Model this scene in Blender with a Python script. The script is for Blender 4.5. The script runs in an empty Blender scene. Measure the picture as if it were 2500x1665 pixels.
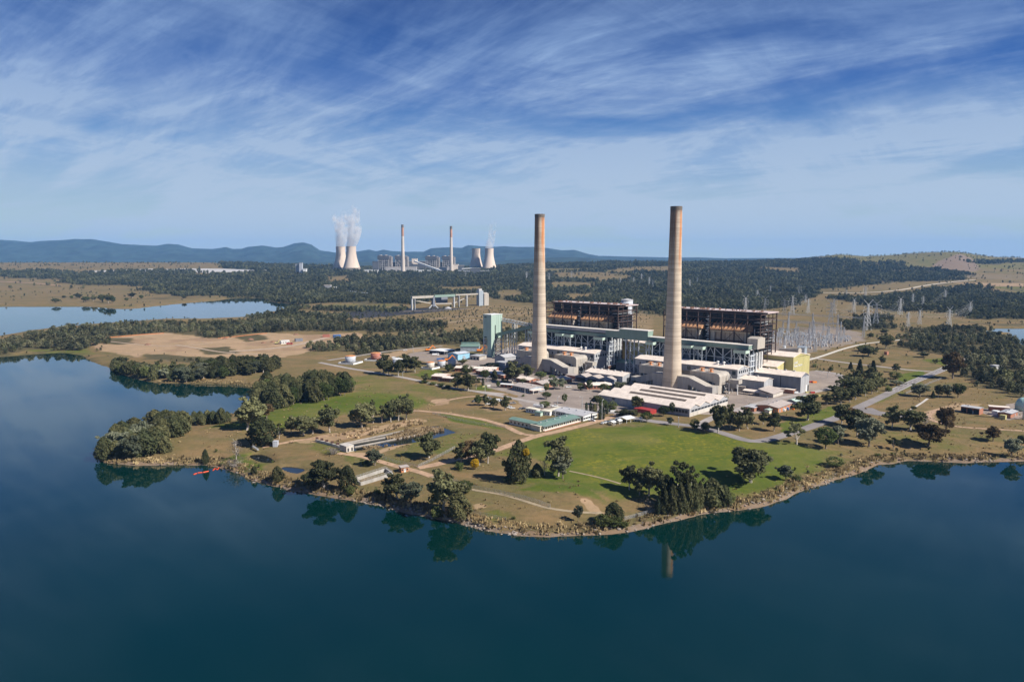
import bpy, bmesh, math, random
import numpy as np
from mathutils import Vector, Matrix
random.seed(7)
RNG = np.random.default_rng(7)
SC = bpy.context.scene
COL = SC.collection
rad = math.radians

# ------------------------------------------------------------------ camera
F_PX, CX, CY, CAM_H, PITCH = 1750.0, 1250.0, 832.5, 124.6, rad(6.54)
cd = bpy.data.cameras.new('camera')
cam = bpy.data.objects.new('camera', cd)
COL.objects.link(cam)
cam.location = (0, 0, CAM_H)
cam.rotation_euler = (rad(90) - PITCH, 0, 0)
cd.sensor_width = 36.0
cd.lens = 36.0 * F_PX / 2500.0
cd.clip_start = 1.0
cd.clip_end = 60000.0
SC.camera = cam

# ------------------------------------------------------------------ sky, sun, exposure
SKY_OFF = (2.7, 6.3, 0)
HAZE_COL, HAZE_DEN = (0.25, 0.54, 1.0, 1), 3.6e-5
SUN_EL, SUN_AZ = rad(40), math.atan2(0.90, -0.43)      # azimuth measured from +Y towards +X
wd = bpy.data.worlds.new('World')
SC.world = wd
wd.use_nodes = True
wn, wl = wd.node_tree.nodes, wd.node_tree.links
wn.clear()
def N(nt, typ, **kw):
    n = nt.nodes.new(typ)
    ins = kw.pop('ins', {})
    for k, v in kw.items(): setattr(n, k, v)
    for k, v in ins.items():
        if isinstance(v, bpy.types.NodeSocket): nt.links.new(v, n.inputs[k])
        else: n.inputs[k].default_value = v
    return n
WT = wd.node_tree
sky = N(WT, 'ShaderNodeTexSky', sky_type='NISHITA', sun_disc=False, sun_elevation=SUN_EL, sun_rotation=SUN_AZ,
        air_density=1.0, dust_density=0.6, ozone_density=2.5)
gam = N(WT, 'ShaderNodeGamma', ins={0: sky.outputs[0], 1: 1.18})
hs = N(WT, 'ShaderNodeHueSaturation', ins={'Saturation': 1.25, 'Value': 0.9, 'Color': gam.outputs[0]})
tc = N(WT, 'ShaderNodeTexCoord')
sep = N(WT, 'ShaderNodeSeparateXYZ', ins={0: tc.outputs['Generated']})
def M(op, a, b=0.0, c=None, nt=WT, clamp=False):
    n = nt.nodes.new('ShaderNodeMath'); n.operation = op; n.use_clamp = clamp
    for i, v in enumerate((a, b, c)):
        if v is None: continue
        if isinstance(v, bpy.types.NodeSocket): nt.links.new(v, n.inputs[i])
        else: n.inputs[i].default_value = v
    return n.outputs[0]
def smooth(nt, v, a, b, lo=0.0, hi=1.0):
    n = nt.nodes.new('ShaderNodeMapRange'); n.interpolation_type = 'SMOOTHSTEP'
    nt.links.new(v, n.inputs[0])
    for i, k in enumerate((a, b, lo, hi)): n.inputs[i + 1].default_value = k
    return n.outputs[0]
zc = M('MAXIMUM', sep.outputs[2], 0.0)
den = M('ADD', zc, 0.20)
pu, pv = M('DIVIDE', sep.outputs[0], den), M('DIVIDE', sep.outputs[1], den)     # the cirrus sheet seen as a flat layer overhead
cp = N(WT, 'ShaderNodeCombineXYZ', ins={0: pu, 1: pv, 2: 0.0})
def layer(rot, scl, nscale, detail, rough, dist, off):
    mp = N(WT, 'ShaderNodeMapping', vector_type='TEXTURE', ins={0: cp.outputs[0], 1: off, 2: (0, 0, rot), 3: (1 / scl[0], 1 / scl[1], 1)})
    return N(WT, 'ShaderNodeTexNoise', ins={'Vector': mp.outputs[0], 'Scale': nscale, 'Detail': detail, 'Roughness': rough, 'Distortion': dist}).outputs[0]
big = layer(rad(-35), (0.50, 0.72, 1), 1.15, 6, 0.58, 0.9, SKY_OFF)
str1 = layer(rad(-40), (0.26, 1.0, 1), 1.7, 11, 0.68, 1.2, (0.4, 0.7, 0))
str2 = layer(rad(48), (0.30, 1.0, 1), 1.7, 11, 0.66, 1.1, (5.3, 2.2, 0))
low_ = layer(rad(4), (0.10, 0.75, 1), 2.3, 7, 0.6, 0.6, (1.1, 4.2, 0))
fil = layer(rad(-30), (0.40, 1.2, 1), 4.0, 9, 0.72, 1.4, (2.3, 0.2, 0))
veil = smooth(WT, big, 0.36, 0.58)
w1 = smooth(WT, str1, 0.38, 0.64)
w2 = smooth(WT, str2, 0.40, 0.66)
wf = smooth(WT, fil, 0.42, 0.75)
cl = M('ADD', M('MULTIPLY', veil, 0.38), M('ADD', M('MULTIPLY', w1, M('ADD', M('MULTIPLY', veil, 0.58), 0.14)), M('MULTIPLY', w2, M('ADD', M('MULTIPLY', veil, 0.42), 0.06))))
cl = M('MULTIPLY', cl, M('ADD', M('MULTIPLY', wf, 0.42), 0.76))
cl = M('ADD', M('MULTIPLY', cl, smooth(WT, zc, 0.40, 0.18, 0.22, 1.0)), smooth(WT, zc, 0.0, 0.20, 0.32, 0.0))
cl = M('ADD', cl, M('MULTIPLY', M('MULTIPLY', smooth(WT, low_, 0.44, 0.62), smooth(WT, zc, 0.26, 0.05)), 0.40))
cl = M('MINIMUM', cl, 0.88)
rp = N(WT, 'ShaderNodeValToRGB', ins={0: zc})
els = rp.color_ramp.elements
for i, (p, c) in enumerate([(0.0, (0.55, 0.66, 0.54, 1)), (0.05, (0.41, 0.54, 0.57, 1)), (0.13, (0.105, 0.27, 0.56, 1)), (0.22, (0.012, 0.088, 0.37, 1)), (0.32, (0.007, 0.045, 0.23, 1)), (0.6, (0.006, 0.038, 0.18, 1))]):
    e = els[i] if i < 2 else els.new(p)
    e.position = p; e.color = c
clear = N(WT, 'ShaderNodeMix', data_type='RGBA')            # Nishita sky deepened with height, as through a polarising filter
clear.inputs[0].default_value = 0.88
nis = N(WT, 'ShaderNodeVectorMath', operation='SCALE', ins={0: hs.outputs[0]}); nis.inputs[3].default_value = 0.075
WT.links.new(nis.outputs[0], clear.inputs[6]); WT.links.new(rp.outputs[0], clear.inputs[7])
mixc = N(WT, 'ShaderNodeMix', data_type='RGBA')
WT.links.new(cl, mixc.inputs[0]); WT.links.new(clear.outputs[2], mixc.inputs[6]); crp = N(WT, 'ShaderNodeMix', data_type='RGBA', ins={0: smooth(WT, zc, 0.06, 0.30), 6: (0.46, 0.56, 0.69, 1), 7: (0.255, 0.385, 0.63, 1)}); WT.links.new(crp.outputs[2], mixc.inputs[7])
bst = N(WT, 'ShaderNodeVectorMath', operation='SCALE', ins={0: mixc.outputs[2]}); bst.inputs[3].default_value = 7.3
bg = N(WT, 'ShaderNodeBackground', ins={0: bst.outputs[0], 1: 0.10})
wo = N(WT, 'ShaderNodeOutputWorld', ins={0: bg.outputs[0]})

sd_ = bpy.data.lights.new('sun', 'SUN')
sd_.energy = 5.0; sd_.angle = rad(0.53); sd_.color = (1.0, 0.95, 0.87)
sun = bpy.data.objects.new('sun', sd_)
COL.objects.link(sun)
sdir = Vector((math.sin(SUN_AZ) * math.cos(SUN_EL), math.cos(SUN_AZ) * math.cos(SUN_EL), math.sin(SUN_EL)))
sun.rotation_euler = sdir.to_track_quat('Z', 'Y').to_euler()
sun.location = (300, -300, 900)
vs = SC.view_settings
vs.view_transform = 'Standard'; vs.look = 'None'; vs.exposure = 0.55; vs.gamma = 1.0; vs.use_curve_mapping = False
SC.cycles.use_denoising = True
SC.cycles.max_bounces = 6
SC.cycles.transparent_max_bounces = 24
SC.cycles.volume_bounces = 3

# ------------------------------------------------------------------ photograph pixel -> point of the ground
CROP = {'A': (0, 0, 1.0), 'c7': (200, 800, 2.944), 'c8': (700, 1000, 3.364), 'c6': (1100, 900, 3.364), 'c5': (1900, 850, 3.92),
        'c4': (1800, 560, 3.364), 'c2': (0, 540, 2.944), 'c3': (700, 480, 3.925), 'c1': (1150, 480, 2.904),
        't': (820, 820, 6.197), 'a': (1020, 880, 6.197), 'w': (1380, 900, 5.607), 'r': (1780, 900, 6.542),
        'n': (1160, 740, 7.128), 'm': (1440, 740, 7.127), 'e': (1640, 740, 6.03)}
def pix(p, c='A'):
    o = CROP[c]
    return (o[0] + p[0] / o[2], o[1] + p[1] / o[2])
def ray(px, py):
    u, v = (px - CX) / F_PX, -(py - CY) / F_PX
    return u, math.cos(PITCH) + v * math.sin(PITCH), -math.sin(PITCH) + v * math.cos(PITCH)
def G0(px, py, z=0.0):
    a, b, c = ray(px, py)
    t = (z - CAM_H) / c
    return a * t, b * t
RAY_D = np.geomspace(260, 9000, 420)
def G(px, py, c='A'):
    """where the line of sight through a pixel of the photograph meets the terrain"""
    px, py = pix((px, py), c)
    if py > 772:
        z = 5.0
        for _ in range(8):
            x, y = G0(px, py, z)
            z = 0.5 * z + 0.5 * float(hgt(np.array([x]), np.array([y]))[0])
        return x, y, float(hgt(np.array([x]), np.array([y]))[0])
    a, b, cc = ray(px, py)
    lo, hi = 260.0, 9000.0
    for n in (420, 40):
        D = np.geomspace(lo, hi, n)
        h = hgt(a / b * D, D); zz = CAM_H + cc / b * D
        k = np.nonzero(zz <= h)[0]
        i = int(k[0]) if len(k) else int(np.argmax((h - zz)[n // 3:])) + n // 3
        lo, hi = D[max(i - 1, 0)], D[min(i + (0 if len(k) else 1), n - 1)]
    return a / b * hi, hi, float(hgt(np.array([a / b * hi]), np.array([hi]))[0])
def poly0(pts, z=0.0, c='A'):
    return np.array([G0(*pix(p, c), z) for p in pts])
def inside(P, x, y):
    r = np.zeros(x.shape, bool)
    b = (x >= P[:, 0].min()) & (x <= P[:, 0].max()) & (y >= P[:, 1].min()) & (y <= P[:, 1].max())
    if not b.any(): return r
    xs, ys = x[b], y[b]
    q = np.zeros(xs.shape, bool)
    j = len(P) - 1
    for i in range(len(P)):
        xi, yi, xj, yj = P[i, 0], P[i, 1], P[j, 0], P[j, 1]
        if yi != yj:
            q ^= ((yi > ys) != (yj > ys)) & (xs < (xj - xi) * (ys - yi) / (yj - yi) + xi)
        j = i
    r[b] = q
    return r
def edge_dist(P, x, y, closed=True, reach=1e9):
    d = np.full(x.shape, 1e9)
    n = len(P)
    for i in range(n if closed else n - 1):
        a, b = P[i], P[(i + 1) % n]
        m = (x > min(a[0], b[0]) - reach) & (x < max(a[0], b[0]) + reach) & (y > min(a[1], b[1]) - reach) & (y < max(a[1], b[1]) + reach)
        if not m.any(): continue
        xm, ym = x[m], y[m]
        ex, ey = b - a
        t = np.clip(((xm - a[0]) * ex + (ym - a[1]) * ey) / (ex * ex + ey * ey + 1e-9), 0, 1)
        d[m] = np.minimum(d[m], np.hypot(xm - a[0] - t * ex, ym - a[1] - t * ey))
    return d
def sstep(a, b, v):
    t = np.clip((v - a) / (b - a), 0, 1)
    return t * t * (3 - 2 * t)
def vnoise(x, y, s, seed=0):
    r = np.zeros(np.shape(x))
    k = np.random.default_rng(seed)
    for o in range(4):
        for _ in range(3):
            th, ph = k.uniform(0, 6.283, 2)
            f = 2 ** o / s * k.uniform(4.2, 8.0)
            r = r + np.sin((x * math.cos(th) + y * math.sin(th)) * f + ph + 1.3 * np.sin((x * math.sin(th) - y * math.cos(th)) * f * 0.6 + ph * 2)) * 0.5 ** o
    return r / 4.2

# shorelines (water level is z = 0)
SHORE = [(3300, 1100), (2800, 1118), (2500, 1125), (2359, 1129), (2283, 1128), (2219, 1125), (2181, 1133), (2142, 1134), (2117, 1148), (2079, 1161), (2022, 1179), (1977, 1194),
         (1938, 1205), (1915, 1220), (1868, 1234), (1800, 1247), (1754, 1252), (1709, 1257), (1665, 1267), (1605, 1281), (1561, 1292), (1516, 1300), (1460, 1306), (1400, 1308),
         (1324, 1310), (1259, 1308), (1205, 1299), (1146, 1284), (1110, 1276), (1057, 1264), (997, 1253), (938, 1238), (878, 1225), (819, 1217), (759, 1205), (700, 1195),
         (676, 1189), (614, 1172), (574, 1153), (540, 1143), (499, 1136), (445, 1135), (390, 1136), (336, 1136), (285, 1133), (255, 1129), (232, 1121), (228, 1108), (250, 1085),
         (290, 1058), (350, 1045), (420, 1040), (470, 1030), (540, 1020), (590, 1008), (640, 990), (655, 968), (630, 948), (574, 940), (520, 938), (472, 937), (420, 936), (377, 934),
         (340, 927), (312, 919), (290, 908), (268, 898), (240, 889), (222, 882), (210, 874), (200, 868), (153, 861), (85, 864), (0, 871), (-150, 882), (-400, 900), (-700, 915)]
lake_near = np.vstack([poly0(SHORE), [[-1200, 500], [-1600, -600], [1600, -600], [1400, 200]]])
LAKE2 = [(-700, 875), (-200, 842), (0, 821), (68, 808), (136, 800), (220, 792), (306, 787), (408, 779), (509, 779), (611, 774), (660, 762), (735, 750), (735, 746), (700, 742), (662, 738), (655, 733), (628, 728),
         (577, 728), (526, 734), (442, 741), (374, 748), (330, 753), (282, 754), (204, 748), (0, 748), (-400, 752), (-900, 770)]
lake_far = poly0(LAKE2)
POND_R = [(2400, 811), (2420, 801), (2500, 802), (2800, 800), (2800, 860), (2500, 846), (2457, 829), (2400, 820), (2440, 817), (2468, 814)]
pond_right = poly0(POND_R, 3.0)
SETTLE = [(412, 292), (560, 245), (850, 180), (1140, 128), (1250, 122), (1415, 182), (1140, 252), (870, 300), (555, 340)]
settle = poly0(SETTLE, 5.0, 'c8')
PUDDLE = [(1165, 905), (1230, 885), (1330, 885), (1420, 935), (1390, 965), (1260, 950)]
puddle1 = poly0(PUDDLE, 3.4, 'c7')
puddle2 = poly0([(1400, 985), (1480, 970), (1600, 985), (1640, 1000), (1560, 1040), (1450, 1015)], 3.4, 'c7')
def rounded(P, n=2):
    for _ in range(n):
        Q = np.roll(P, -1, 0); P = np.stack([P * .75 + Q * .25, P * .25 + Q * .75], 1).reshape(-1, 2)
    return P
puddle1, puddle2 = rounded(puddle1), rounded(puddle2)
RIDGE_PX = [-900, 0, 150, 500, 700, 900, 1180, 1250, 1500, 1800, 1930, 1985, 2037, 2100, 2170, 2240, 2330, 2360, 2420, 2500, 3300]
RIDGE_Y = [641, 642, 643, 642, 648, 656, 654, 650, 643, 643, 637, 629, 622, 627, 624, 618.5, 615, 620, 628, 631, 629]
def hgt(x, y):
    x, y = np.asarray(x, float), np.asarray(y, float)
    sd = np.full(x.shape, 1e9)
    for L in (lake_near, lake_far):
        ins = inside(L, x, y)
        d = edge_dist(L, x, y, reach=140.0)
        d = np.minimum(d, 140.0)
        sd = np.where(ins, np.minimum(sd, -d), np.minimum(sd, d))
    jag = vnoise(x, y, 26.0, 5) * 1.3
    sdj = sd + jag * (np.abs(sd) < 30)
    z = np.where(sdj > 0, np.minimum(1.5, 0.42 * sdj) + 3.5 * sstep(3, 55, sdj), np.maximum(-4.0, 0.35 * sdj))
    near = sstep(1300, 900, y)
    z = z + vnoise(x, y, 90.0, 2) * 0.35 * sstep(15, 60, sd) * (1 - PLANTFLAT(x, y))
    # far country rises towards the ridge
    u = CX + F_PX * x / np.maximum(y, 50)
    D = 5200.0
    zr = CAM_H + (632 - np.interp(u, RIDGE_PX, RIDGE_Y)) / F_PX * D
    rough = vnoise(x, y, 900.0, 9)
    z1 = 5 + 30 * sstep(2300, 3500, y)
    z2 = z1 + (zr - 35) * sstep(3000, D, y) + rough * 7 * sstep(2600, 4500, y) * sstep(8000, 5200, y) * 0.8
    back = sstep(5400, 8500, y)
    z3 = z2 * (1 - back) + 40 * back
    far = sstep(2250, 2500, y) * sstep(20, 90, sd)
    z = z * (1 - far) + z3 * far
    for Pn, zb in ((settle, 3.2), (puddle1, 1.2), (puddle2, 1.2), (pond_right, 1.0)):
        ii = inside(Pn, x, y)
        if ii.any():
            dd = edge_dist(Pn, x, y)
            z = np.where(ii, np.minimum(z, z + (zb - z) * sstep(0, 3.0, dd)), z)
    return z
plant_poly = poly0([(780, 880), (1000, 850), (1180, 830), (1300, 800), (2000, 760), (2150, 830), (2080, 905), (1990, 985), (1900, 1020), (1800, 1040), (1560, 1025), (1440, 1045), (1240, 1065), (1150, 1000), (980, 965), (780, 905)], 5.0)
def PLANTFLAT(x, y):
    return inside(plant_poly, x, y) * 1.0

# ------------------------------------------------------------------ helpers
def link(o):
    COL.objects.link(o); return o
def tag(o, label=None, cat=None, group=None, kind=None):
    if label: o['label'] = label
    if cat: o['category'] = cat
    if group: o['group'] = group
    if kind: o['kind'] = kind
    return o
def thing(name, label, cat, loc=(0, 0, 0), rz=0.0, group=None):
    o = bpy.data.objects.new(name, None)
    o.empty_display_size = 1.0
    link(o); o.location = loc; o.rotation_euler = (0, 0, rz)
    return tag(o, label, cat, group)
class MB:
    """collects faces; build() links them as one mesh object"""
    def __init__(s): s.v, s.f, s.m = [], [], []
    def add(s, vs, fs, mi=0):
        b = len(s.v); s.v += [tuple(p) for p in vs]
        s.f += [tuple(b + i for i in f) for f in fs]; s.m += [mi] * len(fs); return s
    def box(s, x0, x1, y0, y1, z0, z1, mi=0):
        return s.add([(x0, y0, z0), (x1, y0, z0), (x1, y1, z0), (x0, y1, z0), (x0, y0, z1), (x1, y0, z1), (x1, y1, z1), (x0, y1, z1)],
                     [(3, 2, 1, 0), (4, 5, 6, 7), (0, 1, 5, 4), (1, 2, 6, 5), (2, 3, 7, 6), (3, 0, 4, 7)], mi)
    def beam(s, a, b, w, h=None, mi=0):
        a, b = Vector(a), Vector(b); h = h or w
        d = (b - a).normalized()
        up = Vector((0, 0, 1)) if abs(d.z) < 0.95 else Vector((1, 0, 0))
        r = d.cross(up).normalized(); u = r.cross(d).normalized()
        vs = [p + r * (i * w / 2) + u * (j * h / 2) for p in (a, b) for i, j in ((-1, -1), (1, -1), (1, 1), (-1, 1))]
        return s.add(vs, [(0, 1, 2, 3), (7, 6, 5, 4), (0, 4, 5, 1), (1, 5, 6, 2), (2, 6, 7, 3), (3, 7, 4, 0)], mi)
    def prism(s, pts, z0, z1, mi=0):
        n = len(pts)
        ar = sum(pts[i][0] * pts[(i + 1) % n][1] - pts[(i + 1) % n][0] * pts[i][1] for i in range(n))
        if ar < 0: pts = pts[::-1]
        vs = [(p[0], p[1], z0) for p in pts] + [(p[0], p[1], z1) for p in pts]
        return s.add(vs, [tuple(range(n - 1, -1, -1)), tuple(range(n, 2 * n))] + [(i, (i + 1) % n, n + (i + 1) % n, n + i) for i in range(n)], mi)
    def extr(s, prof, axis, a, b, mi=0):
        """profile in (q, z) extruded along axis 'x' (q = y) or 'y' (q = x) from a to b"""
        n = len(prof)
        mk = (lambda t, q, z: (t, q, z)) if axis == 'x' else (lambda t, q, z: (q, t, z))
        vs = [mk(a, q, z) for q, z in prof] + [mk(b, q, z) for q, z in prof]
        return s.add(vs, [tuple(range(n)), tuple(range(2 * n - 1, n - 1, -1))] + [(i, n + i, n + (i + 1) % n, (i + 1) % n) for i in range(n)], mi)
    def lathe(s, prof, n=24, c=(0, 0, 0), mi=0, cap=True):
        vs, fs = [], []
        for r, z in prof:
            for k in range(n):
                t = 2 * math.pi * k / n
                vs.append((c[0] + r * math.cos(t), c[1] + r * math.sin(t), c[2] + z))
        for i in range(len(prof) - 1):
            for k in range(n):
                fs.append((i * n + k, i * n + (k + 1) % n, (i + 1) * n + (k + 1) % n, (i + 1) * n + k))
        if cap: fs += [tuple(range(n - 1, -1, -1)), tuple(range((len(prof) - 1) * n, len(prof) * n))]
        return s.add(vs, fs, mi)
    def tube(s, pts, r, n=6, mi=0):
        for a, b in zip(pts[:-1], pts[1:]):
            a, b = Vector(a), Vector(b); d = (b - a).normalized()
            up = Vector((0, 0, 1)) if abs(d.z) < 0.95 else Vector((1, 0, 0))
            q = d.cross(up).normalized(); u = q.cross(d)
            vs = [p + q * (r * math.cos(6.2832 * k / n)) + u * (r * math.sin(6.2832 * k / n)) for p in (a, b) for k in range(n)]
            s.add(vs, [(k, (k + 1) % n, n + (k + 1) % n, n + k) for k in range(n)] + [tuple(range(n - 1, -1, -1)), tuple(range(n, 2 * n))], mi)
        return s
    def mesh(s, name, mats, smooth=False):
        me = bpy.data.meshes.new(name)
        me.from_pydata(s.v, [], s.f)
        for m in (mats if isinstance(mats, (list, tuple)) else [mats]): me.materials.append(m)
        if any(s.m): me.polygons.foreach_set('material_index', s.m)
        if smooth: me.polygons.foreach_set('use_smooth', [True] * len(s.f))
        bm = bmesh.new(); bm.from_mesh(me); bmesh.ops.recalc_face_normals(bm, faces=bm.faces); bm.to_mesh(me); bm.free()
        return me
    def build(s, name, mats, parent=None, smooth=False, kind=None):
        o = bpy.data.objects.new(name, s.mesh(name, mats, smooth)); link(o)
        if parent: o.parent = parent
        if kind: o['kind'] = kind
        return o
def inst(name, me, parent, loc=(0, 0, 0), rz=0.0, scl=(1, 1, 1)):
    o = bpy.data.objects.new(name, me); link(o); o.parent = parent
    o.location = loc; o.rotation_euler = (0, 0, rz); o.scale = scl
    return o
def copy_tree(o, parent=None):
    c = o.copy(); COL.objects.link(c); c.parent = parent
    for k in list(o.children): copy_tree(k, c)
    return c
def grid_mesh(name, V, F, mat, smooth=True):
    me = bpy.data.meshes.new(name)
    me.vertices.add(len(V)); me.vertices.foreach_set('co', np.asarray(V, np.float32).ravel())
    F = np.asarray(F, np.int32)
    me.loops.add(F.size); me.loops.foreach_set('vertex_index', F.ravel())
    me.polygons.add(len(F)); me.polygons.foreach_set('loop_start', np.arange(0, F.size, F.shape[1], dtype=np.int32))
    me.update(calc_edges=True)
    me.polygons.foreach_set('use_smooth', np.full(len(F), smooth))
    me.materials.append(mat)
    return me

# ------------------------------------------------------------------ materials
def mat(name, col, rough=0.8, metal=0.0, var=0.12, scale=0.35, grime=0.0, grime_col=(0.12, 0.10, 0.08), bump=0.0, spec=0.3, streak=False):
    """paint / concrete / metal with uneven colour; grime = wear stains with a shape of their own"""
    m = bpy.data.materials.new(name); m.use_nodes = True
    nt = m.node_tree; b = nt.nodes['Principled BSDF']
    b.inputs['Roughness'].default_value = rough; b.inputs['Metallic'].default_value = metal
    b.inputs['Specular IOR Level'].default_value = spec
    g = N(nt, 'ShaderNodeNewGeometry')
    mp = N(nt, 'ShaderNodeMapping', ins={0: g.outputs['Position'], 3: (1, 1, 0.18 if streak else 1)})
    n1 = N(nt, 'ShaderNodeTexNoise', ins={'Vector': mp.outputs[0], 'Scale': scale, 'Detail': 6.0, 'Roughness': 0.62})
    oi = N(nt, 'ShaderNodeObjectInfo')
    lo = tuple(c * (1 - var) for c in col) + (1,); hi = tuple(min(1, c * (1 + var)) for c in col) + (1,)
    mx = N(nt, 'ShaderNodeMix', data_type='RGBA', ins={6: lo, 7: hi})
    nt.links.new(smooth(nt, n1.outputs[0], 0.3, 0.7), mx.inputs[0])
    out = mx.outputs[2]
    if grime:
        n2 = N(nt, 'ShaderNodeTexNoise', ins={'Vector': mp.outputs[0], 'Scale': scale * 2.7, 'Detail': 8.0, 'Roughness': 0.7})
        m2 = N(nt, 'ShaderNodeMix', data_type='RGBA', ins={6: out, 7: tuple(grime_col) + (1,)})
        nt.links.new(M('MULTIPLY', smooth(nt, n2.outputs[0], 0.48, 0.72), grime, nt=nt), m2.inputs[0])
        out = m2.outputs[2]
    nt.links.new(out, b.inputs['Base Color'])
    if bump:
        bp = N(nt, 'ShaderNodeBump', ins={'Strength': bump, 'Height': n1.outputs[0]})
        nt.links.new(bp.outputs[0], b.inputs['Normal'])
    return m
MT = dict(
    roof=mat('pale_roof', (0.76, 0.65, 0.55), 0.7, var=0.12, scale=0.22, grime=0.42, grime_col=(0.46, 0.35, 0.27)),
    roofgrey=mat('grey_roof', (0.44, 0.43, 0.43), 0.6, var=0.12, grime=0.2),
    roofbrown=mat('weathered_roof', (0.42, 0.36, 0.32), 0.8, var=0.12, grime=0.25),
    wallgrey=mat('grey_cladding', (0.36, 0.36, 0.37), 0.7, var=0.12, grime=0.25, streak=True),
    walldark=mat('slate_cladding', (0.17, 0.18, 0.21), 0.7, var=0.12, grime=0.2, streak=True),
    concrete=mat('concrete', (0.50, 0.46, 0.41), 0.9, var=0.15, grime=0.3, grime_col=(0.26, 0.22, 0.18), streak=True),
    brick=mat('red_brick', (0.36, 0.16, 0.10), 0.9, var=0.2, scale=1.2),
    green=mat('sea_green_cladding', (0.215, 0.29, 0.245), 0.65, var=0.07, scale=0.08, grime=0.12, grime_col=(0.13, 0.2, 0.16), streak=True),
    greenroof=mat('green_roof', (0.15, 0.235, 0.195), 0.6, var=0.1, scale=0.2, grime=0.15),
    palegreen=mat('pale_green_paint', (0.42, 0.52, 0.44), 0.6, var=0.08),
    white=mat('white_paint', (0.74, 0.73, 0.70), 0.6, var=0.06, grime=0.1),
    cream=mat('cream_paint', (0.66, 0.60, 0.47), 0.7, var=0.06, grime=0.1),
    steel=mat('grey_blue_steel', (0.30, 0.34, 0.38), 0.6, var=0.12, grime=0.2),
    galv=mat('galvanised_steel', (0.46, 0.46, 0.46), 0.5, metal=0.3, var=0.1),
    paleblue=mat('pale_steel', (0.52, 0.55, 0.58), 0.6, var=0.1, grime=0.25, grime_col=(0.3, 0.22, 0.18)),
    rust=mat('rusty_steel', (0.13, 0.07, 0.05), 0.9, var=0.3, scale=0.8),
    rustdark=mat('dark_rusty_frame', (0.075, 0.05, 0.045), 0.9, var=0.3, scale=0.8),
    orange=mat('orange_rust_plate', (0.48, 0.25, 0.125), 0.9, var=0.35, scale=0.5, grime=0.5, grime_col=(0.72, 0.55, 0.34)),
    boiler=mat('boiler_casing', (0.46, 0.37, 0.29), 0.85, var=0.18, scale=0.25, grime=0.45, grime_col=(0.15, 0.10, 0.075), streak=True),
    dark=mat('near_black', (0.018, 0.021, 0.027), 0.8, var=0.3),  # near black tone shared by backing panels, doorways and openings
    darkblue=mat('dark_blue_cladding', (0.035, 0.045, 0.06), 0.7, var=0.3, grime=0.3, grime_col=(0.1, 0.11, 0.13)),
    precip=mat('beige_casing', (0.40, 0.36, 0.31), 0.8, var=0.12, grime=0.35, grime_col=(0.25, 0.2, 0.17), streak=True),
    yellow=mat('mustard_cladding', (0.46, 0.41, 0.18), 0.6, var=0.08, scale=0.15, streak=True),
    yellowdark=mat('mustard_shade_and_joint', (0.30, 0.28, 0.13), 0.6, var=0.08, streak=True),  # darker copy of the mustard: sheet joints and painted shade on the annexe front
    tankgrey=mat('tank_grey', (0.44, 0.46, 0.50), 0.6, var=0.1, grime=0.25, grime_col=(0.35, 0.2, 0.12), streak=True),
    tankred=mat('tank_rust', (0.36, 0.14, 0.10), 0.8, var=0.15, grime=0.3, streak=True),
    rustroof=mat('rusted_tank_roof', (0.55, 0.24, 0.10), 0.85, var=0.2, scale=0.6),
    skyblue=mat('sky_blue_cladding', (0.26, 0.47, 0.60), 0.6, var=0.06),
    red=mat('red_paint', (0.36, 0.045, 0.04), 0.5, var=0.1),
    oranger=mat('orange_paint', (0.75, 0.22, 0.03), 0.5, var=0.1),
    blue=mat('blue_paint', (0.05, 0.14, 0.35), 0.5, var=0.1),
    carwhite=mat('white_car_paint', (0.78, 0.78, 0.77), 0.25, var=0.03, spec=0.6),
    cardark=mat('dark_car_paint', (0.04, 0.045, 0.055), 0.25, var=0.1, spec=0.6),
    carsilver=mat('silver_car_paint', (0.42, 0.43, 0.45), 0.3, metal=0.5, var=0.05, spec=0.6),
    glass=mat('dark_glass', (0.02, 0.03, 0.04), 0.12, var=0.1, spec=0.6),
    rubber=mat('rubber', (0.02, 0.02, 0.02), 0.9),
    coal=mat('coal', (0.02, 0.02, 0.022), 0.9),
    asphalt=mat('asphalt', (0.235, 0.21, 0.20), 0.9, var=0.16, scale=0.06, grime=0.35, grime_col=(0.20, 0.18, 0.17)),
    lightpath=mat('bitumen_drive', (0.34, 0.30, 0.27), 0.9, var=0.16, scale=0.1, grime=0.3, grime_col=(0.2, 0.17, 0.15)),
    dirtpath=mat('dirt_track', (0.40, 0.26, 0.165), 0.95, var=0.22, scale=0.25, grime=0.5, grime_col=(0.25, 0.19, 0.10)),
    paint=mat('road_paint', (0.75, 0.74, 0.70), 0.7, var=0.08, grime=0.3, grime_col=(0.4, 0.37, 0.34)),
    bark=mat('bark', (0.20, 0.16, 0.13), 0.9, var=0.25, scale=1.5),
    barkpale=mat('pale_bark', (0.42, 0.37, 0.32), 0.9, var=0.25, scale=1.5),
    rock=mat('rock', (0.28, 0.235, 0.195), 0.9, var=0.5, scale=0.5, grime=0.5),
)
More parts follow.
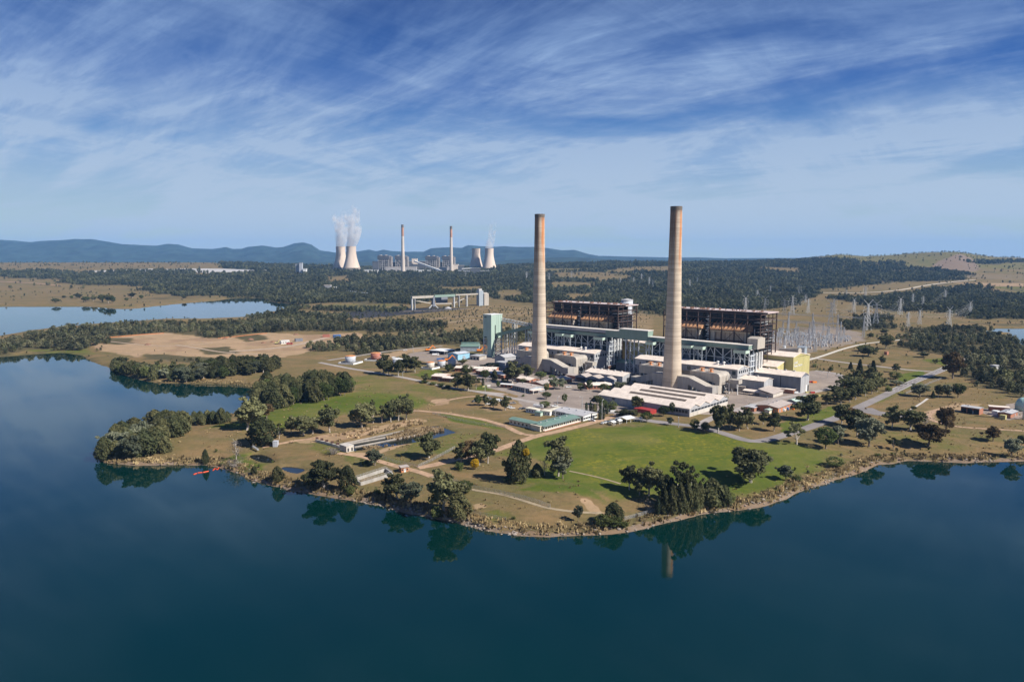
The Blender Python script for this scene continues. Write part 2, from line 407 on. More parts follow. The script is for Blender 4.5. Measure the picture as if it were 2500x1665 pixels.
# ------------------------------------------------------------------ ground
def graded(segs):
    r = [segs[0][0]]
    for a, b, s in segs: r += list(np.arange(r[-1] + s, b + s * 0.5, s))
    return np.array(r)
def grow(a, b, s, k):
    r = [a]
    while r[-1] < b: r.append(r[-1] + s); s *= k
    return r[1:]
xs_pos = list(np.arange(0, 330, 2.2)) 
xs_pos += grow(xs_pos[-1], 17500, 2.4, 1.0165)
xs = np.array([-v for v in xs_pos[:0:-1]] + xs_pos)
ys = list(np.arange(285, 520, 1.8)); ys += grow(ys[-1], 19500, 1.9, 1.0135)
ys = np.array([-700, -300, 0, 120, 200, 250, 270] + ys)
GXm, GYm = np.meshgrid(xs, ys)
gx, gy = GXm.ravel(), GYm.ravel()
gz = hgt(gx, gy)
nx, ny = len(xs), len(ys)
ii = np.arange(nx * ny).reshape(ny, nx)
FQ = np.stack([ii[:-1, :-1], ii[:-1, 1:], ii[1:, 1:], ii[1:, :-1]], -1).reshape(-1, 4)

# zones of ground cover, as weights on the vertices
def zone(pts, soft, c='A', z=5.0, warp=6.0, sc=40.0, seed=3):
    P = poly0(pts, z, c)
    wx, wy = vnoise(gx, gy, sc, seed) * warp, vnoise(gx, gy, sc, seed + 50) * warp
    ins = inside(P, gx + wx, gy + wy)
    d = np.minimum(edge_dist(P, gx + wx, gy + wy, reach=soft * 3), soft * 2)
    return sstep(-soft, soft, np.where(ins, d, -d))
def terr_poly(pts, c='A'):
    return np.array([G(p[0], p[1], c)[:2] for p in pts])
def zone_t(pts, soft, c='A', warp=25.0, sc=200.0, seed=3):
    P = terr_poly(pts, c)
    wx, wy = vnoise(gx, gy, sc, seed) * warp, vnoise(gx, gy, sc, seed + 50) * warp
    ins = inside(P, gx + wx, gy + wy)
    d = np.minimum(edge_dist(P, gx + wx, gy + wy, reach=soft * 3), soft * 2)
    return sstep(-soft, soft, np.where(ins, d, -d))
Z = {k: np.zeros(len(gx)) for k in ('green', 'dirt', 'gravel', 'scrub', 'flower', 'ash', 'coal', 'rock')}
def put(k, w, amt=1.0): Z[k] = np.maximum(Z[k], w * amt)
put('green', zone([(1219, 1105), (1308, 1066), (1400, 1049), (1486, 1040), (1590, 1034), (1665, 1046), (1800, 1066), (1900, 1075), (2053, 1095), (2040, 1112), (2015, 1126), (1951, 1152), (1900, 1175), (1800, 1205), (1650, 1205), (1540, 1210), (1460, 1200), (1330, 1180), (1240, 1176), (1290, 1150), (1330, 1130)], 14))
put('green', zone([(1240, 1190), (1330, 1175), (1460, 1195), (1500, 1215), (1420, 1212), (1330, 1200)], 4), 0.85)
put('green', zone([(640, 985), (700, 975), (800, 962), (900, 955), (1010, 962), (1060, 985), (1000, 1000), (900, 1002), (830, 1015), (760, 1035), (690, 1045), (650, 1055), (590, 1050), (490, 1045), (560, 1030)], 14), 0.95)
put('green', zone([(850, 912), (930, 915), (1030, 935), (1150, 965), (1060, 972), (900, 965), (855, 950)], 8), 0.5)
put('green', zone([(1040, 905), (1060, 900), (1090, 915), (1060, 930), (1000, 915)], 4), 0.8)
put('green', zone([(1170, 940), (1210, 935), (1240, 945), (1200, 952), (1160, 952)], 3), 0.9)
put('green', zone([(1062, 1007), (1110, 1011), (1180, 1026), (1236, 1048), (1180, 1043), (1100, 1028)], 2, warp=2), 1.0)
put('green', zone([(1990, 1000), (2080, 985), (2040, 1018), (1990, 1040), (1905, 1060), (1900, 1035), (1930, 1022)], 4), 0.95)
put('green', zone([(2120, 975), (2180, 950), (2200, 925), (2255, 905), (2260, 925), (2190, 970), (2110, 995)], 4), 0.6)
put('green', zone([(2190, 915), (2250, 904), (2262, 912), (2215, 930), (2195, 938)], 3, warp=2), 1.0)
put('green', zone([(2240, 880), (2330, 868), (2420, 880), (2560, 895), (2560, 930), (2440, 905), (2330, 900)], 6), 0.7)
put('green', zone([(2140, 1010), (2250, 1020), (2290, 1040), (2500, 1060), (2600, 1075), (2500, 1095), (2250, 1090), (2120, 1080), (2080, 1040)], 8), 0.38)
put('green', zone([(760, 1080), (830, 1085), (960, 1120), (1000, 1130), (930, 1135), (860, 1125), (760, 1105)], 4), 0.6)
put('green', zone([(500, 1120), (560, 1100), (610, 1100), (640, 1130), (590, 1150), (520, 1135)], 4), 0.8)
put('green', zone([(920, 1080), (1100, 1050), (1180, 1055), (1110, 1100), (1000, 1130), (930, 1110)], 6), 0.5)
put('green', zone([(1360, 1030), (1420, 1020), (1300, 1050), (1260, 1040)], 4), 0.3)
put('green', zone([(1155, 1238), (1240, 1228), (1270, 1245), (1180, 1258)], 3), 0.55)
put('green', zone([(60, 850), (200, 840), (240, 860), (150, 862)], 8), 0.7)
put('green', zone([(1340, 1030), (1410, 1010), (1420, 1018), (1350, 1036)], 3), 0.3)
put('flower', zone([(1500, 1075), (1700, 1050), (1860, 1075), (1800, 1120), (1620, 1120)], 30, warp=18))
put('flower', zone([(1380, 1125), (1480, 1105), (1640, 1130), (1540, 1165), (1420, 1160)], 24, warp=18))
put('flower', zone([(1330, 1060), (1440, 1045), (1520, 1075), (1400, 1090)], 20, warp=18))
put('flower', zone([(760, 1090), (860, 1095), (960, 1120), (860, 1112)], 6, warp=10), 0.5)
# dirt and gravel
put('dirt', zone([(200, 832), (400, 812), (520, 826), (650, 812), (760, 818), (880, 812), (890, 828), (790, 850), (700, 872), (600, 882), (430, 888), (330, 872), (240, 850)], 8), 0.95)
for P_, s_ in (([(235, 826), (325, 824), (335, 836), (290, 843), (240, 838)], 10), ([(557, 820), (640, 816), (668, 828), (600, 836)], 10), ([(470, 850), (560, 846), (590, 862), (500, 868)], 8), ([(350, 862), (520, 872), (600, 880), (440, 888), (340, 875)], 14)): put('scrub', zone(P_, s_), .8); Z['dirt'] *= 1 - .75 * zone(P_, s_)
put('scrub', zone([(1010, 790), (1330, 770), (1330, 790), (1010, 805)], 14, warp=14), .5); put('scrub', zone([(960, 815), (1200, 800), (1330, 812), (1180, 825)], 12, warp=14), .5)
put('dirt', zone([(1408, 1213), (1440, 1212), (1486, 1240), (1478, 1248), (1440, 1236)], 1.5, warp=2), 0.9)
put('dirt', zone([(1160, 985), (1260, 970), (1330, 985), (1290, 1005), (1180, 1010)], 5), 0.5)
put('dirt', zone([(690, 1075), (760, 1070), (870, 1048), (1020, 1022), (1040, 1030), (900, 1060), (800, 1080), (720, 1085)], 3), 0.75)
put('dirt', zone([(830, 1108), (900, 1100), (1000, 1080), (1010, 1086), (900, 1112), (850, 1116)], 2), 0.7)
put('dirt', zone([(1150, 1218), (1185, 1215), (1190, 1225), (1155, 1230)], 1.5, warp=2), 0.7)
put('dirt', zone([(1055, 976), (1090, 972), (1100, 985), (1060, 990)], 2, warp=3), 0.9)
put('dirt', zone([(1000, 862), (1090, 848), (1180, 872), (1150, 892), (1040, 885), (985, 872)], 4), 0.5)
put('gravel', zone([(1000, 862), (1090, 848), (1180, 872), (1150, 892), (1040, 885), (985, 872)], 4), 0.6)
put('gravel', zone([(1190, 945), (1120, 892), (1180, 868), (1300, 830), (1600, 820), (1900, 860), (2000, 930), (1990, 955), (1900, 990), (1860, 1010), (1700, 1012), (1560, 1006), (1480, 1012), (1390, 1000), (1330, 1005), (1280, 1000), (1260, 965)], 4, warp=3), 0.95)
put('dirt', zone([(1770, 965), (1860, 965), (1990, 935), (2070, 925), (2060, 945), (1960, 965), (1880, 985), (1790, 990)], 3), 0.5)
put('gravel', zone([(1980, 905), (2060, 915), (2070, 935), (1990, 960), (1970, 940)], 3, warp=3), 0.9)
put('gravel', zone([(1780, 872), (1890, 830), (2000, 792), (2110, 812), (2120, 832), (1960, 868), (1900, 890)], 8), 0.55)
put('gravel', zone([(2380, 1000), (2480, 985), (2600, 990), (2600, 1025), (2450, 1025)], 3), 0.8)
put('dirt', zone([(2250, 1005), (2330, 985), (2400, 985), (2380, 1000), (2290, 1010), (2285, 1025), (2262, 1022)], 2, warp=2), 0.6)
put('dirt', zone([(930, 880), (1010, 862), (1060, 850), (1000, 850), (900, 870)], 5), 0.6)
put('dirt', zone([(980, 800), (1060, 770), (1190, 745), (1330, 752), (1330, 820), (1180, 815), (1060, 800)], 20), 0.42)
put('dirt', zone([(700, 800), (850, 765), (950, 765), (960, 785), (830, 800)], 20), 0.4)
put('coal', zone([(800, 770), (930, 752), (1160, 752), (1000, 768), (880, 778)], 10), 0.9)
put('dirt', zone([(1480, 770), (1560, 745), (1600, 780), (1600, 850), (1500, 840)], 10), 0.45)
put('dirt', zone([(2060, 760), (2290, 745), (2480, 770), (2380, 800), (2150, 800)], 15), 0.3)
put('ash', zone_t([(190, 661), (380, 656), (700, 659), (690, 664), (500, 667), (260, 666)], 60, warp=60), 0.72)
put('gravel', zone_t([(2290, 672), (2500, 668), (2900, 668), (2900, 690), (2420, 684)], 40), 0.42)
put('dirt', zone_t([(2300, 690), (2900, 692), (2900, 702), (2420, 700)], 25), .6)
put('green', zone_t([(2050, 664), (2500, 662), (2600, 668), (2100, 668)], 25), 0.4)
put('green', zone_t([(2420, 700), (2900, 703), (2900, 722), (2520, 723)], 25), 0.6)
put('green', zone_t([(1330, 645), (1490, 635), (1500, 662), (1340, 668)], 25), 0.45)
put('green', zone_t([(2000, 615), (2600, 610), (2600, 660), (2000, 655)], 60), 0.5)
put('rock', zone_t([(2262, 664), (2290, 640), (2345, 620), (2375, 632), (2392, 655), (2380, 664)], 12, warp=12, sc=120), 1.0)
put('green', zone_t([(780, 745), (980, 735), (980, 748), (800, 757)], 20), 0.5)
put('green', zone_t([(0, 668), (330, 690), (200, 705), (0, 700)], 40), 0.25)
put('ash', zone_t([(2300, 664), (2318, 650), (2350, 640), (2372, 650), (2384, 664)], 20, warp=20, sc=80), .55)
gsd = np.minimum(np.where(inside(lake_near, gx, gy), -1.0, 1.0) * edge_dist(lake_near, gx, gy, reach=60), 99)
put('rock', sstep(5.0, .6, gsd + vnoise(gx, gy, 18, 4) * 2.5) * (gsd > -30) * sstep(650, 520, gy), 0.85)
put('scrub', sstep(22, 5, gsd + vnoise(gx, gy, 30, 14) * 8), 0.55)

# woods: where the far trees stand
WOODS = [
    [(-300, 664), (0, 664), (120, 662), (200, 668), (330, 663), (480, 662), (480, 675), (330, 678), (100, 682), (0, 676), (-300, 676)],
    [(140, 690), (240, 668), (480, 672), (700, 664), (820, 660), (960, 664), (1200, 655), (1260, 650), (1330, 668), (1480, 660), (1500, 640), (1900, 636), (2080, 650), (2240, 655), (2370, 668), (2340, 686), (2180, 690), (2080, 702), (2000, 705), (1990, 720), (1960, 735), (1900, 755), (1620, 770), (1480, 760), (1380, 735), (1300, 742), (1200, 728), (1160, 715), (1000, 745), (940, 758), (780, 757), (690, 742), (560, 724), (430, 722), (350, 712), (350, 700), (290, 697), (150, 695)],
    [(1250, 640), (1500, 634), (1900, 632), (2050, 634), (2200, 642), (2215, 655), (2040, 660), (1900, 660), (1500, 660), (1300, 655)],
    [(540, 632), (780, 627), (1250, 640), (1250, 655), (960, 664), (700, 664), (540, 655)],
    [(2020, 730), (2180, 700), (2320, 700), (2340, 716), (2420, 718), (2600, 725), (2900, 735), (2900, 782), (2380, 780), (2290, 760), (2180, 762), (2100, 742)],
    [(2330, 702), (2400, 698), (2420, 712), (2350, 718)],
    [(2060, 792), (2130, 778), (2180, 782), (2170, 800), (2070, 806)],
    [(0, 846), (70, 822), (150, 810), (310, 796), (420, 790), (520, 792), (620, 792), (700, 792), (820, 790), (960, 795), (950, 806), (800, 808), (650, 810), (540, 824), (400, 812), (215, 829), (240, 850), (190, 858), (80, 852), (0, 864), (-300, 888), (-300, 868)],
    [(610, 790), (640, 770), (720, 757), (760, 770), (830, 775), (880, 795), (760, 800), (690, 795)],
    [(760, 845), (830, 838), (1000, 822), (1180, 812), (1320, 800), (1320, 830), (1180, 845), (1060, 842), (960, 860), (840, 868), (770, 862)],
    [(2352, 640), (2400, 636), (2560, 634), (2800, 632), (2800, 640), (2480, 642), (2400, 646)],
    [(700, 740), (860, 740), (980, 752), (980, 762), (830, 762), (720, 756)],
    [(860, 800), (960, 785), (1060, 790), (1060, 812), (900, 815)],
    [(2300, 880), (2420, 860), (2600, 870), (2600, 960), (2500, 965), (2380, 935), (2345, 905)],
    [(2195, 845), (2210, 815), (2350, 800), (2390, 812), (2500, 850), (2600, 870), (2600, 905), (2450, 885), (2300, 870)],
]
CLEAR = [[(1560, 652), (1650, 650), (1660, 664), (1480, 668), (1480, 660)], [(1340, 668), (1440, 664), (1540, 672), (1540, 690), (1360, 682)],
         [(795, 676), (850, 674), (860, 686), (800, 690)], [(1850, 653), (1950, 653), (1960, 665), (1880, 664)], [(700, 746), (900, 740), (990, 742), (980, 752), (760, 757)],
         [(1190, 715), (1260, 705), (1290, 730), (1200, 728)], [(1060, 700), (1180, 700), (1180, 712), (1080, 712)], [(1340, 690), (1450, 690), (1460, 704), (1350, 704)], [(1370, 720), (1450, 716), (1450, 730), (1380, 735)],
         [(2060, 716), (2150, 700), (2330, 690), (2320, 700), (2200, 720), (2080, 730)]]
woods_w = [terr_poly(p) for p in WOODS]
clear_w = [terr_poly(p) for p in CLEAR]
def in_woods(x, y, w=1.0):
    x2, y2 = x + (vnoise(x, y, 160, 21) * 30 + vnoise(x, y, 40, 23) * 14) * w, y + (vnoise(x, y, 160, 22) * 45 + vnoise(x, y, 40, 24) * 18) * w
    r = np.zeros(x.shape, bool)
    for p in woods_w: r |= inside(p, x2, y2)
    for p in clear_w: r &= ~inside(p, x2, y2)
    return r
put('scrub', in_woods(gx, gy) * 1.0, 0.9)
put('scrub', sstep(.1, .6, vnoise(gx, gy, 380, 71)) * sstep(760, 1000, gy) * (1 - PLANTFLAT(gx, gy)), 0.6)
put('green', sstep(.0, .6, vnoise(gx, gy, 500, 72)) * sstep(1900, 2600, gy), 0.32)

def attr(me, name, a, b, c, d):
    at = me.color_attributes.new(name, 'FLOAT_COLOR', 'POINT')
    at.data.foreach_set('color', np.stack([a, b, c, d], -1).astype(np.float32).ravel())
gm = bpy.data.materials.new('ground'); gm.use_nodes = True
nt = gm.node_tree; pb = nt.nodes['Principled BSDF']; pb.inputs['Roughness'].default_value = 0.95; pb.inputs['Specular IOR Level'].default_value = 0.1
geo = N(nt, 'ShaderNodeNewGeometry')
za = N(nt, 'ShaderNodeAttribute', attribute_name='zone_a'); zb = N(nt, 'ShaderNodeAttribute', attribute_name='zone_b')
sa = N(nt, 'ShaderNodeSeparateColor', ins={0: za.outputs[0]}); sb = N(nt, 'ShaderNodeSeparateColor', ins={0: zb.outputs[0]})
def noise(scale, det=5.0, ro=0.6, off=(0, 0, 0), dist=0.0, scl=(1, 1, 1)):
    mp = N(nt, 'ShaderNodeMapping', ins={0: geo.outputs['Position'], 1: off, 3: scl})
    return N(nt, 'ShaderNodeTexNoise', ins={'Vector': mp.outputs[0], 'Scale': scale, 'Detail': det, 'Roughness': ro, 'Distortion': dist}).outputs[0]
n_str = noise(0.03, 8, 0.68, (2, 8, 0), 0.8, (0.45, 1.3, 1))
n_big, n_mid, n_fine, n_tuft = noise(0.012, 6, 0.6), noise(0.06, 7, 0.62, (9, 4, 0)), noise(0.35, 8, 0.7, (3, 7, 0)), noise(1.3, 5, 0.7, (1, 2, 0))
def mix(fac, a, b):
    m = N(nt, 'ShaderNodeMix', data_type='RGBA')
    for i, v in ((0, fac), (6, a), (7, b)):
        if isinstance(v, bpy.types.NodeSocket): nt.links.new(v, m.inputs[i])
        else: m.inputs[i].default_value = (tuple(v) + (1,)) if i else v
    return m.outputs[2]
def ragged(w, n, k=0.9, lo=0.35, hi=0.65):
    return smooth(nt, M('ADD', w, M('MULTIPLY', M('SUBTRACT', n, 0.5, nt=nt), k, nt=nt), nt=nt), lo, hi)
tuft = smooth(nt, n_tuft, 0.3, 0.7)
fine = smooth(nt, n_fine, 0.3, 0.7)
mid = smooth(nt, n_mid, 0.34, 0.66)
dry = mix(mid, (0.215, 0.148, 0.070), (0.165, 0.134, 0.054))
dry = mix(smooth(nt, n_big, 0.38, 0.62), dry, mix(mid, (0.225, 0.155, 0.078), (0.165, 0.128, 0.052)))
dry = mix(M('MULTIPLY', fine, 0.62, nt=nt), dry, (0.095, 0.076, 0.034))
dry = mix(M('MULTIPLY', smooth(nt, n_tuft, 0.55, 0.75), 0.3, nt=nt), dry, (0.27, 0.20, 0.105))
dry = mix(M('MULTIPLY', smooth(nt, n_str, 0.46, 0.64), 0.55, nt=nt), dry, (0.265, 0.165, 0.078))
dry = mix(M('MULTIPLY', smooth(nt, n_str, 0.50, 0.34), 0.45, nt=nt), dry, (0.115, 0.115, 0.042))
lawn = mix(mid, (0.076, 0.112, 0.014), (0.130, 0.138, 0.024))
lawn = mix(M('MULTIPLY', fine, 0.7, nt=nt), lawn, (0.068, 0.092, 0.018))
lawn = mix(M('MULTIPLY', smooth(nt, n_big, 0.52, 0.66), 0.45, nt=nt), lawn, (0.175, 0.150, 0.055))
lawn = mix(M('MULTIPLY', smooth(nt, n_str, 0.50, 0.66), 0.55, nt=nt), lawn, (0.17, 0.15, 0.045))
lawn = mix(M('MULTIPLY', smooth(nt, n_str, 0.48, 0.34), 0.4, nt=nt), lawn, (0.06, 0.085, 0.014))
flow = M('MULTIPLY', sb.outputs[0], smooth(nt, n_fine, 0.44, 0.70), nt=nt)
lawn = mix(M('MULTIPLY', flow, 0.75, nt=nt), lawn, (0.30, 0.25, 0.02))
dirt = mix(mid, (0.43, 0.285, 0.175), (0.34, 0.235, 0.135)); dirt = mix(M('MULTIPLY', smooth(nt, n_big, 0.5, 0.6), 0.55, nt=nt), dirt, (0.23, 0.14, 0.09)); dirt = mix(M('MULTIPLY', fine, 0.35, nt=nt), dirt, (0.25, 0.19, 0.10))
grav = mix(mid, (0.34, 0.28, 0.235), (0.25, 0.205, 0.175)); grav = mix(M('MULTIPLY', fine, 0.3, nt=nt), grav, (0.18, 0.15, 0.13))
scr = mix(fine, (0.10, 0.085, 0.042), (0.055, 0.055, 0.028)); scr = mix(M('MULTIPLY', mid, 0.35, nt=nt), scr, (0.17, 0.12, 0.06))
rockc = mix(fine, (0.27, 0.205, 0.155), (0.15, 0.115, 0.085)); rockc = mix(mid, rockc, (0.20, 0.135, 0.085))
n_rag = M('ADD', M('MULTIPLY', n_mid, .55, nt=nt), M('MULTIPLY', n_fine, .45, nt=nt), nt=nt)
c = mix(ragged(sa.outputs[0], n_rag, 1.5, 0.22, 0.85), dry, lawn)
c = mix(ragged(M('MULTIPLY', za.outputs['Alpha'], 0.9, nt=nt), n_mid, 0.8), c, scr)
c = mix(ragged(sa.outputs[1], n_mid, 0.75), c, dirt)
c = mix(ragged(sa.outputs[2], n_mid, 0.6), c, grav)
c = mix(ragged(sb.outputs[1], n_mid, 0.5), c, (0.44, 0.42, 0.40))
c = mix(ragged(sb.outputs[2], n_mid, 0.6), c, (0.045, 0.045, 0.05))
c = mix(ragged(zb.outputs['Alpha'], n_fine, 0.8), c, rockc)
nt.links.new(c, pb.inputs['Base Color'])
bp = N(nt, 'ShaderNodeBump', ins={'Strength': 0.55, 'Distance': 0.5, 'Height': n_tuft})
nt.links.new(bp.outputs[0], pb.inputs['Normal'])
me = grid_mesh('ground', np.stack([gx, gy, gz], -1), FQ, gm)
attr(me, 'zone_a', Z['green'], Z['dirt'], Z['gravel'], Z['scrub'])
attr(me, 'zone_b', Z['flower'], Z['ash'], Z['coal'], Z['rock'])
ground = link(bpy.data.objects.new('ground', me))
tag(ground, kind='structure')

# ------------------------------------------------------------------ water
wm = bpy.data.materials.new('lake_water'); wm.use_nodes = True
nt = wm.node_tree; b = nt.nodes['Principled BSDF']
b.inputs['IOR'].default_value = 1.6
g = N(nt, 'ShaderNodeNewGeometry')
nb = N(nt, 'ShaderNodeTexNoise', ins={'Vector': g.outputs['Position'], 'Scale': 0.009, 'Detail': 3.0})
mx = N(nt, 'ShaderNodeMix', data_type='RGBA', ins={0: nb.outputs[0], 6: (0.0003, 0.0140, 0.0125, 1), 7: (0.0006, 0.0230, 0.0190, 1)})
nt.links.new(mx.outputs[2], b.inputs['Base Color'])
wl_ = N(nt, 'ShaderNodeTexNoise', ins={'Vector': N(nt, 'ShaderNodeMapping', ins={0: g.outputs['Position'], 2: (0, 0, .35), 3: (.35, 1, 1)}).outputs[0], 'Scale': .018, 'Detail': 5.0, 'Roughness': .6})
nt.links.new(smooth(nt, wl_.outputs[0], .45, .68, .012, .075), b.inputs['Roughness'])
n1 = N(nt, 'ShaderNodeTexNoise', ins={'Vector': g.outputs['Position'], 'Scale': 0.45, 'Detail': 4.0, 'Roughness': 0.6})
n2 = N(nt, 'ShaderNodeTexNoise', ins={'Vector': g.outputs['Position'], 'Scale': 0.035, 'Detail': 3.0})
bp = N(nt, 'ShaderNodeBump', ins={'Strength': 0.05, 'Distance': 0.12, 'Height': M('ADD', n1.outputs[0], M('MULTIPLY', n2.outputs[0], 2.0, nt=nt), nt=nt)})
nt.links.new(bp.outputs[0], b.inputs['Normal'])
wmb = MB().add([(-9000, -690, 0), (9000, -690, 0), (9000, 4200, 0), (-9000, 4200, 0)], [(0, 1, 2, 3)])
water = wmb.build('lake', wm); tag(water, kind='structure')
pm = mat('pond_water', (0.012, 0.016, 0.016), 0.04, spec=0.5, var=0.2, scale=0.2)
def sheet(name, P, z, m, kind='structure'):
    me = bpy.data.meshes.new(name)
    me.from_pydata([(p[0], p[1], z) for p in P], [], [tuple(range(len(P)))]); me.materials.append(m)
    return tag(link(bpy.data.objects.new(name, me)), kind=kind)
def widen(P, k):
    c = P.mean(0); return c + (P - c) * k
sheet('settling_pond', widen(settle, 1.0), 4.35, pm)
for P_ in (puddle1, puddle2):
    e_ = np.concatenate([P_ + (np.roll(P_, -1, 0) - P_) * f for f in (0, .33, .66)]); sheet('pond', widen(P_, 1.03), float(hgt(e_[:, 0], e_[:, 1]).min()) - .25, pm)
sheet('pond', pond_right, 3.2, wm)

# ------------------------------------------------------------------ mountains beyond the plain
MX = [-1500, -800, -400, 0, 34, 85, 112, 153, 194, 238, 272, 306, 340, 391, 414, 442, 476, 526, 557, 574, 594, 611, 645, 679, 696, 723, 747, 764, 785, 820, 878, 904, 922, 939, 960, 1000, 1036, 1054, 1095, 1128, 1143, 1171, 1204, 1230, 1260, 1299, 1332, 1370, 1401, 1436, 1460, 1529, 1632, 1700, 1770, 1949, 2500, 3500]
MYY = [590, 580, 592, 587, 588, 593, 590, 588.5, 585, 586.5, 591, 598, 599.5, 602, 598.5, 599, 608, 609, 604, 609.6, 609, 603.5, 601, 606, 604, 596, 594, 598, 612, 617.6, 615, 611, 615, 611, 614, 616, 615, 607, 605, 606.6, 600, 602, 604, 602, 604, 605, 607, 612.6, 611, 621, 625, 627, 629, 629, 631, 630, 631, 631]
def mountain(name, D, depth, tops, amp, seed, z0, rows=44):
    us = np.arange(-1400, 3400, 4.0)
    rws = np.linspace(0, 1, rows)
    U, Rr = np.meshgrid(us, rws)
    y = D - depth * (1 - Rr); x = (U - CX) / F_PX * y
    top = CAM_H + (632 - np.interp(U, MX, tops)) / F_PX * D
    ns = vnoise(x, y, 2600, seed); nr = 1 - np.abs(vnoise(x, y * 0.5, 1500, seed + 1)) * 2
    prof = sstep(0, 1, Rr) ** 1.25
    z = z0 + (top - z0) * prof + (ns * 0.55 + nr * 0.5) * amp * np.sin(np.pi * np.clip(Rr, 0, 1)) * (top - z0) / 400
    i2 = np.arange(len(us) * rows).reshape(rows, len(us))
    Fq = np.stack([i2[:-1, :-1], i2[:-1, 1:], i2[1:, 1:], i2[1:, :-1]], -1).reshape(-1, 4)
    me = grid_mesh(name, np.stack([x, y, z], -1).reshape(-1, 3), Fq, MT['mount'])
    return tag(link(bpy.data.objects.new(name, me)), kind='structure')
MT['mount'] = mat('mountain_forest', (0.022, 0.040, 0.036), 0.95, var=0.6, scale=0.004, grime=0.3, grime_col=(0.07, 0.07, 0.05))
mountain('mountains', 14000, 4200, MYY, 90, 31, 20)
low = np.interp(MX, [-1500, 600, 700, 1180, 1350, 1420, 1500, 3500], [650, 650, 640, 640, 628, 629, 636, 640])
mountain('hills', 8600, 2200, low, 30, 77, 20, 26)

# ------------------------------------------------------------------ haze
hz = MB().box(-19200, 19200, -760, 20800, -6, 640)
hm = bpy.data.materials.new('haze'); hm.use_nodes = True
nt = hm.node_tree; nt.nodes.remove(nt.nodes['Principled BSDF'])
pv_ = N(nt, 'ShaderNodeVolumePrincipled', ins={'Color': HAZE_COL, 'Density': HAZE_DEN})
nt.links.new(pv_.outputs[0], nt.nodes['Material Output'].inputs['Volume'])
haze = hz.build('haze', hm, kind='stuff')
# ------------------------------------------------------------------ the near power station: frame (s along the row of chimneys, t away from the lake)
AX = rad(-43.29)
L0 = (28.69, 752.02)
GZ = 5.0
def W(s, t): return (L0[0] + s * math.cos(AX) - t * math.sin(AX), L0[1] + s * math.sin(AX) + t * math.cos(AX))
def ST(px, py, c='A', z=GZ):
    x, y = G0(*pix((px, py), c), z); x -= L0[0]; y -= L0[1]
    return x * math.cos(AX) + y * math.sin(AX), -x * math.sin(AX) + y * math.cos(AX)
class PB(MB):
    """builder in plant coordinates; the parent's own base is subtracted"""
    def __init__(s, o): super().__init__(); s.o = o
    def put(s, name, m, smooth=False, parent=None, kind=None):
        ox, oy = ORG[s.o.name]
        s.v = [(p[0] - ox, p[1] - oy, p[2]) for p in s.v]
        return s.build(name, m, parent or s.o, smooth, kind)
ORG = {}
def plant(name, label, cat, s, t, group=None):
    x, y = W(s, t)
    o = thing(name, label, cat, (x, y, GZ), AX, group); ORG[o.name] = (s, t)
    return o
def windows(o, spec, axis='s', m='glass', w=1.4, h=1.6, proud=0.05, at=0.0, parent=None, sign=-1):
    """each window its own recessed pane in a frame"""
    for a, z in spec:
        q = PB(o)
        if axis == 's': q.box(a - w / 2, a + w / 2, at + sign * proud - 0.04, at + sign * proud + 0.04, z, z + h)
        else: q.box(at + sign * proud - 0.04, at + sign * proud + 0.04, a - w / 2, a + w / 2, z, z + h)
        q.put('window', MT[m], parent=parent)

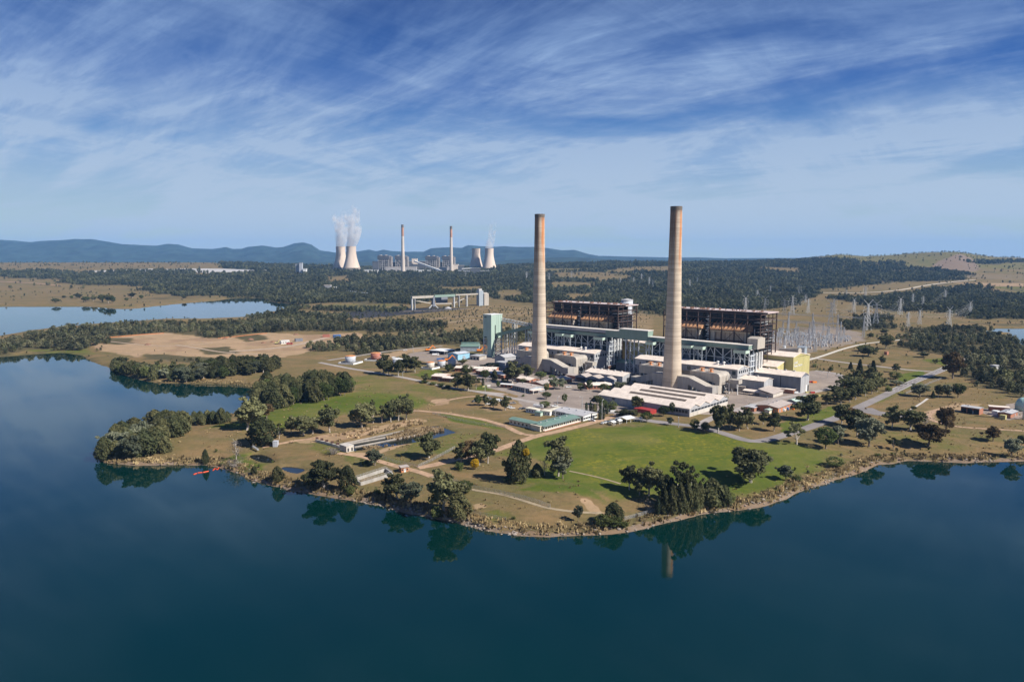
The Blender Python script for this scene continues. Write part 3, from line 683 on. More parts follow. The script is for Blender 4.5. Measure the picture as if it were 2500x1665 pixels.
# chimney concrete: pour rings, rust running from the top on the windward side
def chimney_mat(name, seed):
    m = bpy.data.materials.new(name); m.use_nodes = True
    nt = m.node_tree; b = nt.nodes['Principled BSDF']; b.inputs['Roughness'].default_value = 0.92; b.inputs['Specular IOR Level'].default_value = 0.15
    tcn = N(nt, 'ShaderNodeTexCoord'); sp = N(nt, 'ShaderNodeSeparateXYZ', ins={0: tcn.outputs['Object']})
    def ns(scl, sc_, det=6, off=(0, 0, 0), ro=0.62):
        mp = N(nt, 'ShaderNodeMapping', ins={0: tcn.outputs['Object'], 1: off, 3: scl})
        return N(nt, 'ShaderNodeTexNoise', ins={'Vector': mp.outputs[0], 'Scale': sc_, 'Detail': det, 'Roughness': ro}).outputs[0]
    def mx(f, a, c):
        q = N(nt, 'ShaderNodeMix', data_type='RGBA')
        for i, v in ((0, f), (6, a), (7, c)):
            if isinstance(v, bpy.types.NodeSocket): nt.links.new(v, q.inputs[i])
            else: q.inputs[i].default_value = (tuple(v) + (1,)) if i else v
        return q.outputs[2]
    band = ns((0.02, 0.02, 1), 0.28, 3, (seed, 0, 0))
    c = mx(smooth(nt, band, 0.35, 0.65), (0.58, 0.485, 0.38), (0.43, 0.35, 0.27))
    c = mx(M('MULTIPLY', smooth(nt, ns((0.5, 0.5, 0.5), 0.35, 8), 0.45, 0.7), 0.35, nt=nt), c, (0.33, 0.28, 0.23))
    ring = M('PINGPONG', M('MULTIPLY', sp.outputs[2], 1 / 2.4, nt=nt), 0.5, nt=nt)
    c = mx(M('MULTIPLY', smooth(nt, ring, 0.09, 0.0), 0.50, nt=nt), c, (0.25, 0.2, 0.16))
    ang = M('ARCTAN2', sp.outputs[1], sp.outputs[0], nt=nt)
    seam = M('PINGPONG', M('MULTIPLY', ang, 2.2, nt=nt), 0.5, nt=nt)
    c = mx(M('MULTIPLY', smooth(nt, seam, 0.03, 0.0), 0.22, nt=nt), c, (0.25, 0.2, 0.16))
    hgtm = smooth(nt, M('ADD', sp.outputs[2], M('MULTIPLY', ns((1, 1, 0.12), 0.25, 5, (seed, 3, 0)), 60.0, nt=nt), nt=nt), 128, 172)
    rust = ns((1, 1, 0.035), 0.42, 7, (seed * 2, 1, 0), 0.7)
    aw = M('ABSOLUTE', M('ADD', M('SUBTRACT', ang, -0.12, nt=nt), M('MULTIPLY', M('SUBTRACT', ns((1, 1, .05), .3, 4, (seed, 9, 0)), .5, nt=nt), 1.1, nt=nt), nt=nt), nt=nt)
    run = M('MULTIPLY', smooth(nt, aw, .62, .14), smooth(nt, rust, .36, .52), nt=nt)
    c = mx(M('MULTIPLY', M('MULTIPLY', run, hgtm, nt=nt), 0.95, nt=nt), c, (0.48, 0.175, 0.055))
    c = mx(M('MULTIPLY', M('MULTIPLY', smooth(nt, rust, .48, .62), hgtm, nt=nt), .5, nt=nt), c, (0.36, 0.16, 0.075))
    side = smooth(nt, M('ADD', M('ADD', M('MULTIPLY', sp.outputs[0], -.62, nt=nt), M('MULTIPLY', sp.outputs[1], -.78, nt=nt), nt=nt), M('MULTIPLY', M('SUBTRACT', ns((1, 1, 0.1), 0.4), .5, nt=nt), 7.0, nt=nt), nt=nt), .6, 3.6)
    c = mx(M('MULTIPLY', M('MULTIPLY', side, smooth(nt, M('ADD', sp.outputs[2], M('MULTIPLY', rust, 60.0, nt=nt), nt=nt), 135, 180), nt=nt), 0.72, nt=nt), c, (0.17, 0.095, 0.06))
    c = mx(M('MULTIPLY', smooth(nt, M('ADD', sp.outputs[2], M('MULTIPLY', ns((1, 1, 0.3), 0.5), 14.0, nt=nt), nt=nt), 163, 172), 0.85, nt=nt), c, (0.16, 0.13, 0.11))
    drip = ns((1, 1, 0.02), 0.55, 4, (seed * 5, 8, 0)); patch = ns((1, 1, 0.25), 0.09, 3, (seed, 4, 2))
    c = mx(M('MULTIPLY', M('MULTIPLY', smooth(nt, drip, 0.62, 0.70), smooth(nt, patch, 0.52, 0.62), nt=nt), 0.6, nt=nt), c, (0.42, 0.18, 0.07))
    nt.links.new(c, b.inputs['Base Color'])
    return m
def chimney(s, label, seed):
    o = plant('chimney', label, 'chimney', s, 0, 'pair of concrete chimneys of the near power station')
    prof = [(8.95, 0), (8.8, 3), (8.4, 14), (7.75, 32), (7.15, 52), (6.6, 76), (6.1, 100), (5.65, 125), (5.3, 148), (5.15, 162)]
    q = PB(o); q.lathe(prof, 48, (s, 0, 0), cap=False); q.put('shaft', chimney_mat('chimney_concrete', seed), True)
    q = PB(o); q.lathe([(5.15, 162), (5.2, 162.2), (5.25, 165.4), (4.4, 165.4), (4.3, 158)], 48, (s, 0, 0), cap=False); q.put('rim', MT['capdark'])
    q = PB(o); q.lathe([(4.3, 158), (0.1, 157.9)], 24, (s, 0, 0), cap=False); q.put('flue', MT['dark'])
    q = PB(o)
    a = rad(-80); r0 = 8.9
    for k in range(2):
        q.box(s - 2.2 + k * 0.0, s - 0.9, -8.98, -8.7, 0.2, 3.0)
    q.put('door', MT['blue'])
    q = PB(o)                                                       # ladder with its cage up the shaft, a thin line on the side
    for (ra, za), (rb, zb) in zip(prof[:-1], prof[1:]):
        for dd in (-0.25, 0.25):
            q.beam((s + (ra + .25) * 0.5 + dd, -(ra + .25) * 0.866, za), (s + (rb + .25) * 0.5 + dd, -(rb + .25) * 0.866, zb), 0.12)
    q.put('ladder', MT['rust'], kind='stuff')
    return o
MT['capdark'] = mat('sooty_concrete', (0.15, 0.125, 0.105), 0.95, var=0.3, scale=0.7)
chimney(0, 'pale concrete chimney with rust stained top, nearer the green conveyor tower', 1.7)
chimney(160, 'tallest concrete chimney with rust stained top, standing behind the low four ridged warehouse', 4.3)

# boiler houses: open rusty steel frames round two boilers each
HALF = [(0, 'left', 'near the left chimney'), (160, 'right', 'behind the right chimney')]
def boiler_house(c, label):
    o = plant('boiler_house', label, 'boiler house', c, 92, 'pair of open framed boiler houses')
    s0, s1, t0, t1, H = c - 56, c + 47, 76, 112, 68.0
    q = PB(o); q.box(s0 - 1.5, s1 + 1.5, t0 + 12.0, t1 + 1.0, H, H + 0.9, 0); q.box(s0 - 1.6, s1 + 1.6, t0 + 11.8, t0 + 11.97, H - 0.6, H + 1.0, 1)
    roof = q.put('roof', [MT['roofpink'], MT['rustdark']])
    q = PB(o)                                                       # vent pipes along the roof
    for k in range(34):
        x = s0 + 4 + k * 3 + random.uniform(-.8, .8)
        if random.random() < 0.5: q.box(x, x + 0.35, t0 + random.uniform(14, 20), t0 + 20.6, H + 0.9, H + 1.6 + random.random() * 1.6)
    q.put('vent_pipe', MT['rust'], parent=roof, kind='stuff')
    cols = [s0 + k * (s1 - s0) / 8 for k in range(9)]
    for x in cols:                                                  # front and back columns
        for y in (t0, t1):
            q = PB(o); q.box(x - .45, x + .45, y - .45, y + .45, 0, H); q.put('column', MT['rustdark'])
    for z in (38, 50.5, 57, 62, 67):
        q = PB(o)
        for y in (t0, t1): q.box(s0, s1, y - .3, y + .3, z, z + .7)
        for x in (s0, s1): q.box(x - .3, x + .3, t0, t1, z, z + .7)
        q.put('girder', MT['rustdark'])
    q = PB(o)                                                       # bracing in the front plane
    for a, b_ in ((1, 2), (3, 2), (5, 6), (7, 6), (4, 3)):
        q.beam((cols[a], t0 - .1, 38), (cols[b_], t0 - .1, 50), 0.4)
    for k in range(0, 8):
        q.beam((cols[k], t0 - .1, 62.7), (cols[k + 1], t0 - .1, 66), 0.3)
    q.put('bracing', MT['rustdark'], kind='stuff')
    # boilers
    for a, b_ in ((c - 53, c - 16), (c - 4, c + 35)):
        bo = PB(o); bo.box(a + 3.5, b_ - 3.5, t0 + 3, t1 - 8, 0, 50); boiler = bo.put('boiler', MT['boiler'])
        for x in (a, b_ - 4.2):
            q = PB(o); q.box(x, x + 4.2, t0 + 1.2, t0 + 7, 0, 50.2); q.put('corner_tower', MT['precip'], parent=boiler)
        q = PB(o); q.extr([(t0 + .8, 50.2), (t0 + 2.2, 52.2), (t0 + 11, 56.2), (t1 - 8, 56.2), (t1 - 8, 50.2)], 'x', a - 1.5, b_ + 1.5); q.put('boiler_roof', MT['orange'], parent=boiler)
        q = PB(o); q.box(a - 2, b_ + 2, t0 + .3, t0 + 1.1, 48.9, 50.6); q.put('ledge', MT['boilerlight'], parent=boiler)
        q = PB(o)
        for k in range(7):
            x = a + 5 + k * (b_ - a - 10) / 6; q.box(x - .12, x + .12, t0 + 2.7, t0 + 3.2, 36, 50)
        q.box(a + 3, b_ - 3, t0 + 2.4, t0 + 3.3, 40.3, 41.6)
        q.put('stiffener', MT['rust'], parent=boiler, kind='stuff')
        for k in range(9):
            x = a + (b_ - a) * (k + .5) / 9
            q = PB(o); q.beam((x - 3, t0 + 1.2, 50.9), (x + 1.2, t0 + 9.6, 59.5), 0.45); q.put('strut', MT['rust'], parent=boiler)
        q = PB(o); q.box(a + 2, b_ - 2, t0 + 14.5, t1 - 9, 56.2, 60.5); q.put('penthouse', MT['dark'], parent=boiler)
    # dark cladding hung behind the frame
    q = PB(o); q.box(s0 + .5, s1 - 9, t1 - 5, t1 - 4.4, 30, H - .1); q.put('back_cladding', MT['dark'])
    q = PB(o); q.box(c - 15.6, c - 6, t0 + 9, t1 - 5.2, 30, 57); q.put('stair_bay', MT['dark'])
    q = PB(o); q.box(c + 36, s1 - 2, t0 + 8, t1 - 5.2, 30, 58); q.put('end_bay', MT['dark'])
    for k in range(7):
        a, b_ = s0 + 1 + k * (s1 - s0 - 12) / 7, s0 + 1 + (k + 1) * (s1 - s0 - 12) / 7 - 1.1
        q = PB(o); q.box(a, b_, t0 + 13, t0 + 13.3, 57.8, 67.6); q.put('upper_panel', MT['dark'])
    # open end: platforms, stairs and pipes
    for k in range(11):
        z = 32 + k * 3.1
        q = PB(o); q.box(s1 - 9 + random.uniform(0, 3), s1 - .5, t0 + 1, t1 - random.uniform(3, 16), z, z + .3); q.put('platform', MT['rustdark'] if k % 3 else MT['galv'])
    q = PB(o)
    for k in range(26):
        x, y = s1 - random.uniform(0.6, 9), t0 + random.uniform(1, 30)
        z = random.uniform(30, 58)
        if random.random() < .5: q.beam((x, y, z), (x, y, z + random.uniform(4, 11)), random.uniform(.3, .8))
        else: q.beam((x, y, z), (x, y + random.uniform(4, 10), z + random.uniform(-2, 3)), random.uniform(.25, .6))
    q.put('pipework', [MT['paleblue']], kind='stuff')
    q = PB(o)
    for y in np.linspace(t0, t1, 5):
        q.box(s1 - .3, s1 + .3, y - .3, y + .3, 0, H)
    for k in range(8): q.beam((s1, t0 + (k % 4) * 9, 36 + k * 3.6), (s1, t0 + (k % 4 + 1) * 9, 40 + k * 3.6), .3)
    q.put('end_frame', MT['rustdark'], kind='stuff')
    q = PB(o)                                                       # pipes in the slot between the boilers
    for k in range(18):
        z = 33 + k * 1.8
        q.box(c - 9.5 + (k % 3), c - 5.5, t0 + 1.5, t0 + 2.4, z, z + random.uniform(.4, 1.0))
    q.put('ladder_stack', MT['paleblue'], kind='stuff')
    return o
MT['roofpink'] = mat('faded_roof', (0.52, 0.42, 0.40), 0.8, var=0.12, scale=0.1, grime=0.4, grime_col=(0.28, 0.18, 0.16))
MT['boilerlight'] = mat('pale_casing', (0.46, 0.37, 0.27), 0.85, var=0.2, scale=0.6, grime=0.3)
boiler_house(0, 'open rusty framed boiler house with a grey silo behind, right of the left chimney')
boiler_house(160, 'open rusty framed boiler house with two boilers, right of the tallest chimney')
sx, sy = W(8, 150)
o = thing('silo', 'round pale grey silo showing above the roof of the left boiler house', 'silo', (sx, sy, GZ)); ORG[o.name] = (0, 0)
q = MB(); q.lathe([(7, 0), (7, 70)], 28); q.build('shell', MT['tankgrey'], o, True)
q = MB(); q.lathe([(7.2, 70), (7.2, 71), (0.2, 72.5)], 28); q.build('roof', MT['roofgrey'], o)
q = MB()
for k in range(16):
    t = k * 6.2832 / 16; q.box(7.05 * math.cos(t) - .05, 7.05 * math.cos(t) + .05, 7.05 * math.sin(t) - .05, 7.05 * math.sin(t) + .05, 71, 72.2)
q.build('railing', MT['galv'], o, kind='stuff')

# bunker bays: dark interior painted as panels behind a front of pale lattice columns
def bunker_bay(c, label):
    o = plant('bunker_bay', label, 'bunker bay', c, 66, 'pair of coal bunker bays')
    s0, s1, t0 = c - 60, c + 45.5, 60
    q = PB(o); q.box(s0, s1 - 8, t0 + 3, 75, 0, 35.5); q.put('wall', MT['darkblue'])
    q = PB(o); q.box(s0, s1, t0 + 1, 75, 35.5, 36.3); q.put('roof', MT['roofgrey'])
    n = 12
    xs_ = [s0 + 1 + k * (s1 - s0 - 2) / n for k in range(n + 1)]
    for k, x in enumerate(xs_):
        q = PB(o); q.box(x - .45, x + .45, t0 - .4, t0 + .4, 0, 35.4); q.put('column', MT['paleblue'])
    for k in range(n):
        a, b_ = xs_[k], xs_[k + 1]
        q = PB(o)
        q.beam((a, t0, 27), (b_, t0, 27), .5); q.beam((a, t0, 20), (b_, t0, 20), .4)
        if k % 3 == 0:
            q.beam((a, t0, 20), (b_, t0, 27), .45); q.beam((b_, t0, 20), (a, t0, 27), .45); q.beam((a, t0, 27), (b_, t0, 35), .45)
        elif k % 3 == 1:
            q.beam((a, t0, 27), ((a + b_) / 2, t0, 35), .45); q.beam((b_, t0, 27), ((a + b_) / 2, t0, 35), .45)
        else:
            q.beam((a, t0, 35), (b_, t0, 28), .4)
        q.put('bracing', MT['paleblue'], kind='stuff')
    # dark panels between the columns stand in for the unlit interior
    for k in range(n):
        a, b_ = xs_[k] + .7, xs_[k + 1] - .7
        for z0, z1 in ((1, 12.5), (13, 19.6), (20.6, 26.6), (27.6, 34.6)):
            if (k * 7 + int(z0)) % 5 == 0: continue
            q = PB(o); q.box(a, b_, t0 + 2.6, t0 + 2.95, z0, z1); q.put('panel', MT['walldark'] if (k + int(z0)) % 4 == 0 else MT['dark'])
    q = PB(o); q.box(s0 + 12, s0 + 19, t0 + 1.2, t0 + 2.55, 20.7, 29); q.put('louvre_box', MT['wallgrey'])
    # open end with pale pipes and ducts
    for k in range(5):
        y = t0 + 2 + k * 5.2
        q = PB(o); q.box(s1 - 1, s1 + .2, y, y + .9, 2, 31 + (k % 2) * 4); q.put('end_column', MT['paleblue'])
    for k in range(6):
        z = 5 + k * 5
        q = PB(o); q.box(s1 - .8, s1 + .6, t0, 87, z, z + .8); q.put('end_girder', MT['paleblue'])
    q = PB(o)
    for y, r in ((t0 + 10, .9), (t0 + 16, .9), (t0 + 21, 1.1)):
        q.tube([(s1 + 1.6, y, 33), (s1 + 1.6, y, 15), (s1 + .4, y + 1.5, 11), (s1 + .4, y + 1.5, 4)], r, 8)
    q.put('downpipe', MT['white'], kind='stuff')
    q = PB(o)
    for k in range(3): q.tube([(s1 + 1, t0 - 2, 2 + k * 1.2), (s1 + 2.4, t0 + 28, 2.4 + k * 1.4)], .5, 6)
    q.put('pipe_run', MT['rust'], kind='stuff')
    q = PB(o); q.box(s1 - 7, s1 - 1.2, t0 + 4, 88, 0, 33); q.put('end_wall', MT['dark'])
    for k in range(8):
        y, z = t0 + 4 + (k % 4) * 5.6, 6 + (k // 4) * 15
        q = PB(o); q.box(s1 - 1.15, s1 - .85, y, y + 4.2, z, z + 10.5); q.put('end_panel', MT['wallgrey'] if k in (1, 6, 7) else MT['walldark'])
    q = PB(o); q.box(s1 - 6, s1 + 4, 66, 82, 36.4, 46); q.extr([(66, 46), (74, 47.6), (82, 46)], 'x', s1 - 6, s1 + 4)
    if c > 100: q.put('lift_house', MT['precip'])
    return o
bunker_bay(0, 'dark bunker bay behind pale lattice columns, right of the left chimney')
bunker_bay(160, 'dark bunker bay behind pale lattice columns, ending beside the yellow hall')

MT['rooflight'] = mat('white_gallery_roof', (0.70, 0.64, 0.57), 0.6, var=0.06, grime=0.1)  # white roof sheeting of the coal gallery
# the long sea green coal gallery with its transfer house and feeder boxes
o = plant('coal_gallery', 'long sea green coal conveyor gallery crossing behind both chimneys', 'conveyor gallery', 70, 60)
for a, b_, z0, z1 in ((-62, 62, 36.4, 43.6), (97.2, 205, 36.5, 40.2)):
    q = PB(o); q.box(a, b_, 57.5, 66, z0, z1); w_ = q.put('wall', MT['green'])
    q = PB(o); q.box(a - .3, b_ + .3, 57.2, 67, z1, z1 + .45); q.put('roof', MT['rooflight'])
    n = int((b_ - a) / 7)
    for k in range(1, n):                                           # sheet joints stand proud
        x = a + k * (b_ - a) / n
        q = PB(o); q.box(x - .07, x + .07, 57.42, 57.5, z0, z1); q.put('joint', MT['greenroof'], parent=w_)
q = PB(o); q.box(-62, 44, 57.30, 57.48, 39.6, 40.5); q.put('window_band', MT['glass'])
q = PB(o); q.box(-62, 44, 57.25, 57.47, 40.6, 43.4); q.put('upper_cladding', MT['wallgrey'])
q = PB(o); q.box(62, 97.2, 57, 67, 36.2, 46.2); th = q.put('transfer_house', MT['green'])
q = PB(o); q.box(61.6, 97.6, 56.6, 67.4, 46.2, 46.7); q.put('roof', MT['rooflight'], parent=th)
for k in range(1, 5):
    q = PB(o); q.box(62 + k * 7 - .1, 62 + k * 7 + .1, 56.9, 57, 36.2, 46.2); q.put('joint', MT['greenroof'], parent=th)

for c in (0, 160):                                                  # feeder boxes under the gallery
    for a, b_ in ((-61, -52), (-20, -9.5), (-7.5, 3), (34, 46)):
        q = PB(o); q.box(c + a, c + b_, 49.5, 57.2, 33.4, 36.2); f = q.put('feeder_box', MT['palegreen'])
        q = PB(o); q.box(c + a + .4, c + b_ - .4, 50, 57, 36.2, 36.5); q.put('lid', MT['dark'], parent=f)
        q = PB(o)
        for x in (c + a + 1, c + b_ - 1):
            q.box(x - .35, x + .35, 49.8, 50.4, 18, 33.4); q.beam((x, 50.1, 25), ((c + a + c + b_) / 2, 50.1, 33), .35)
        q.put('post', MT['steel'], parent=f, kind='stuff')
for x in (70, 80.5, 98.5):                                          # trestles in the gap
    for y in (58, 66):
        q = PB(o); q.box(x - .5, x + .5, y - .5, y + .5, 0, 36.2); q.put('trestle_leg', MT['paleblue'])
q = PB(o)
for a, b_ in ((70, 80.5), (80.5, 98.5)):
    for k in range(4):
        q.beam((a, 58, k * 9), (b_, 58, k * 9 + 9), .4); q.beam((b_, 58, k * 9), (a, 58, k * 9 + 9), .4); q.beam((a, 58, k * 9 + 9), (b_, 58, k * 9 + 9), .4)
q.put('trestle_bracing', MT['paleblue'], kind='stuff')

# fan houses: long grey ranges with pale low-pitched roofs
def fan_house(c, label):
    o = plant('fan_house', label, 'industrial building', c, 48, 'pair of long fan houses behind the chimneys')
    s0, s1 = c - 64, c + 45
    q = PB(o); q.box(s0, s1, 37, 59, 14, 20); w_ = q.put('wall', MT['wallgrey'])
    q = PB(o); q.extr([(36.2, 20), (48, 22.8), (59.8, 20), (59.8, 20.5), (48, 23.4), (36.2, 20.5)], 'x', s0 - .6, s1 + .6); q.put('roof', MT['roof'])
    q = PB(o); q.extr([(36.9, 19.9), (59.1, 19.9), (48, 22.7)], 'x', s0 - .1, s1 + .1); q.put('gable', MT['wallgrey'])
    q = PB(o); q.box(s0 + 3, s1 - 4, 39, 57, 0, 14); q.put('lower_wall', MT['precip'])
    q = PB(o); q.box(s1 - 14, s1 - .8, 37.8, 58, 3, 13.9); q.put('end_block', MT['wallgrey'])
    for k in range(14):
        x = s0 + 5 + k * 7.6
        q = PB(o); big = k % 2; q.box(x, x + (3.4 if big else 1.6), 36.86, 37.02, 15.2, 15.2 + (3.6 if big else 2.2)); q.put('window', MT['glass'], parent=w_)
    for k in range(5):
        q = PB(o); y = 39.5 + k * 4; q.box(s1 - .02, s1 + .14, y, y + 2.2, 16.4, 18.8); q.put('window', MT['glass'], parent=w_)
    for k in range(2):
        x = c + 22 + k * 6
        q = PB(o); q.lathe([(.7, 0), (.7, 2.2), (1.3, 2.6), (1.3, 3.2), (.2, 3.8)], 10, (x, 44, 21.8)); q.put('roof_vent', MT['white'])
    q = PB(o)
    for k in range(7): q.beam((s0 + 6 + k * 15, 36.6, 13.8), (s0 + 12 + k * 15, 33, 7), .5)
    q.put('bracket', MT['steel'], kind='stuff')
    return o
fan_house(0, 'long grey fan house with pale roof and dark openings behind the left chimney')
fan_house(160, 'long grey fan house with pale roof and dark openings behind the tallest chimney')

# dust precipitators on legs beside each chimney
def precipitator(c, sgn, label):
    o = plant('precipitator', label, 'precipitator', c + sgn * 26, 21, 'beige precipitators beside the chimneys')
    a, b_ = (c + 11, c + 40.5) if sgn > 0 else (c - 43, c - 13)
    prof = [(12, 12), (12, 18.6), (12.6, 19.2), (31, 19.2), (31, 12)]
    q = PB(o)
    pts = [(a, 11), (a, 18.2), (a + .8, 19), (b_ - 3.5, 19), (b_ - 1.2, 18.2), (b_, 16), (b_, 8.5), (b_ - 2.5, 8.5), (b_ - 8, 11)]
    q.extr(pts, 'y', 12, 31); q.put('casing', MT['precip'])
    for k in range(1, 5):
        x = a + k * (b_ - a) / 5; q = PB(o); q.box(x - .12, x + .12, 11.85, 12, 11.2, 18.3); q.put('rib', MT['boiler'])
    q = PB(o); q.box(a + 1, b_ - 4, 14, 30, 0.0, 10.9); q.put('hopper_bay', MT['darkblue'])
    n = 6
    for k in range(n + 1):
        x = a + .6 + k * (b_ - a - 3) / n
        q = PB(o); q.box(x - .3, x + .3, 12.2, 12.8, 0, 11); q.put('leg', MT['steel'])
    q = PB(o)
    for k in range(n):
        x0, x1 = a + .6 + k * (b_ - a - 3) / n, a + .6 + (k + 1) * (b_ - a - 3) / n
        q.beam((x0, 12.5, 1), (x1, 12.5, 10.5), .3); q.beam((x0, 12.5, 5.6), (x1, 12.5, 5.6), .3)
        if k % 2: q.beam((x1, 12.5, 1), (x0, 12.5, 10.5), .3)
    q.put('bracing', MT['steel'], kind='stuff')
    for k in range(2):
        x = a + 8 + k * 9
        q = PB(o); q.box(x, x + 3.2, 15, 19, 19, 19.5)
        for i in (0, 3): 
            for j in (15, 18.8): q.box(x + i, x + i + .2, j, j + .2, 19.5, 21.6)
        q.box(x, x + 3.2, 15, 19, 21.6, 22); q.box(x + .8, x + 2.2, 16, 18, 19.5, 21.2)
        q.put('rapper_cage', MT['rustroof'], kind='stuff')
    if sgn > 0:
        q = PB(o)                                                   # tangle of stairs and ducts at the end
        for k in range(16):
            x, y, z = b_ + random.uniform(0, 6), random.uniform(14, 30), random.uniform(0, 14)
            q.beam((x, y, z), (x + random.uniform(-2, 3), y + random.uniform(-3, 3), z + random.uniform(-2, 5)), random.uniform(.2, .5))
        q.put('stairs', MT['galv'], kind='stuff')
        q = PB(o); q.box(b_ + 2, b_ + 12, 24, 31, 9.5, 13); q.put('duct', MT['precip'])
        for x in (b_ + 3, b_ + 11):
            q = PB(o); q.box(x - .35, x + .35, 24, 24.7, 0, 9.5); q.put('duct_leg', MT['white'])
    return o
precipitator(0, 1, 'beige precipitator on steel legs right of the left chimney')
precipitator(0, -1, 'beige precipitator half hidden at the left of the left chimney')
precipitator(160, 1, 'beige precipitator with rounded end right of the tallest chimney')
precipitator(160, -1, 'beige precipitator on steel legs left of the tallest chimney')

# flue ducts stepping down from the chimneys
def flue_duct(c, sgn, label):
    o = plant('flue_duct', label, 'flue duct', c + sgn * 24, 1, 'boxy grey flue ducts at the foot of the chimneys')
    P_ = [(7.4, 2.6 + 3), (11, 2.6), (18, 2.6), (18, 9), (36, 2.8), (42, 2.8), (42, 9), (36, 9), (18.5, 15), (7.0, 15.2)]
    pts = [(c + sgn * p, z) for p, z in P_]
    q = PB(o); q.extr(pts, 'y', -3.5, 6.5); d = q.put('duct', MT['precipgrey'])
    q = PB(o); q.extr([(c + sgn * p, z) for p, z in ((7, 15.25), (18.5, 15.05), (36, 9.05), (42, 9.05), (42, 9.35), (36, 9.35), (18.5, 15.4), (7, 15.55))], 'y', -3.6, 6.6); q.put('top_plate', MT['precip'])
    q = PB(o); q.box(*sorted((c + sgn * 36.5, c + sgn * 42.2)), 6.5, 13.5, 1.6, 8.6); q.put('elbow', MT['precip'])
    for x in (12.5, 18.2, 24, 30, 36):
        q = PB(o); q.box(*sorted((c + sgn * x, c + sgn * (x + .3))), -3.62, -3.5, 3.4 if x < 18.1 else max(3, 9.0 - (x - 18) * .34), 15 if x < 18.1 else 15 - (x - 18) * .33); q.put('flange', MT['precip'], parent=d)
    for x in (21, 26, 31, 38):
        for y in (-2.5, 5):
            q = PB(o); q.box(*sorted((c + sgn * x, c + sgn * (x + .6))), y, y + .6, 0, max(3, 9.2 - (x - 18) * .34)); q.put('leg', MT['steel'])
    q = PB(o)
    for x in (21, 26): q.beam((c + sgn * x, -2.2, 0.3), (c + sgn * (x + 5), -2.2, 5.6), .3); q.beam((c + sgn * x, -2.2, 6), (c + sgn * (x + 5), -2.2, .5), .3)
    q.put('bracing', MT['steel'], kind='stuff')
    return o
MT['precipgrey'] = mat('grey_duct_plate', (0.33, 0.31, 0.29), 0.8, var=0.12, grime=0.35, grime_col=(0.22, 0.18, 0.15), streak=True)
flue_duct(0, 1, 'grey flue duct sloping down to the right of the left chimney')
flue_duct(0, -1, 'grey flue duct at the left foot of the left chimney, partly behind trees')
flue_duct(160, 1, 'grey flue duct sloping down to the right of the tallest chimney')
flue_duct(160, -1, 'grey flue duct sloping down to the left of the tallest chimney')

# turbine hall with the lettered mustard end
def text_mesh(body, size, m, name, parent, loc, rot, depth=0.08):
    cu = bpy.data.curves.new(name, 'FONT'); cu.body = body; cu.size = size; cu.extrude = depth; cu.space_line = 0.9; cu.resolution_u = 2
    t_ = bpy.data.objects.new('tmp', cu); COL.objects.link(t_)
    dg = bpy.context.evaluated_depsgraph_get()
    me = bpy.data.meshes.new_from_object(t_.evaluated_get(dg))
    bpy.data.objects.remove(t_); me.materials.clear(); me.materials.append(m)
    ob = bpy.data.objects.new(name, me); link(ob); ob.parent = parent; ob.location = loc; ob.rotation_euler = rot
    return ob
o = plant('turbine_hall', 'long turbine hall ending in a mustard yellow gable with white lettering', 'turbine hall', 228, 118)
s1 = 229.0
q = PB(o); q.box(-70, s1, 102, 142, 0, 27); q.put('wall', MT['yellow'])
q = PB(o); q.extr([(102, 27), (142, 25.5), (118, 29.6)], 'x', s1 - .3, s1); q.put('gable', MT['yellow'])
q = PB(o); q.extr([(101.5, 27.1), (118, 29.7), (142.5, 25.6), (142.5, 26.2), (118, 30.3), (101.5, 27.7)], 'x', -70, s1 + .4); q.put('roof', MT['roof'])
q = PB(o); q.box(212, s1 - 8, 84, 102, 0, 19); q.put('annexe', MT['yellow'])
q = PB(o); q.box(211, s1 - 9.5, 83.2, 84, 0, 19); q.put('annexe_front', MT['yellowdark'])  # duller mustard: the shade on this front is put into the colour
q = PB(o); q.extr([(83, 19), (102, 22.6), (102, 23.2), (83, 19.5)], 'x', 180, s1 - 7.7); q.put('annexe_roof', MT['roof'])
q = PB(o); q.extr([(84, 19), (102, 19), (102, 22.5)], 'x', s1 - 8.2, s1 - 8); q.put('annexe_gable', MT['yellow'])
for k in range(1, 16):
    q = PB(o); y = 102 + k * 2.5; q.box(s1, s1 + .06, y - .06, y + .06, 0, 26 + (1.6 if 10 < k * 2.5 < 24 else 0)); q.put('sheet_joint', MT['yellowdark'])
text_mesh('Liddell\nPower Station', 3.5, MT['white'], 'lettering', o, (s1 - 228 + .12, 103.3 - 118, 20.5), (rad(90), 0, rad(90)))
q = PB(o); q.tube([(205, 128, 29), (227, 122, 31.6)], 2.6, 12); q.put('roof_duct', MT['precip'])
q = PB(o); q.box(219, 226, 136, 142, 26, 33); q.extr([(135.6, 33), (139, 34.6), (142.4, 33)], 'x', 218.6, 226.4); q.put('roof_house', MT['steel'])
q = PB(o); q.lathe([(1.6, 26), (1.6, 33)], 12, (204, 140, 0)); q.put('roof_tank', MT['paleblue'])
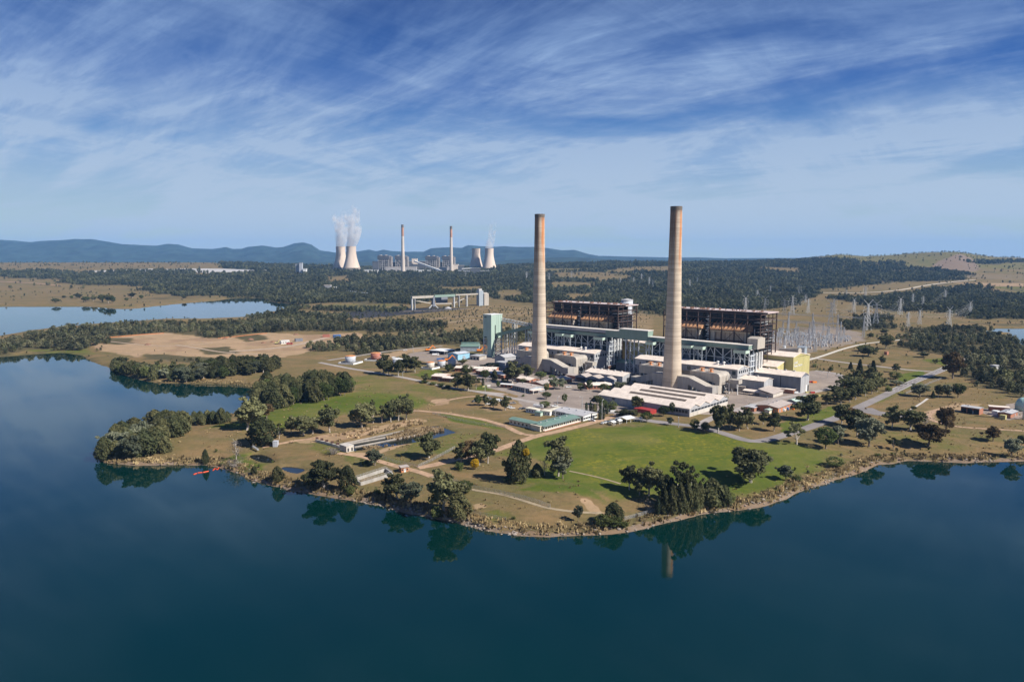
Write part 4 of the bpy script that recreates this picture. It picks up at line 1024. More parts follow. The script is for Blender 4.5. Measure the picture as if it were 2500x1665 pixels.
# grey workshop ranges at the end of the station
def shed(name, label, cat, s0, s1, t0, t1, h, ridge, wall, roof, along='s', group=None, wins=None, overhang=.5, parts=()):
    """gabled building in plant coordinates, ridge along s or t"""
    o = plant(name, label, cat, (s0 + s1) / 2, (t0 + t1) / 2, group)
    q = PB(o); q.box(s0, s1, t0, t1, 0, h); w_ = q.put('wall', MT[wall])
    k = overhang
    if along == 's':
        m_ = (t0 + t1) / 2
        q = PB(o); q.extr([(t0, h), (t1, h), (m_, h + ridge - .05)], 'x', s0 + .02, s1 - .02); q.put('gable', MT[wall])
        q = PB(o); q.extr([(t0 - k, h + .02), (m_, h + ridge), (t1 + k, h + .02), (t1 + k, h + .3), (m_, h + ridge + .35), (t0 - k, h + .3)], 'x', s0 - k, s1 + k); q.put('roof', MT[roof])
    else:
        m_ = (s0 + s1) / 2
        q = PB(o); q.extr([(s0, h), (s1, h), (m_, h + ridge - .05)], 'y', t0 + .02, t1 - .02); q.put('gable', MT[wall])
        q = PB(o); q.extr([(s0 - k, h + .02), (m_, h + ridge), (s1 + k, h + .02), (s1 + k, h + .3), (m_, h + ridge + .35), (s0 - k, h + .3)], 'y', t0 - k, t1 + k); q.put('roof', MT[roof])
    if s1 - s0 > 10 and cat == 'workshop':
        for i in range(int((s1 - s0) // 8)):
            x = s0 + 4 + i * 8; q = PB(o); q.box(x, x + 1.4, (t0 + t1) / 2 - .7, (t0 + t1) / 2 + .7, h + ridge + .2, h + ridge + 1.1); q.put('roof_vent', MT['galv'])
        q = PB(o); q.box(s0 - k, s1 + k, t0 - k - .2, t0 - k - .02, h - .1, h + .3); q.put('gutter', MT['walldark'])
    if wins:
        side, n, z, w, hh = wins
        for i in range(n):
            q = PB(o)
            if side == 'front':
                x = s0 + (i + .5) * (s1 - s0) / n; q.box(x - w / 2, x + w / 2, t0 - .12, t0 + .05, z, z + hh)
            else:
                y = t0 + (i + .5) * (t1 - t0) / n; q.box(s1 - .05, s1 + .12, y - w / 2, y + w / 2, z, z + hh)
            q.put('window', MT['glass'], parent=w_)
    return o
o = shed('workshop', 'large slate grey workshop with pale roof in front of the yellow hall', 'workshop', 203, 249.5, 68.5, 88, 14.5, 3.4, 'walldark', 'roof')
q = PB(o); q.box(249.5, 249.7, 68.5, 88, 0, 14.5); q.put('end_wall', MT['wallgrey'])  # paler than the long walls: the lit end is put into the colour
q = PB(o); q.box(249.6, 249.9, 80, 83.5, 0, 6); q.put('door', MT['white'])
q = PB(o); q.box(249.6, 249.9, 84.5, 87, 0, 5.6); q.put('doorway', MT['dark'])
q = PB(o); q.box(231.2, 231.8, 68.35, 68.5, 0, 14.4); q.put('downpipe', MT['dark'])
o = shed('workshop', 'lower grey workshop with a lean-to, left of the large slate grey workshop', 'workshop', 204, 227, 43.5, 62, 11, 2.6, 'wallgrey', 'roof')
q = PB(o); q.extr([(227.2, 6.2), (241, 3.4), (241, 3.7), (227.2, 6.6)], 'y', 31, 55); q.put('lean_to_roof', MT['roofbrown'])
q = PB(o); q.box(228, 240.2, 33, 54, 0, 3.3); q.put('lean_to_wall', MT['concrete'])
q = PB(o); q.extr([(31, 3.2), (36, 4.2), (36, 4.5), (31, 3.5)], 'x', 213, 234); q.put('veranda', MT['roof'])
for k in range(5):
    q = PB(o); q.box(214 + k * 5, 214.3 + k * 5, 31.4, 31.7, 0, 3.3); q.put('veranda_post', MT['steel'])
q = PB(o); q.box(205, 211, 40, 43.4, 0, 5); q.box(206, 208, 39, 40, 0, 3); q.put('porch', MT['precip'])
q = PB(o); q.box(204.5, 211.5, 39.5, 43.4, 5, 5.4); q.put('porch_roof', MT['roof'])
o = shed('brick_store', 'small brick store with flat pale roof against the slate grey workshop', 'store', 228, 246, 62.5, 67.6, 3.4, .3, 'brick', 'roof')
q = PB(o); q.box(245.9, 246.2, 63.5, 66.5, 0, 2.6); q.put('door', MT['dark'])

MT['rooflightdark'] = mat('dirty_rooflight', (0.13, 0.105, 0.085), 0.7, var=0.2, scale=0.6)
# the four-ridged warehouse in front
o = plant('warehouse', 'low warehouse with four pale ridges and long dark rooflights', 'warehouse', 183, -53)
wa, wb, ta, tb = 141, 226, -85, -23
q = PB(o); q.box(wa, wb, ta, tb, 0, 6.2); w_ = q.put('wall', MT['wallgrey'])
bay = (tb - ta) / 4
for k in range(4):
    y0, y1, ym = ta + k * bay, ta + (k + 1) * bay, ta + (k + .5) * bay
    q = PB(o); q.extr([(y0 - (.5 if k == 0 else 0), 6.25), (ym, 9.0), (y1 + (.5 if k == 3 else 0), 6.25), (y1, 6.6), (ym, 9.35), (y0, 6.6)], 'x', wa - .6, wb + .6); rf = q.put('roof', MT['roof'])
    q = PB(o); q.extr([(y0, 6.2), (y1, 6.2), (ym, 8.95)], 'x', wa + .05, wb - .02); q.put('gable', MT['wallgrey'])
    a_, b_ = (wa + 18, wb - 14)
    if k == 0: continue
    q = PB(o); q.extr([(ym - 5.2, 7.55), (ym - 2.6, 8.45), (ym - 2.6, 8.75), (ym - 5.2, 7.85)], 'x', a_, b_); q.put('rooflight', MT['rooflightdark'], parent=rf)

q = PB(o); q.box(wb - .3, wb + .12, ta - .1, tb + .1, 0, 3.0); q.put('plinth', MT['concrete'])
for k in range(12):
    y = ta + 3 + k * 5
    q = PB(o); q.box(wb + .02, wb + .16, y, y + 4, 3.4, 4.9); q.put('window', MT['glass'], parent=w_)
for k in range(7):
    q = PB(o); x = wb - 20 + k * 2.7; q.box(x, x + 2.2, ta - .14, ta + .02, 2.6, 4.8); q.put('window', MT['glass'], parent=w_)
for x in (wa + 4, wa + 16, wa + 33):
    q = PB(o); q.box(x, x + 5, ta - .14, ta + .02, 0, 4.6); q.put('roller_door', MT['steel'])
# the pale-roofed workshop and its three small saw-tooth gables
s_, t_ = ST(290, 60, 'w'); s2, t2 = ST(690, 170, 'w')
o = shed('workshop', 'grey workshop with long pale roof left of the tallest chimney', 'workshop', 64, 109, -4, 17, 8, 2.6, 'wallgrey', 'roof')
q = PB(o); q.box(109, 109.3, 3, 9, 0, 6); q.put('door', MT['dark'])
q = PB(o); q.box(109, 109.5, 10, 11, 0, 6.4); q.put('door_frame', MT['white'])
o = plant('annexe', 'grey annexe with three small gables in front of the long pale roofed workshop', 'annexe', 84, -10)
q = PB(o); q.box(62, 104, -17, -5, 0, 5); w_ = q.put('wall', MT['walldark'])
for k in range(3):
    x0 = 62 + k * 14
    q = PB(o); q.extr([(x0, 5), (x0 + 7, 7.4), (x0 + 14, 5), (x0 + 14, 5.3), (x0 + 7, 7.8), (x0, 5.3)], 'y', -17.5, -5); q.put('roof', MT['roofbrown'])
    q = PB(o); q.extr([(x0, 4.9), (x0 + 14, 4.9), (x0 + 7, 7.3)], 'y', -16.95, -16.7); q.put('gable', MT['wallgrey'])
    q = PB(o); q.box(x0 + 1.5, x0 + 12.5, -17.12, -16.98, .8, 4.2); q.put('window', MT['glass'], parent=w_)
q = PB(o); q.box(104, 104.2, -15, -8, 0, 3.6); q.put('awning', MT['white'])
o = shed('steel_shed', 'green roofed shed under the coal gallery between the two chimneys', 'shed', 48, 84, 72, 92, 8, 2.4, 'walldark', 'greenroof')
o = shed('pump_house', 'small brown roofed pump house at the foot of the left chimney duct', 'pump house', 44, 57, -9, 1, 3.2, .6, 'brick', 'roofbrown')
o = shed('switch_house', 'grey pitched building left of the left chimney', 'industrial building', -74, -58, 8, 26, 9, 2.5, 'wallgrey', 'roofgrey', along='t')
o = shed('switch_house', 'small flat grey box building beside the left chimney', 'industrial building', -58, -44, -6, 4, 6, .3, 'wallgrey', 'roofgrey')
# ------------------------------------------------------------------ roads, drives and tracks: sheets that follow the ground
def strip(name, pts, width, m, c='A', lift=0.10, step=5.0, kind='structure', world=False):
    P = [np.array(p[:2], float) if world else np.array(G(p[0], p[1], c)[:2]) for p in pts]
    # smooth curve through the points
    S = []
    for i in range(len(P) - 1):
        p0, p1, p2, p3 = P[max(i - 1, 0)], P[i], P[i + 1], P[min(i + 2, len(P) - 1)]
        n = max(2, int(np.linalg.norm(p2 - p1) / step))
        for k in range(n):
            t = k / n
            S.append(0.5 * (2 * p1 + (p2 - p0) * t + (2 * p0 - 5 * p1 + 4 * p2 - p3) * t * t + (3 * p1 - p0 - 3 * p2 + p3) * t ** 3))
    S.append(P[-1]); S = np.array(S)
    T = np.gradient(S, axis=0); T /= np.linalg.norm(T, axis=1)[:, None] + 1e-9
    Nn = np.stack([-T[:, 1], T[:, 0]], -1)
    w = np.asarray(width) if np.ndim(width) else np.full(len(S), width)
    rows = [S + Nn * (w / 2)[:, None] * k for k in (-1, -.33, .33, 1)]
    V = np.stack(rows, 1).reshape(-1, 2)
    z = hgt(V[:, 0], V[:, 1]) + lift
    V3 = np.column_stack([V, z])
    n = len(S)
    F = [(i * 4 + j, i * 4 + j + 1, (i + 1) * 4 + j + 1, (i + 1) * 4 + j) for i in range(n - 1) for j in range(3)]
    F = [f[::-1] for f in F]
    me = grid_mesh(name, V3, F, m)
    me.flip_normals() if me.polygons[0].normal.z < 0 else None
    o = link(bpy.data.objects.new(name, me))
    if kind: o['kind'] = kind
    return o, S, T
ROAD = [(1470, 1000), (1500, 1007), (1560, 1023), (1640, 1034), (1700, 1041), (1760, 1056), (1830, 1076), (1880, 1072), (1940, 1054), (1985, 1040), (2060, 1012), (2150, 970), (2230, 932), (2312, 897), (2360, 872), (2390, 858)]
road, RS, RT = strip('road', ROAD, 8.6, MT['asphalt'])
RN = np.stack([-RT[:, 1], RT[:, 0]], -1)
i0 = int(len(RS) * 0.50)
strip('road_marking', [tuple(p) for p in (RS + RN * 4.0)[i0::3]], 0.35, MT['paint'], world=True, lift=0.125)
strip('road_marking', [tuple(p) for p in (RS - RN * 4.0)[i0::3]], 0.35, MT['paint'], world=True, lift=0.125)
k = i0
while k < len(RS) - 3:
    strip('road_marking', [tuple(RS[k]), tuple(RS[k + 1])], 0.3, MT['paint'], world=True, lift=0.125); k += 3
strip('side_road', [(2105, 996), (2130, 1006), (2165, 1012), (2205, 1020)], 16, MT['asphalt'], lift=0.08)
strip('side_road', [(2290, 908), (2240, 905), (2190, 900), (2140, 894), (2060, 885), (1985, 874), (1960, 872)], 6, MT['lightpath'], lift=0.08)
TR = MT['dirtpath']
strip('dirt_track', [(1530, 1008), (1513, 1013), (1470, 1025), (1427, 1037), (1370, 1051), (1320, 1062), (1265, 1079), (1213, 1098), (1165, 1110), (1110, 1122), (1060, 1135), (1020, 1142)], 6.5, TR)
strip('dirt_track', [(825, 1106), (860, 1111), (893, 1117), (968, 1138), (1020, 1151), (1054, 1163)], 4.5, TR, lift=.12)
strip('dirt_track', [(1000, 1004), (1021, 1003), (1086, 1009), (1130, 1016), (1176, 1024), (1210, 1033), (1235, 1041), (1265, 1056), (1290, 1062), (1316, 1064)], 5.0, TR, lift=.14)
strip('dirt_track', [(640, 1092), (670, 1086), (700, 1080), (730, 1075), (760, 1071), (800, 1065)], 4.0, TR)
strip('dirt_track', [(1054, 1163), (1100, 1180), (1146, 1194), (1190, 1201), (1235, 1209), (1285, 1224), (1333, 1239), (1400, 1249), (1470, 1253)], 2.2, mat('worn_track', (0.30, 0.235, 0.15), 0.95, var=.2), lift=.10)
strip('dirt_track', [(1390, 1150), (1420, 1156), (1460, 1165), (1515, 1181)], 1.6, mat('worn_path', (0.30, 0.235, 0.15), 0.95, var=.2))
strip('dirt_track', [(2305, 997), (2280, 1003), (2268, 1013), (2270, 1022), (2290, 1031), (2334, 1041), (2410, 1047), (2500, 1052), (2600, 1058)], 4.0, TR)
strip('drive', [(780, 885), (820, 893), (868, 902), (925, 911), (981, 921), (1030, 931), (1060, 938), (1110, 948), (1160, 955), (1230, 962)], 6, MT['lightpath'])
strip('drive', [(1160, 955), (1230, 968), (1300, 982), (1370, 994), (1420, 1000), (1475, 1001)], 7, MT['lightpath'], lift=.13)
strip('drive', [(800, 880), (880, 868), (960, 856), (1040, 848), (1080, 845)], 6, MT['lightpath'], lift=.09)
strip('drive', [(1990, 905), (2040, 912), (2062, 925), (2050, 940), (2010, 952), (1960, 962), (1880, 978), (1800, 1000), (1740, 1020), (1700, 1041)], 7, MT['lightpath'], lift=.09)
strip('drive', [(1880, 900), (1950, 885), (2000, 872), (2060, 852), (2110, 840), (2160, 834), (2200, 830)], 5, mat('concrete_canal', (0.55, 0.50, 0.42), 0.9), lift=.25)
strip('dirt_track', [(1990, 716), (2100, 716), (2190, 710), (2260, 698), (2320, 690), (2380, 684)], 14, mat('pale_haul_road', (0.55, 0.47, 0.36), 0.9), lift=1.5, step=40)
strip('dirt_track', [(-60, 685), (0, 688), (80, 692), (150, 698)], 14, TR, lift=1.0, step=40)
PL = mat('plain_track', (0.40, 0.30, 0.215), .95, var=.2, grime=.4, grime_col=(.28, .2, .12))
for pts, w_ in (([(960, 762), (1080, 757), (1195, 752)], 7), ([(985, 806), (1040, 812), (1096, 820)], 7), ([(1020, 792), (1110, 786), (1185, 779)], 6), ([(1000, 781), (1150, 773), (1310, 763)], 6), ([(560, 858), (640, 853), (720, 843), (800, 824)], 12), ([(430, 842), (480, 850), (560, 862), (640, 866)], 5), ([(250, 832), (400, 845), (520, 838)], 4)):
    strip('dirt_track', pts, w_, PL, lift=.15, step=15)
strip('path', [(2215, 1005), (2245, 987), (2265, 973)], 2.0, MT['concrete'], lift=.12)
strip('dirt_track', [(1060, 985), (1120, 972), (1180, 966), (1240, 962)], 4, TR, lift=.07)

# ------------------------------------------------------------------ smaller buildings, placed by three ground corners
def frame3(Np, Rp, Lp, c):
    n, r, l = (np.array(G(p[0], p[1], c)[:2]) for p in (Np, Rp, Lp))
    ex = r - n; w = float(np.linalg.norm(ex)); a = math.atan2(ex[1], ex[0])
    ey = np.array([-math.sin(a), math.cos(a)]); d = float(np.dot(l - n, ey))
    z = float(hgt(np.array([n[0]]), np.array([n[1]]))[0])
    return (n[0], n[1], z), a, w, d
def house(name, label, cat, Np, Rp, Lp, h, ridge, wall, roof, c='A', along='x', group=None, wins=(), eave=.5, depth=None, roofsheets=True):
    """gabled building: near corner, right corner, left corner; d > 0 lies behind the near-right edge"""
    loc, a, w, d = frame3(Np, Rp, Lp, c)
    if depth: d = depth
    o = thing(name, label, cat, loc, a, group)
    y0, y1 = (0, d) if d > 0 else (d, 0)
    q = MB(); q.box(0, w, y0, y1, -.4, h); w_ = q.build('wall', MT[wall], o)
    def gab(lo, hi, ax, s, e):
        m_ = (lo + hi) / 2
        if ridge > .35:
            q = MB(); q.extr([(lo, h), (hi, h), (m_, h + ridge - .04)], ax, s + .03, e - .03); q.build('gable', MT[wall], o)
        q = MB(); q.extr([(lo - eave, h + .03), (m_, h + ridge), (hi + eave, h + .03), (hi + eave, h + .25), (m_, h + ridge + .25), (lo - eave, h + .25)], ax, s - eave, e + eave)
        r_ = q.build('roof', MT[roof], o)
        return r_
    r_ = gab(y0, y1, 'x', 0, w) if along == 'x' else gab(0, w, 'y', y0, y1)
    for side, n, z, ww, hh, m in wins:
        for i in range(n):
            q = MB()
            if side == 'x': x = (i + .5) * w / n; q.box(x - ww / 2, x + ww / 2, y0 - .1, y0 + .04, z, z + hh)
            else: y = y0 + (i + .5) * (y1 - y0) / n; q.box(-.1, .04, y - ww / 2, y + ww / 2, z, z + hh)
            q.build('door' if z < .3 else 'window', MT[m], w_)
    if w > 9 and ridge > .35:
        q = MB()
        for i in range(int(w // 7)):
            x = 4 + i * 7 + random.uniform(-1, 1)
            if along == 'x' and x < w - 1.5: q.box(x, x + 1.1, (y0 + y1) / 2 - .5, (y0 + y1) / 2 + .5, h + ridge, h + ridge + .75)
            elif along == 'y' and y1 - y0 > 6: yy_ = y0 + (y1 - y0) * (i + .5) / max(1, w // 7); q.box(w / 2 - .5, w / 2 + .5, yy_, yy_ + 1.1, h + ridge, h + ridge + .75)
        if q.v: q.build('roof_vent', MT['galv'], r_, kind='stuff')
        q = MB(); q.box(-eave, w + eave, y0 - eave - .18, y0 - eave - .02, h - .05, h + .28) if along == 'x' else q.box(-eave - .18, -eave - .02, y0 - eave, y1 + eave, h - .05, h + .28); q.build('gutter', MT['walldark'], r_)
        q = MB(); q.box(w * .62, w * .62 + 1.3, y0 - .09, y0 + .03, 0, 2.2); q.build('door', MT['steel'], w_)
    o['dims'] = (w, d)
    return o
W1 = lambda n: (('x', n, 1.1, 1.6, 1.3, 'glass'),)
house('blue_shed', 'sky blue steel shed beside the row of small tanks', 'shed', (1845, 368), (2025, 343), (1725, 343), 7.0, 1.2, 'skyblue', 'paleblue', 't', wins=(('x', 1, 0, 4, 4.4, 'steel'),))
o = house('depot_shed', 'long green roofed depot shed with a raised clerestory left of the green tower', 'shed', (1885, 236), (2165, 236), (1590, 190), 6.0, 1.4, 'steel', 'greenroof', 't', along='x')
w, d = o['dims']
q = MB(); q.box(w * .02, w * .98, d * .42, d * .62, 7.2, 9.4); cl_ = q.build('clerestory', MT['palegreen'], o)
q = MB(); q.box(w * .0, w, d * .40, d * .64, 9.4, 9.7); q.build('clerestory_roof', MT['greenroof'], o)
o = house('open_shed', 'low open fronted shed with white roof in the gravel yard', 'shed', (1640, 288), (1800, 256), (1440, 265), 4.2, .3, 'walldark', 'white', 't', wins=(('x', 4, .2, 5, 3.4, 'dark'), ('y', 4, .2, 5, 3.4, 'dark')))  # near black panels paint the shade inside the open bays
house('derelict_shed', 'grey derelict shed at the foot of the green conveyor tower', 'shed', (2170, 370), (2280, 345), (2060, 350), 4.5, .4, 'precip', 'roofgrey', 't', wins=(('y', 3, .4, 2, 2.5, 'dark'),))
house('brick_office', 'red brick office with pale roof in front of the rusty tank', 'office', (1445, 668), (1620, 682), (1370, 615), 4.0, 1.2, 'brick', 'roof', 't', depth=17, wins=W1(6))
house('brick_office', 'red brick office wing with pale roof, half behind gum trees', 'office', (1610, 690), (1790, 705), (1540, 640), 3.6, 1.0, 'brick', 'roof', 't', depth=13, wins=W1(6))
house('canteen', 'long low brick building with pale roof behind the tall gum, nearest the left chimney', 'office', (880, 205), (1300, 285), (820, 160), 3.8, 1.6, 'brick', 'roof', 'a', depth=15, wins=W1(10))
house('store_house', 'pale roofed range behind the round green trees left of the left chimney', 'office', (560, 168), (1180, 190), (560, 140), 3.8, 1.4, 'brick', 'roof', 'a', depth=13, wins=W1(10))
house('brick_house', 'brick building with an arched end and pale roof among the trees', 'office', (1690, 357), (1840, 334), (1540, 310), 3.4, 1.6, 'brick', 'roof', 'a', along='y', wins=(('x', 2, .8, 1.8, 2.4, 'glass'),))
o = house('admin_building', 'blue grey administration building with brown roof and a porch facing the car park', 'office', (1690, 497), (1905, 462), (1465, 435), 4.0, 1.5, 'steel', 'roofbrown', 'a', along='y', wins=(('y', 8, .9, 2.2, 2.1, 'glass'), ('x', 5, .9, 2, 2, 'brick')))
q = MB(); q.box(-1, 13, -6, -.2, 2.9, 3.2); q.build('porch_roof', MT['roof'], o)
for x, y in ((-.6, -5.7), (12.6, -5.7), (6, -5.7)):
    q = MB(); q.box(x, x + .3, y, y + .3, -.2, 2.9); q.build('porch_post', MT['white'], o)
house('admin_wing', 'long brown roofed wing behind the administration building', 'office', (1890, 425), (2330, 330), (1800, 390), 3.6, 1.8, 'brick', 'roofbrown', 'a', depth=16, wins=W1(9))
house('laboratory', 'beige roofed low building behind bushes between car park and sawtooth annexe', 'office', (300, 285), (640, 275), (30, 240), 3.4, 1.6, 'brick', 'roof', 'w', depth=15, wins=W1(8))
house('gate_kiosk', 'small brick gate kiosk with white flat roof beside the drive', 'kiosk', (1250, 406), (1420, 420), (1240, 385), 3.0, .2, 'brick', 'white', 'a', depth=4.5, wins=(('x', 3, .9, 2, 1.3, 'glass'),), eave=.9)
# site offices by the lawn
o = house('site_office', 'long site office with green roof and verandah windows', 'office', (760, 516), (1055, 437), (520, 452), 3.6, .9, 'cream', 'greenroof', 'c6', depth=12, wins=(('x', 18, 1.2, 1.7, 1.3, 'glass'),))
w, d = o['dims']
q = MB(); q.box(-.1, w + .1, -1.3, -1.0, .6, 1.0); q.build('verandah_rail', MT['white'], o)
q = MB(); q.box(-.1, w + .1, -1.6, 0, -.4, .5); q.build('verandah_floor', MT['brick'], o)
for k in range(13):
    q = MB(); q.box(k * w / 12 - .08, k * w / 12 + .08, -1.4, -1.2, .5, 3.4); q.build('verandah_post', MT['white'], o)
q = MB(); q.box(-.6, w + .6, -1.9, .1, 3.45, 3.6); q.build('verandah_roof', MT['greenroof'], o)
house('site_office_wing', 'green roofed office wing running back from the long green roofed site office', 'office', (742, 512), (800, 497), (517, 446), 3.6, .9, 'cream', 'greenroof', 'c6', along='y', wins=(('y', 8, 1.2, 1.6, 1.3, 'glass'),))
house('cream_container', 'cream shipping container at the front corner of the green roofed office', 'container', (735, 518), (748, 515), (662, 499), 3.6, .1, 'cream', 'cream', 'c6', depth=None)
house('crew_building', 'crew building with blue grey sheet roof behind the green roofed site office', 'office', (1090, 431), (1205, 400), (965, 398), 3.5, 1.0, 'white', 'roofgrey', 'c6', along='y', wins=(('x', 6, 1.1, 2.4, 1.3, 'glass'), ('y', 5, 1.1, 1.8, 1.3, 'glass')))
house('crew_building', 'smaller blue grey roofed block joining the crew building on its left', 'office', (960, 400), (1060, 372), (850, 378), 3.3, .9, 'white', 'roofgrey', 'c6', along='y', wins=(('y', 6, 1.1, 1.5, 1.2, 'glass'),))
house('portable_cabin', 'white portable cabin with yellowish roof, longest and leftmost of the cabins', 'cabin', (705, 370), (735, 362), (637, 350), 3.0, .15, 'white', 'cream', 'c6', depth=None, wins=(('y', 4, 1, 1.2, 1, 'glass'),))
house('portable_cabin', 'white portable cabin with yellowish roof right of the small green kiosk', 'cabin', (815, 388), (842, 376), (760, 375), 3.2, .15, 'white', 'cream', 'c6', wins=(('y', 3, 1, 1, 1, 'glass'),))
house('portable_cabin', 'white portable cabin with yellowish roof behind the blue grey block', 'cabin', (850, 372), (915, 352), (830, 362), 3.0, .15, 'white', 'cream', 'c6', wins=(('x', 4, 1, 1.1, 1, 'glass'),))
house('green_kiosk', 'small pale green kiosk in front of the white cabins', 'kiosk', (738, 392), (758, 385), (700, 382), 2.8, .15, 'palegreen', 'greenroof', 'c6')
for N_, R_, L_, lab in (((1640, 378), (1690, 366), (1525, 352), 'long red shipping container left of the round dark tree'), ((1600, 368), (1618, 360), (1530, 345), 'red shipping container end on behind the long red one')):
    house('red_container', lab, 'container', N_, R_, L_, 2.8, .08, 'red', 'red', 'c6', eave=.02)
MT['brickorange'] = mat('orange_brick', (0.46, 0.20, 0.10), 0.9, var=.2, scale=1.0)
house('brick_workshop', 'orange brick workshop with pale gabled roof and barrels outside', 'workshop', (780, 716), (1000, 632), (500, 642), 4.2, 1.3, 'brickorange', 'roofbrown', 'r', wins=(('x', 4, .4, 2, 2.6, 'steel'), ('y', 4, 1.2, 1.4, 1.2, 'glass')))
house('carport', 'pale roofed open carport left of the orange brick workshop', 'shed', (400, 690), (500, 648), (280, 652), 3.0, .3, 'brick', 'roofgrey', 'r')
house('steel_shed', 'blue grey shed with pale green ribbed roof behind the orange brick workshop', 'shed', (1060, 612), (1275, 545), (945, 582), 4.2, 1.4, 'steel', 'palegreen', 'r', wins=(('y', 1, 0, 2, 2.6, 'dark'),))
house('brick_hut', 'small orange brick hut half hidden by trees below the warehouse corner', 'hut', (175, 772), (262, 738), (92, 742), 3.0, .6, 'brickorange', 'roofbrown', 'r')
house('garden_hut', 'little cream hut with green roof against the orange brick workshop', 'hut', (640, 725), (712, 695), (600, 700), 2.8, .5, 'cream', 'palegreen', 'r')
house('pump_shed', 'open brick pump shed with pale roof on the right hand slope', 'shed', (1745, 612), (1922, 640), (1742, 600), 4.6, .5, 'brick', 'roofgrey', 'c5', depth=8, wins=(('x', 3, .2, 3.6, 3.6, 'dark'),))  # dark panels stand in for shade behind the open front
house('brick_store', 'long low brick store left of the pale roofed hut on the right hand slope', 'store', (2022, 602), (2210, 616), (2020, 592), 3.6, .2, 'brick', 'roof', 'c5', depth=6)
house('brick_hut', 'small brick hut with pale pitched roof, beside the pale tower at the right edge', 'hut', (2218, 672), (2290, 642), (2128, 645), 3.2, .9, 'brick', 'roofgrey', 'c5')
house('white_cabin', 'small white cabin in front of the long low brick store', 'cabin', (2095, 642), (2118, 634), (2045, 632), 2.8, .1, 'white', 'white', 'c5', eave=.05)
house('yellow_tank_box', 'yellow storage box beside the small brick hut on the right hand slope', 'container', (2172, 684), (2186, 678), (2130, 670), 2.8, .1, 'yellow', 'yellow', 'c5', eave=.05)
house('brick_kiosk', 'tiny brick kiosk on the grass behind the conifers', 'kiosk', (1040, 66), (1057, 62), (1016, 62), 3.6, .2, 'brick', 'brick', 'c5', eave=.1)
house('white_house', 'white walled house half hidden in the dark trees at the right', 'house', (2085, 208), (2145, 206), (1962, 212), 4, .4, 'white', 'roofgrey', 'c5', depth=10)
house('brick_hut', 'lone small brick hut beside the crossing of the dirt tracks', 'hut', (942, 519), (1000, 507), (904, 506), 3.0, .2, 'brickorange', 'roofbrown', 'c8', eave=.5, wins=(('x', 1, .2, 1.2, 2.1, 'white'), ('x', 3, 1.3, .8, .8, 'glass')))
house('grey_hut', 'pale grey metal hut near the dark pond', 'hut', (1372, 858), (1405, 856), (1355, 848), 3.4, .1, 'tankgrey', 'tankgrey', 'c7', depth=3.6, eave=.1)
house('white_cabin', 'white site cabins on the bare earth field', 'cabin', (1432, 118), (1492, 114), (1430, 108), 4.4, .15, 'white', 'white', 'c7', depth=7, wins=(('x', 5, 1.2, 1.4, 1.6, 'glass'),))
house('dark_container', 'dark grey container beside the white site cabins', 'container', (1536, 102), (1588, 99), (1535, 95), 4, .1, 'walldark', 'walldark', 'c7', depth=6, eave=.05)
house('red_container', 'dark red container at the far edge of the bare earth field', 'container', (1730, 70), (1780, 69), (1730, 65), 4, .1, 'tankred', 'tankred', 'c7', depth=6, eave=.05)
house('blue_container', 'dark blue container at the far edge of the bare earth field', 'container', (1810, 74), (1862, 72), (1810, 68), 4, .1, 'blue', 'blue', 'c7', depth=6, eave=.05)

# picnic shelters beside the parked cars
def shelter(label, Np, Rp, Lp, h, c='c6'):
    loc, a, w, d = frame3(Np, Rp, Lp, c)
    o = thing('shelter', label, 'shelter', loc, a, 'open shelters beside the lawn')
    q = MB(); q.extr([(-.4, h), (d / 2, h + .9), (d + .4, h), (d + .4, h + .15), (d / 2, h + 1.1), (-.4, h + .15)], 'x', -.4, w + .4); q.build('roof', MT['white'], o)
    for x in (0, w / 2, w - .2):
        for y in (0, d - .2):
            q = MB(); q.box(x, x + .22, y, y + .22, -.2, h + .05); q.build('post', MT['white'], o)
shelter('largest open shelter with white roof beside the parked cars', (1446, 449), (1512, 432), (1390, 428), 2.8)
shelter('small open shelter with white roof, nearest the lawn', (1335, 470), (1356, 462), (1310, 458), 2.3)
shelter('small open shelter between the nearest one and the largest one', (1386, 458), (1408, 450), (1366, 446), 2.3)
shelter('lone small shelter at the left of the round green tree', (1560, 440), (1580, 434), (1540, 430), 2.3)

# tanks
def tank(label, p, wpx, hpx, body, roofm, c='t', group='storage tanks left of the green conveyor tower'):
    x, y, z = G(p[0], p[1], c)
    k = y / F_PX / CROP[c][2]
    r, h = wpx * k / 2, hpx * k
    o = thing('storage_tank', label, 'tank', (x, y + r, z), 0, group)
    q = MB(); q.lathe([(r, -.3), (r, h)], 28); q.build('shell', MT[body], o, True)
    q = MB(); q.lathe([(r + .12, h), (r + .12, h + .25), (r * .5, h + .8), (.1, h + 1.0)], 28); q.build('roof', MT[roofm], o)
    q = MB()
    for k in range(14):
        a0, a1 = k * .17 - 1.9, (k + 1) * .17 - 1.9
        q.beam(((r + .4) * math.cos(a0), (r + .4) * math.sin(a0), h * k / 14), ((r + .4) * math.cos(a1), (r + .4) * math.sin(a1), h * (k + 1) / 14), .5, .15)
    q.build('spiral_stair', MT['galv'], o)
    q = MB(); q.lathe([(r + .05, h * .33), (r + .1, h * .33 + .15), (r + .05, h * .33 + .3)], 28, cap=False); q.lathe([(r + .05, h * .66), (r + .1, h * .66 + .15), (r + .05, h * .66 + .3)], 28, cap=False)
    q.build('stiffening_ring', MT[body], o, kind='stuff')
    return x, y, r, z
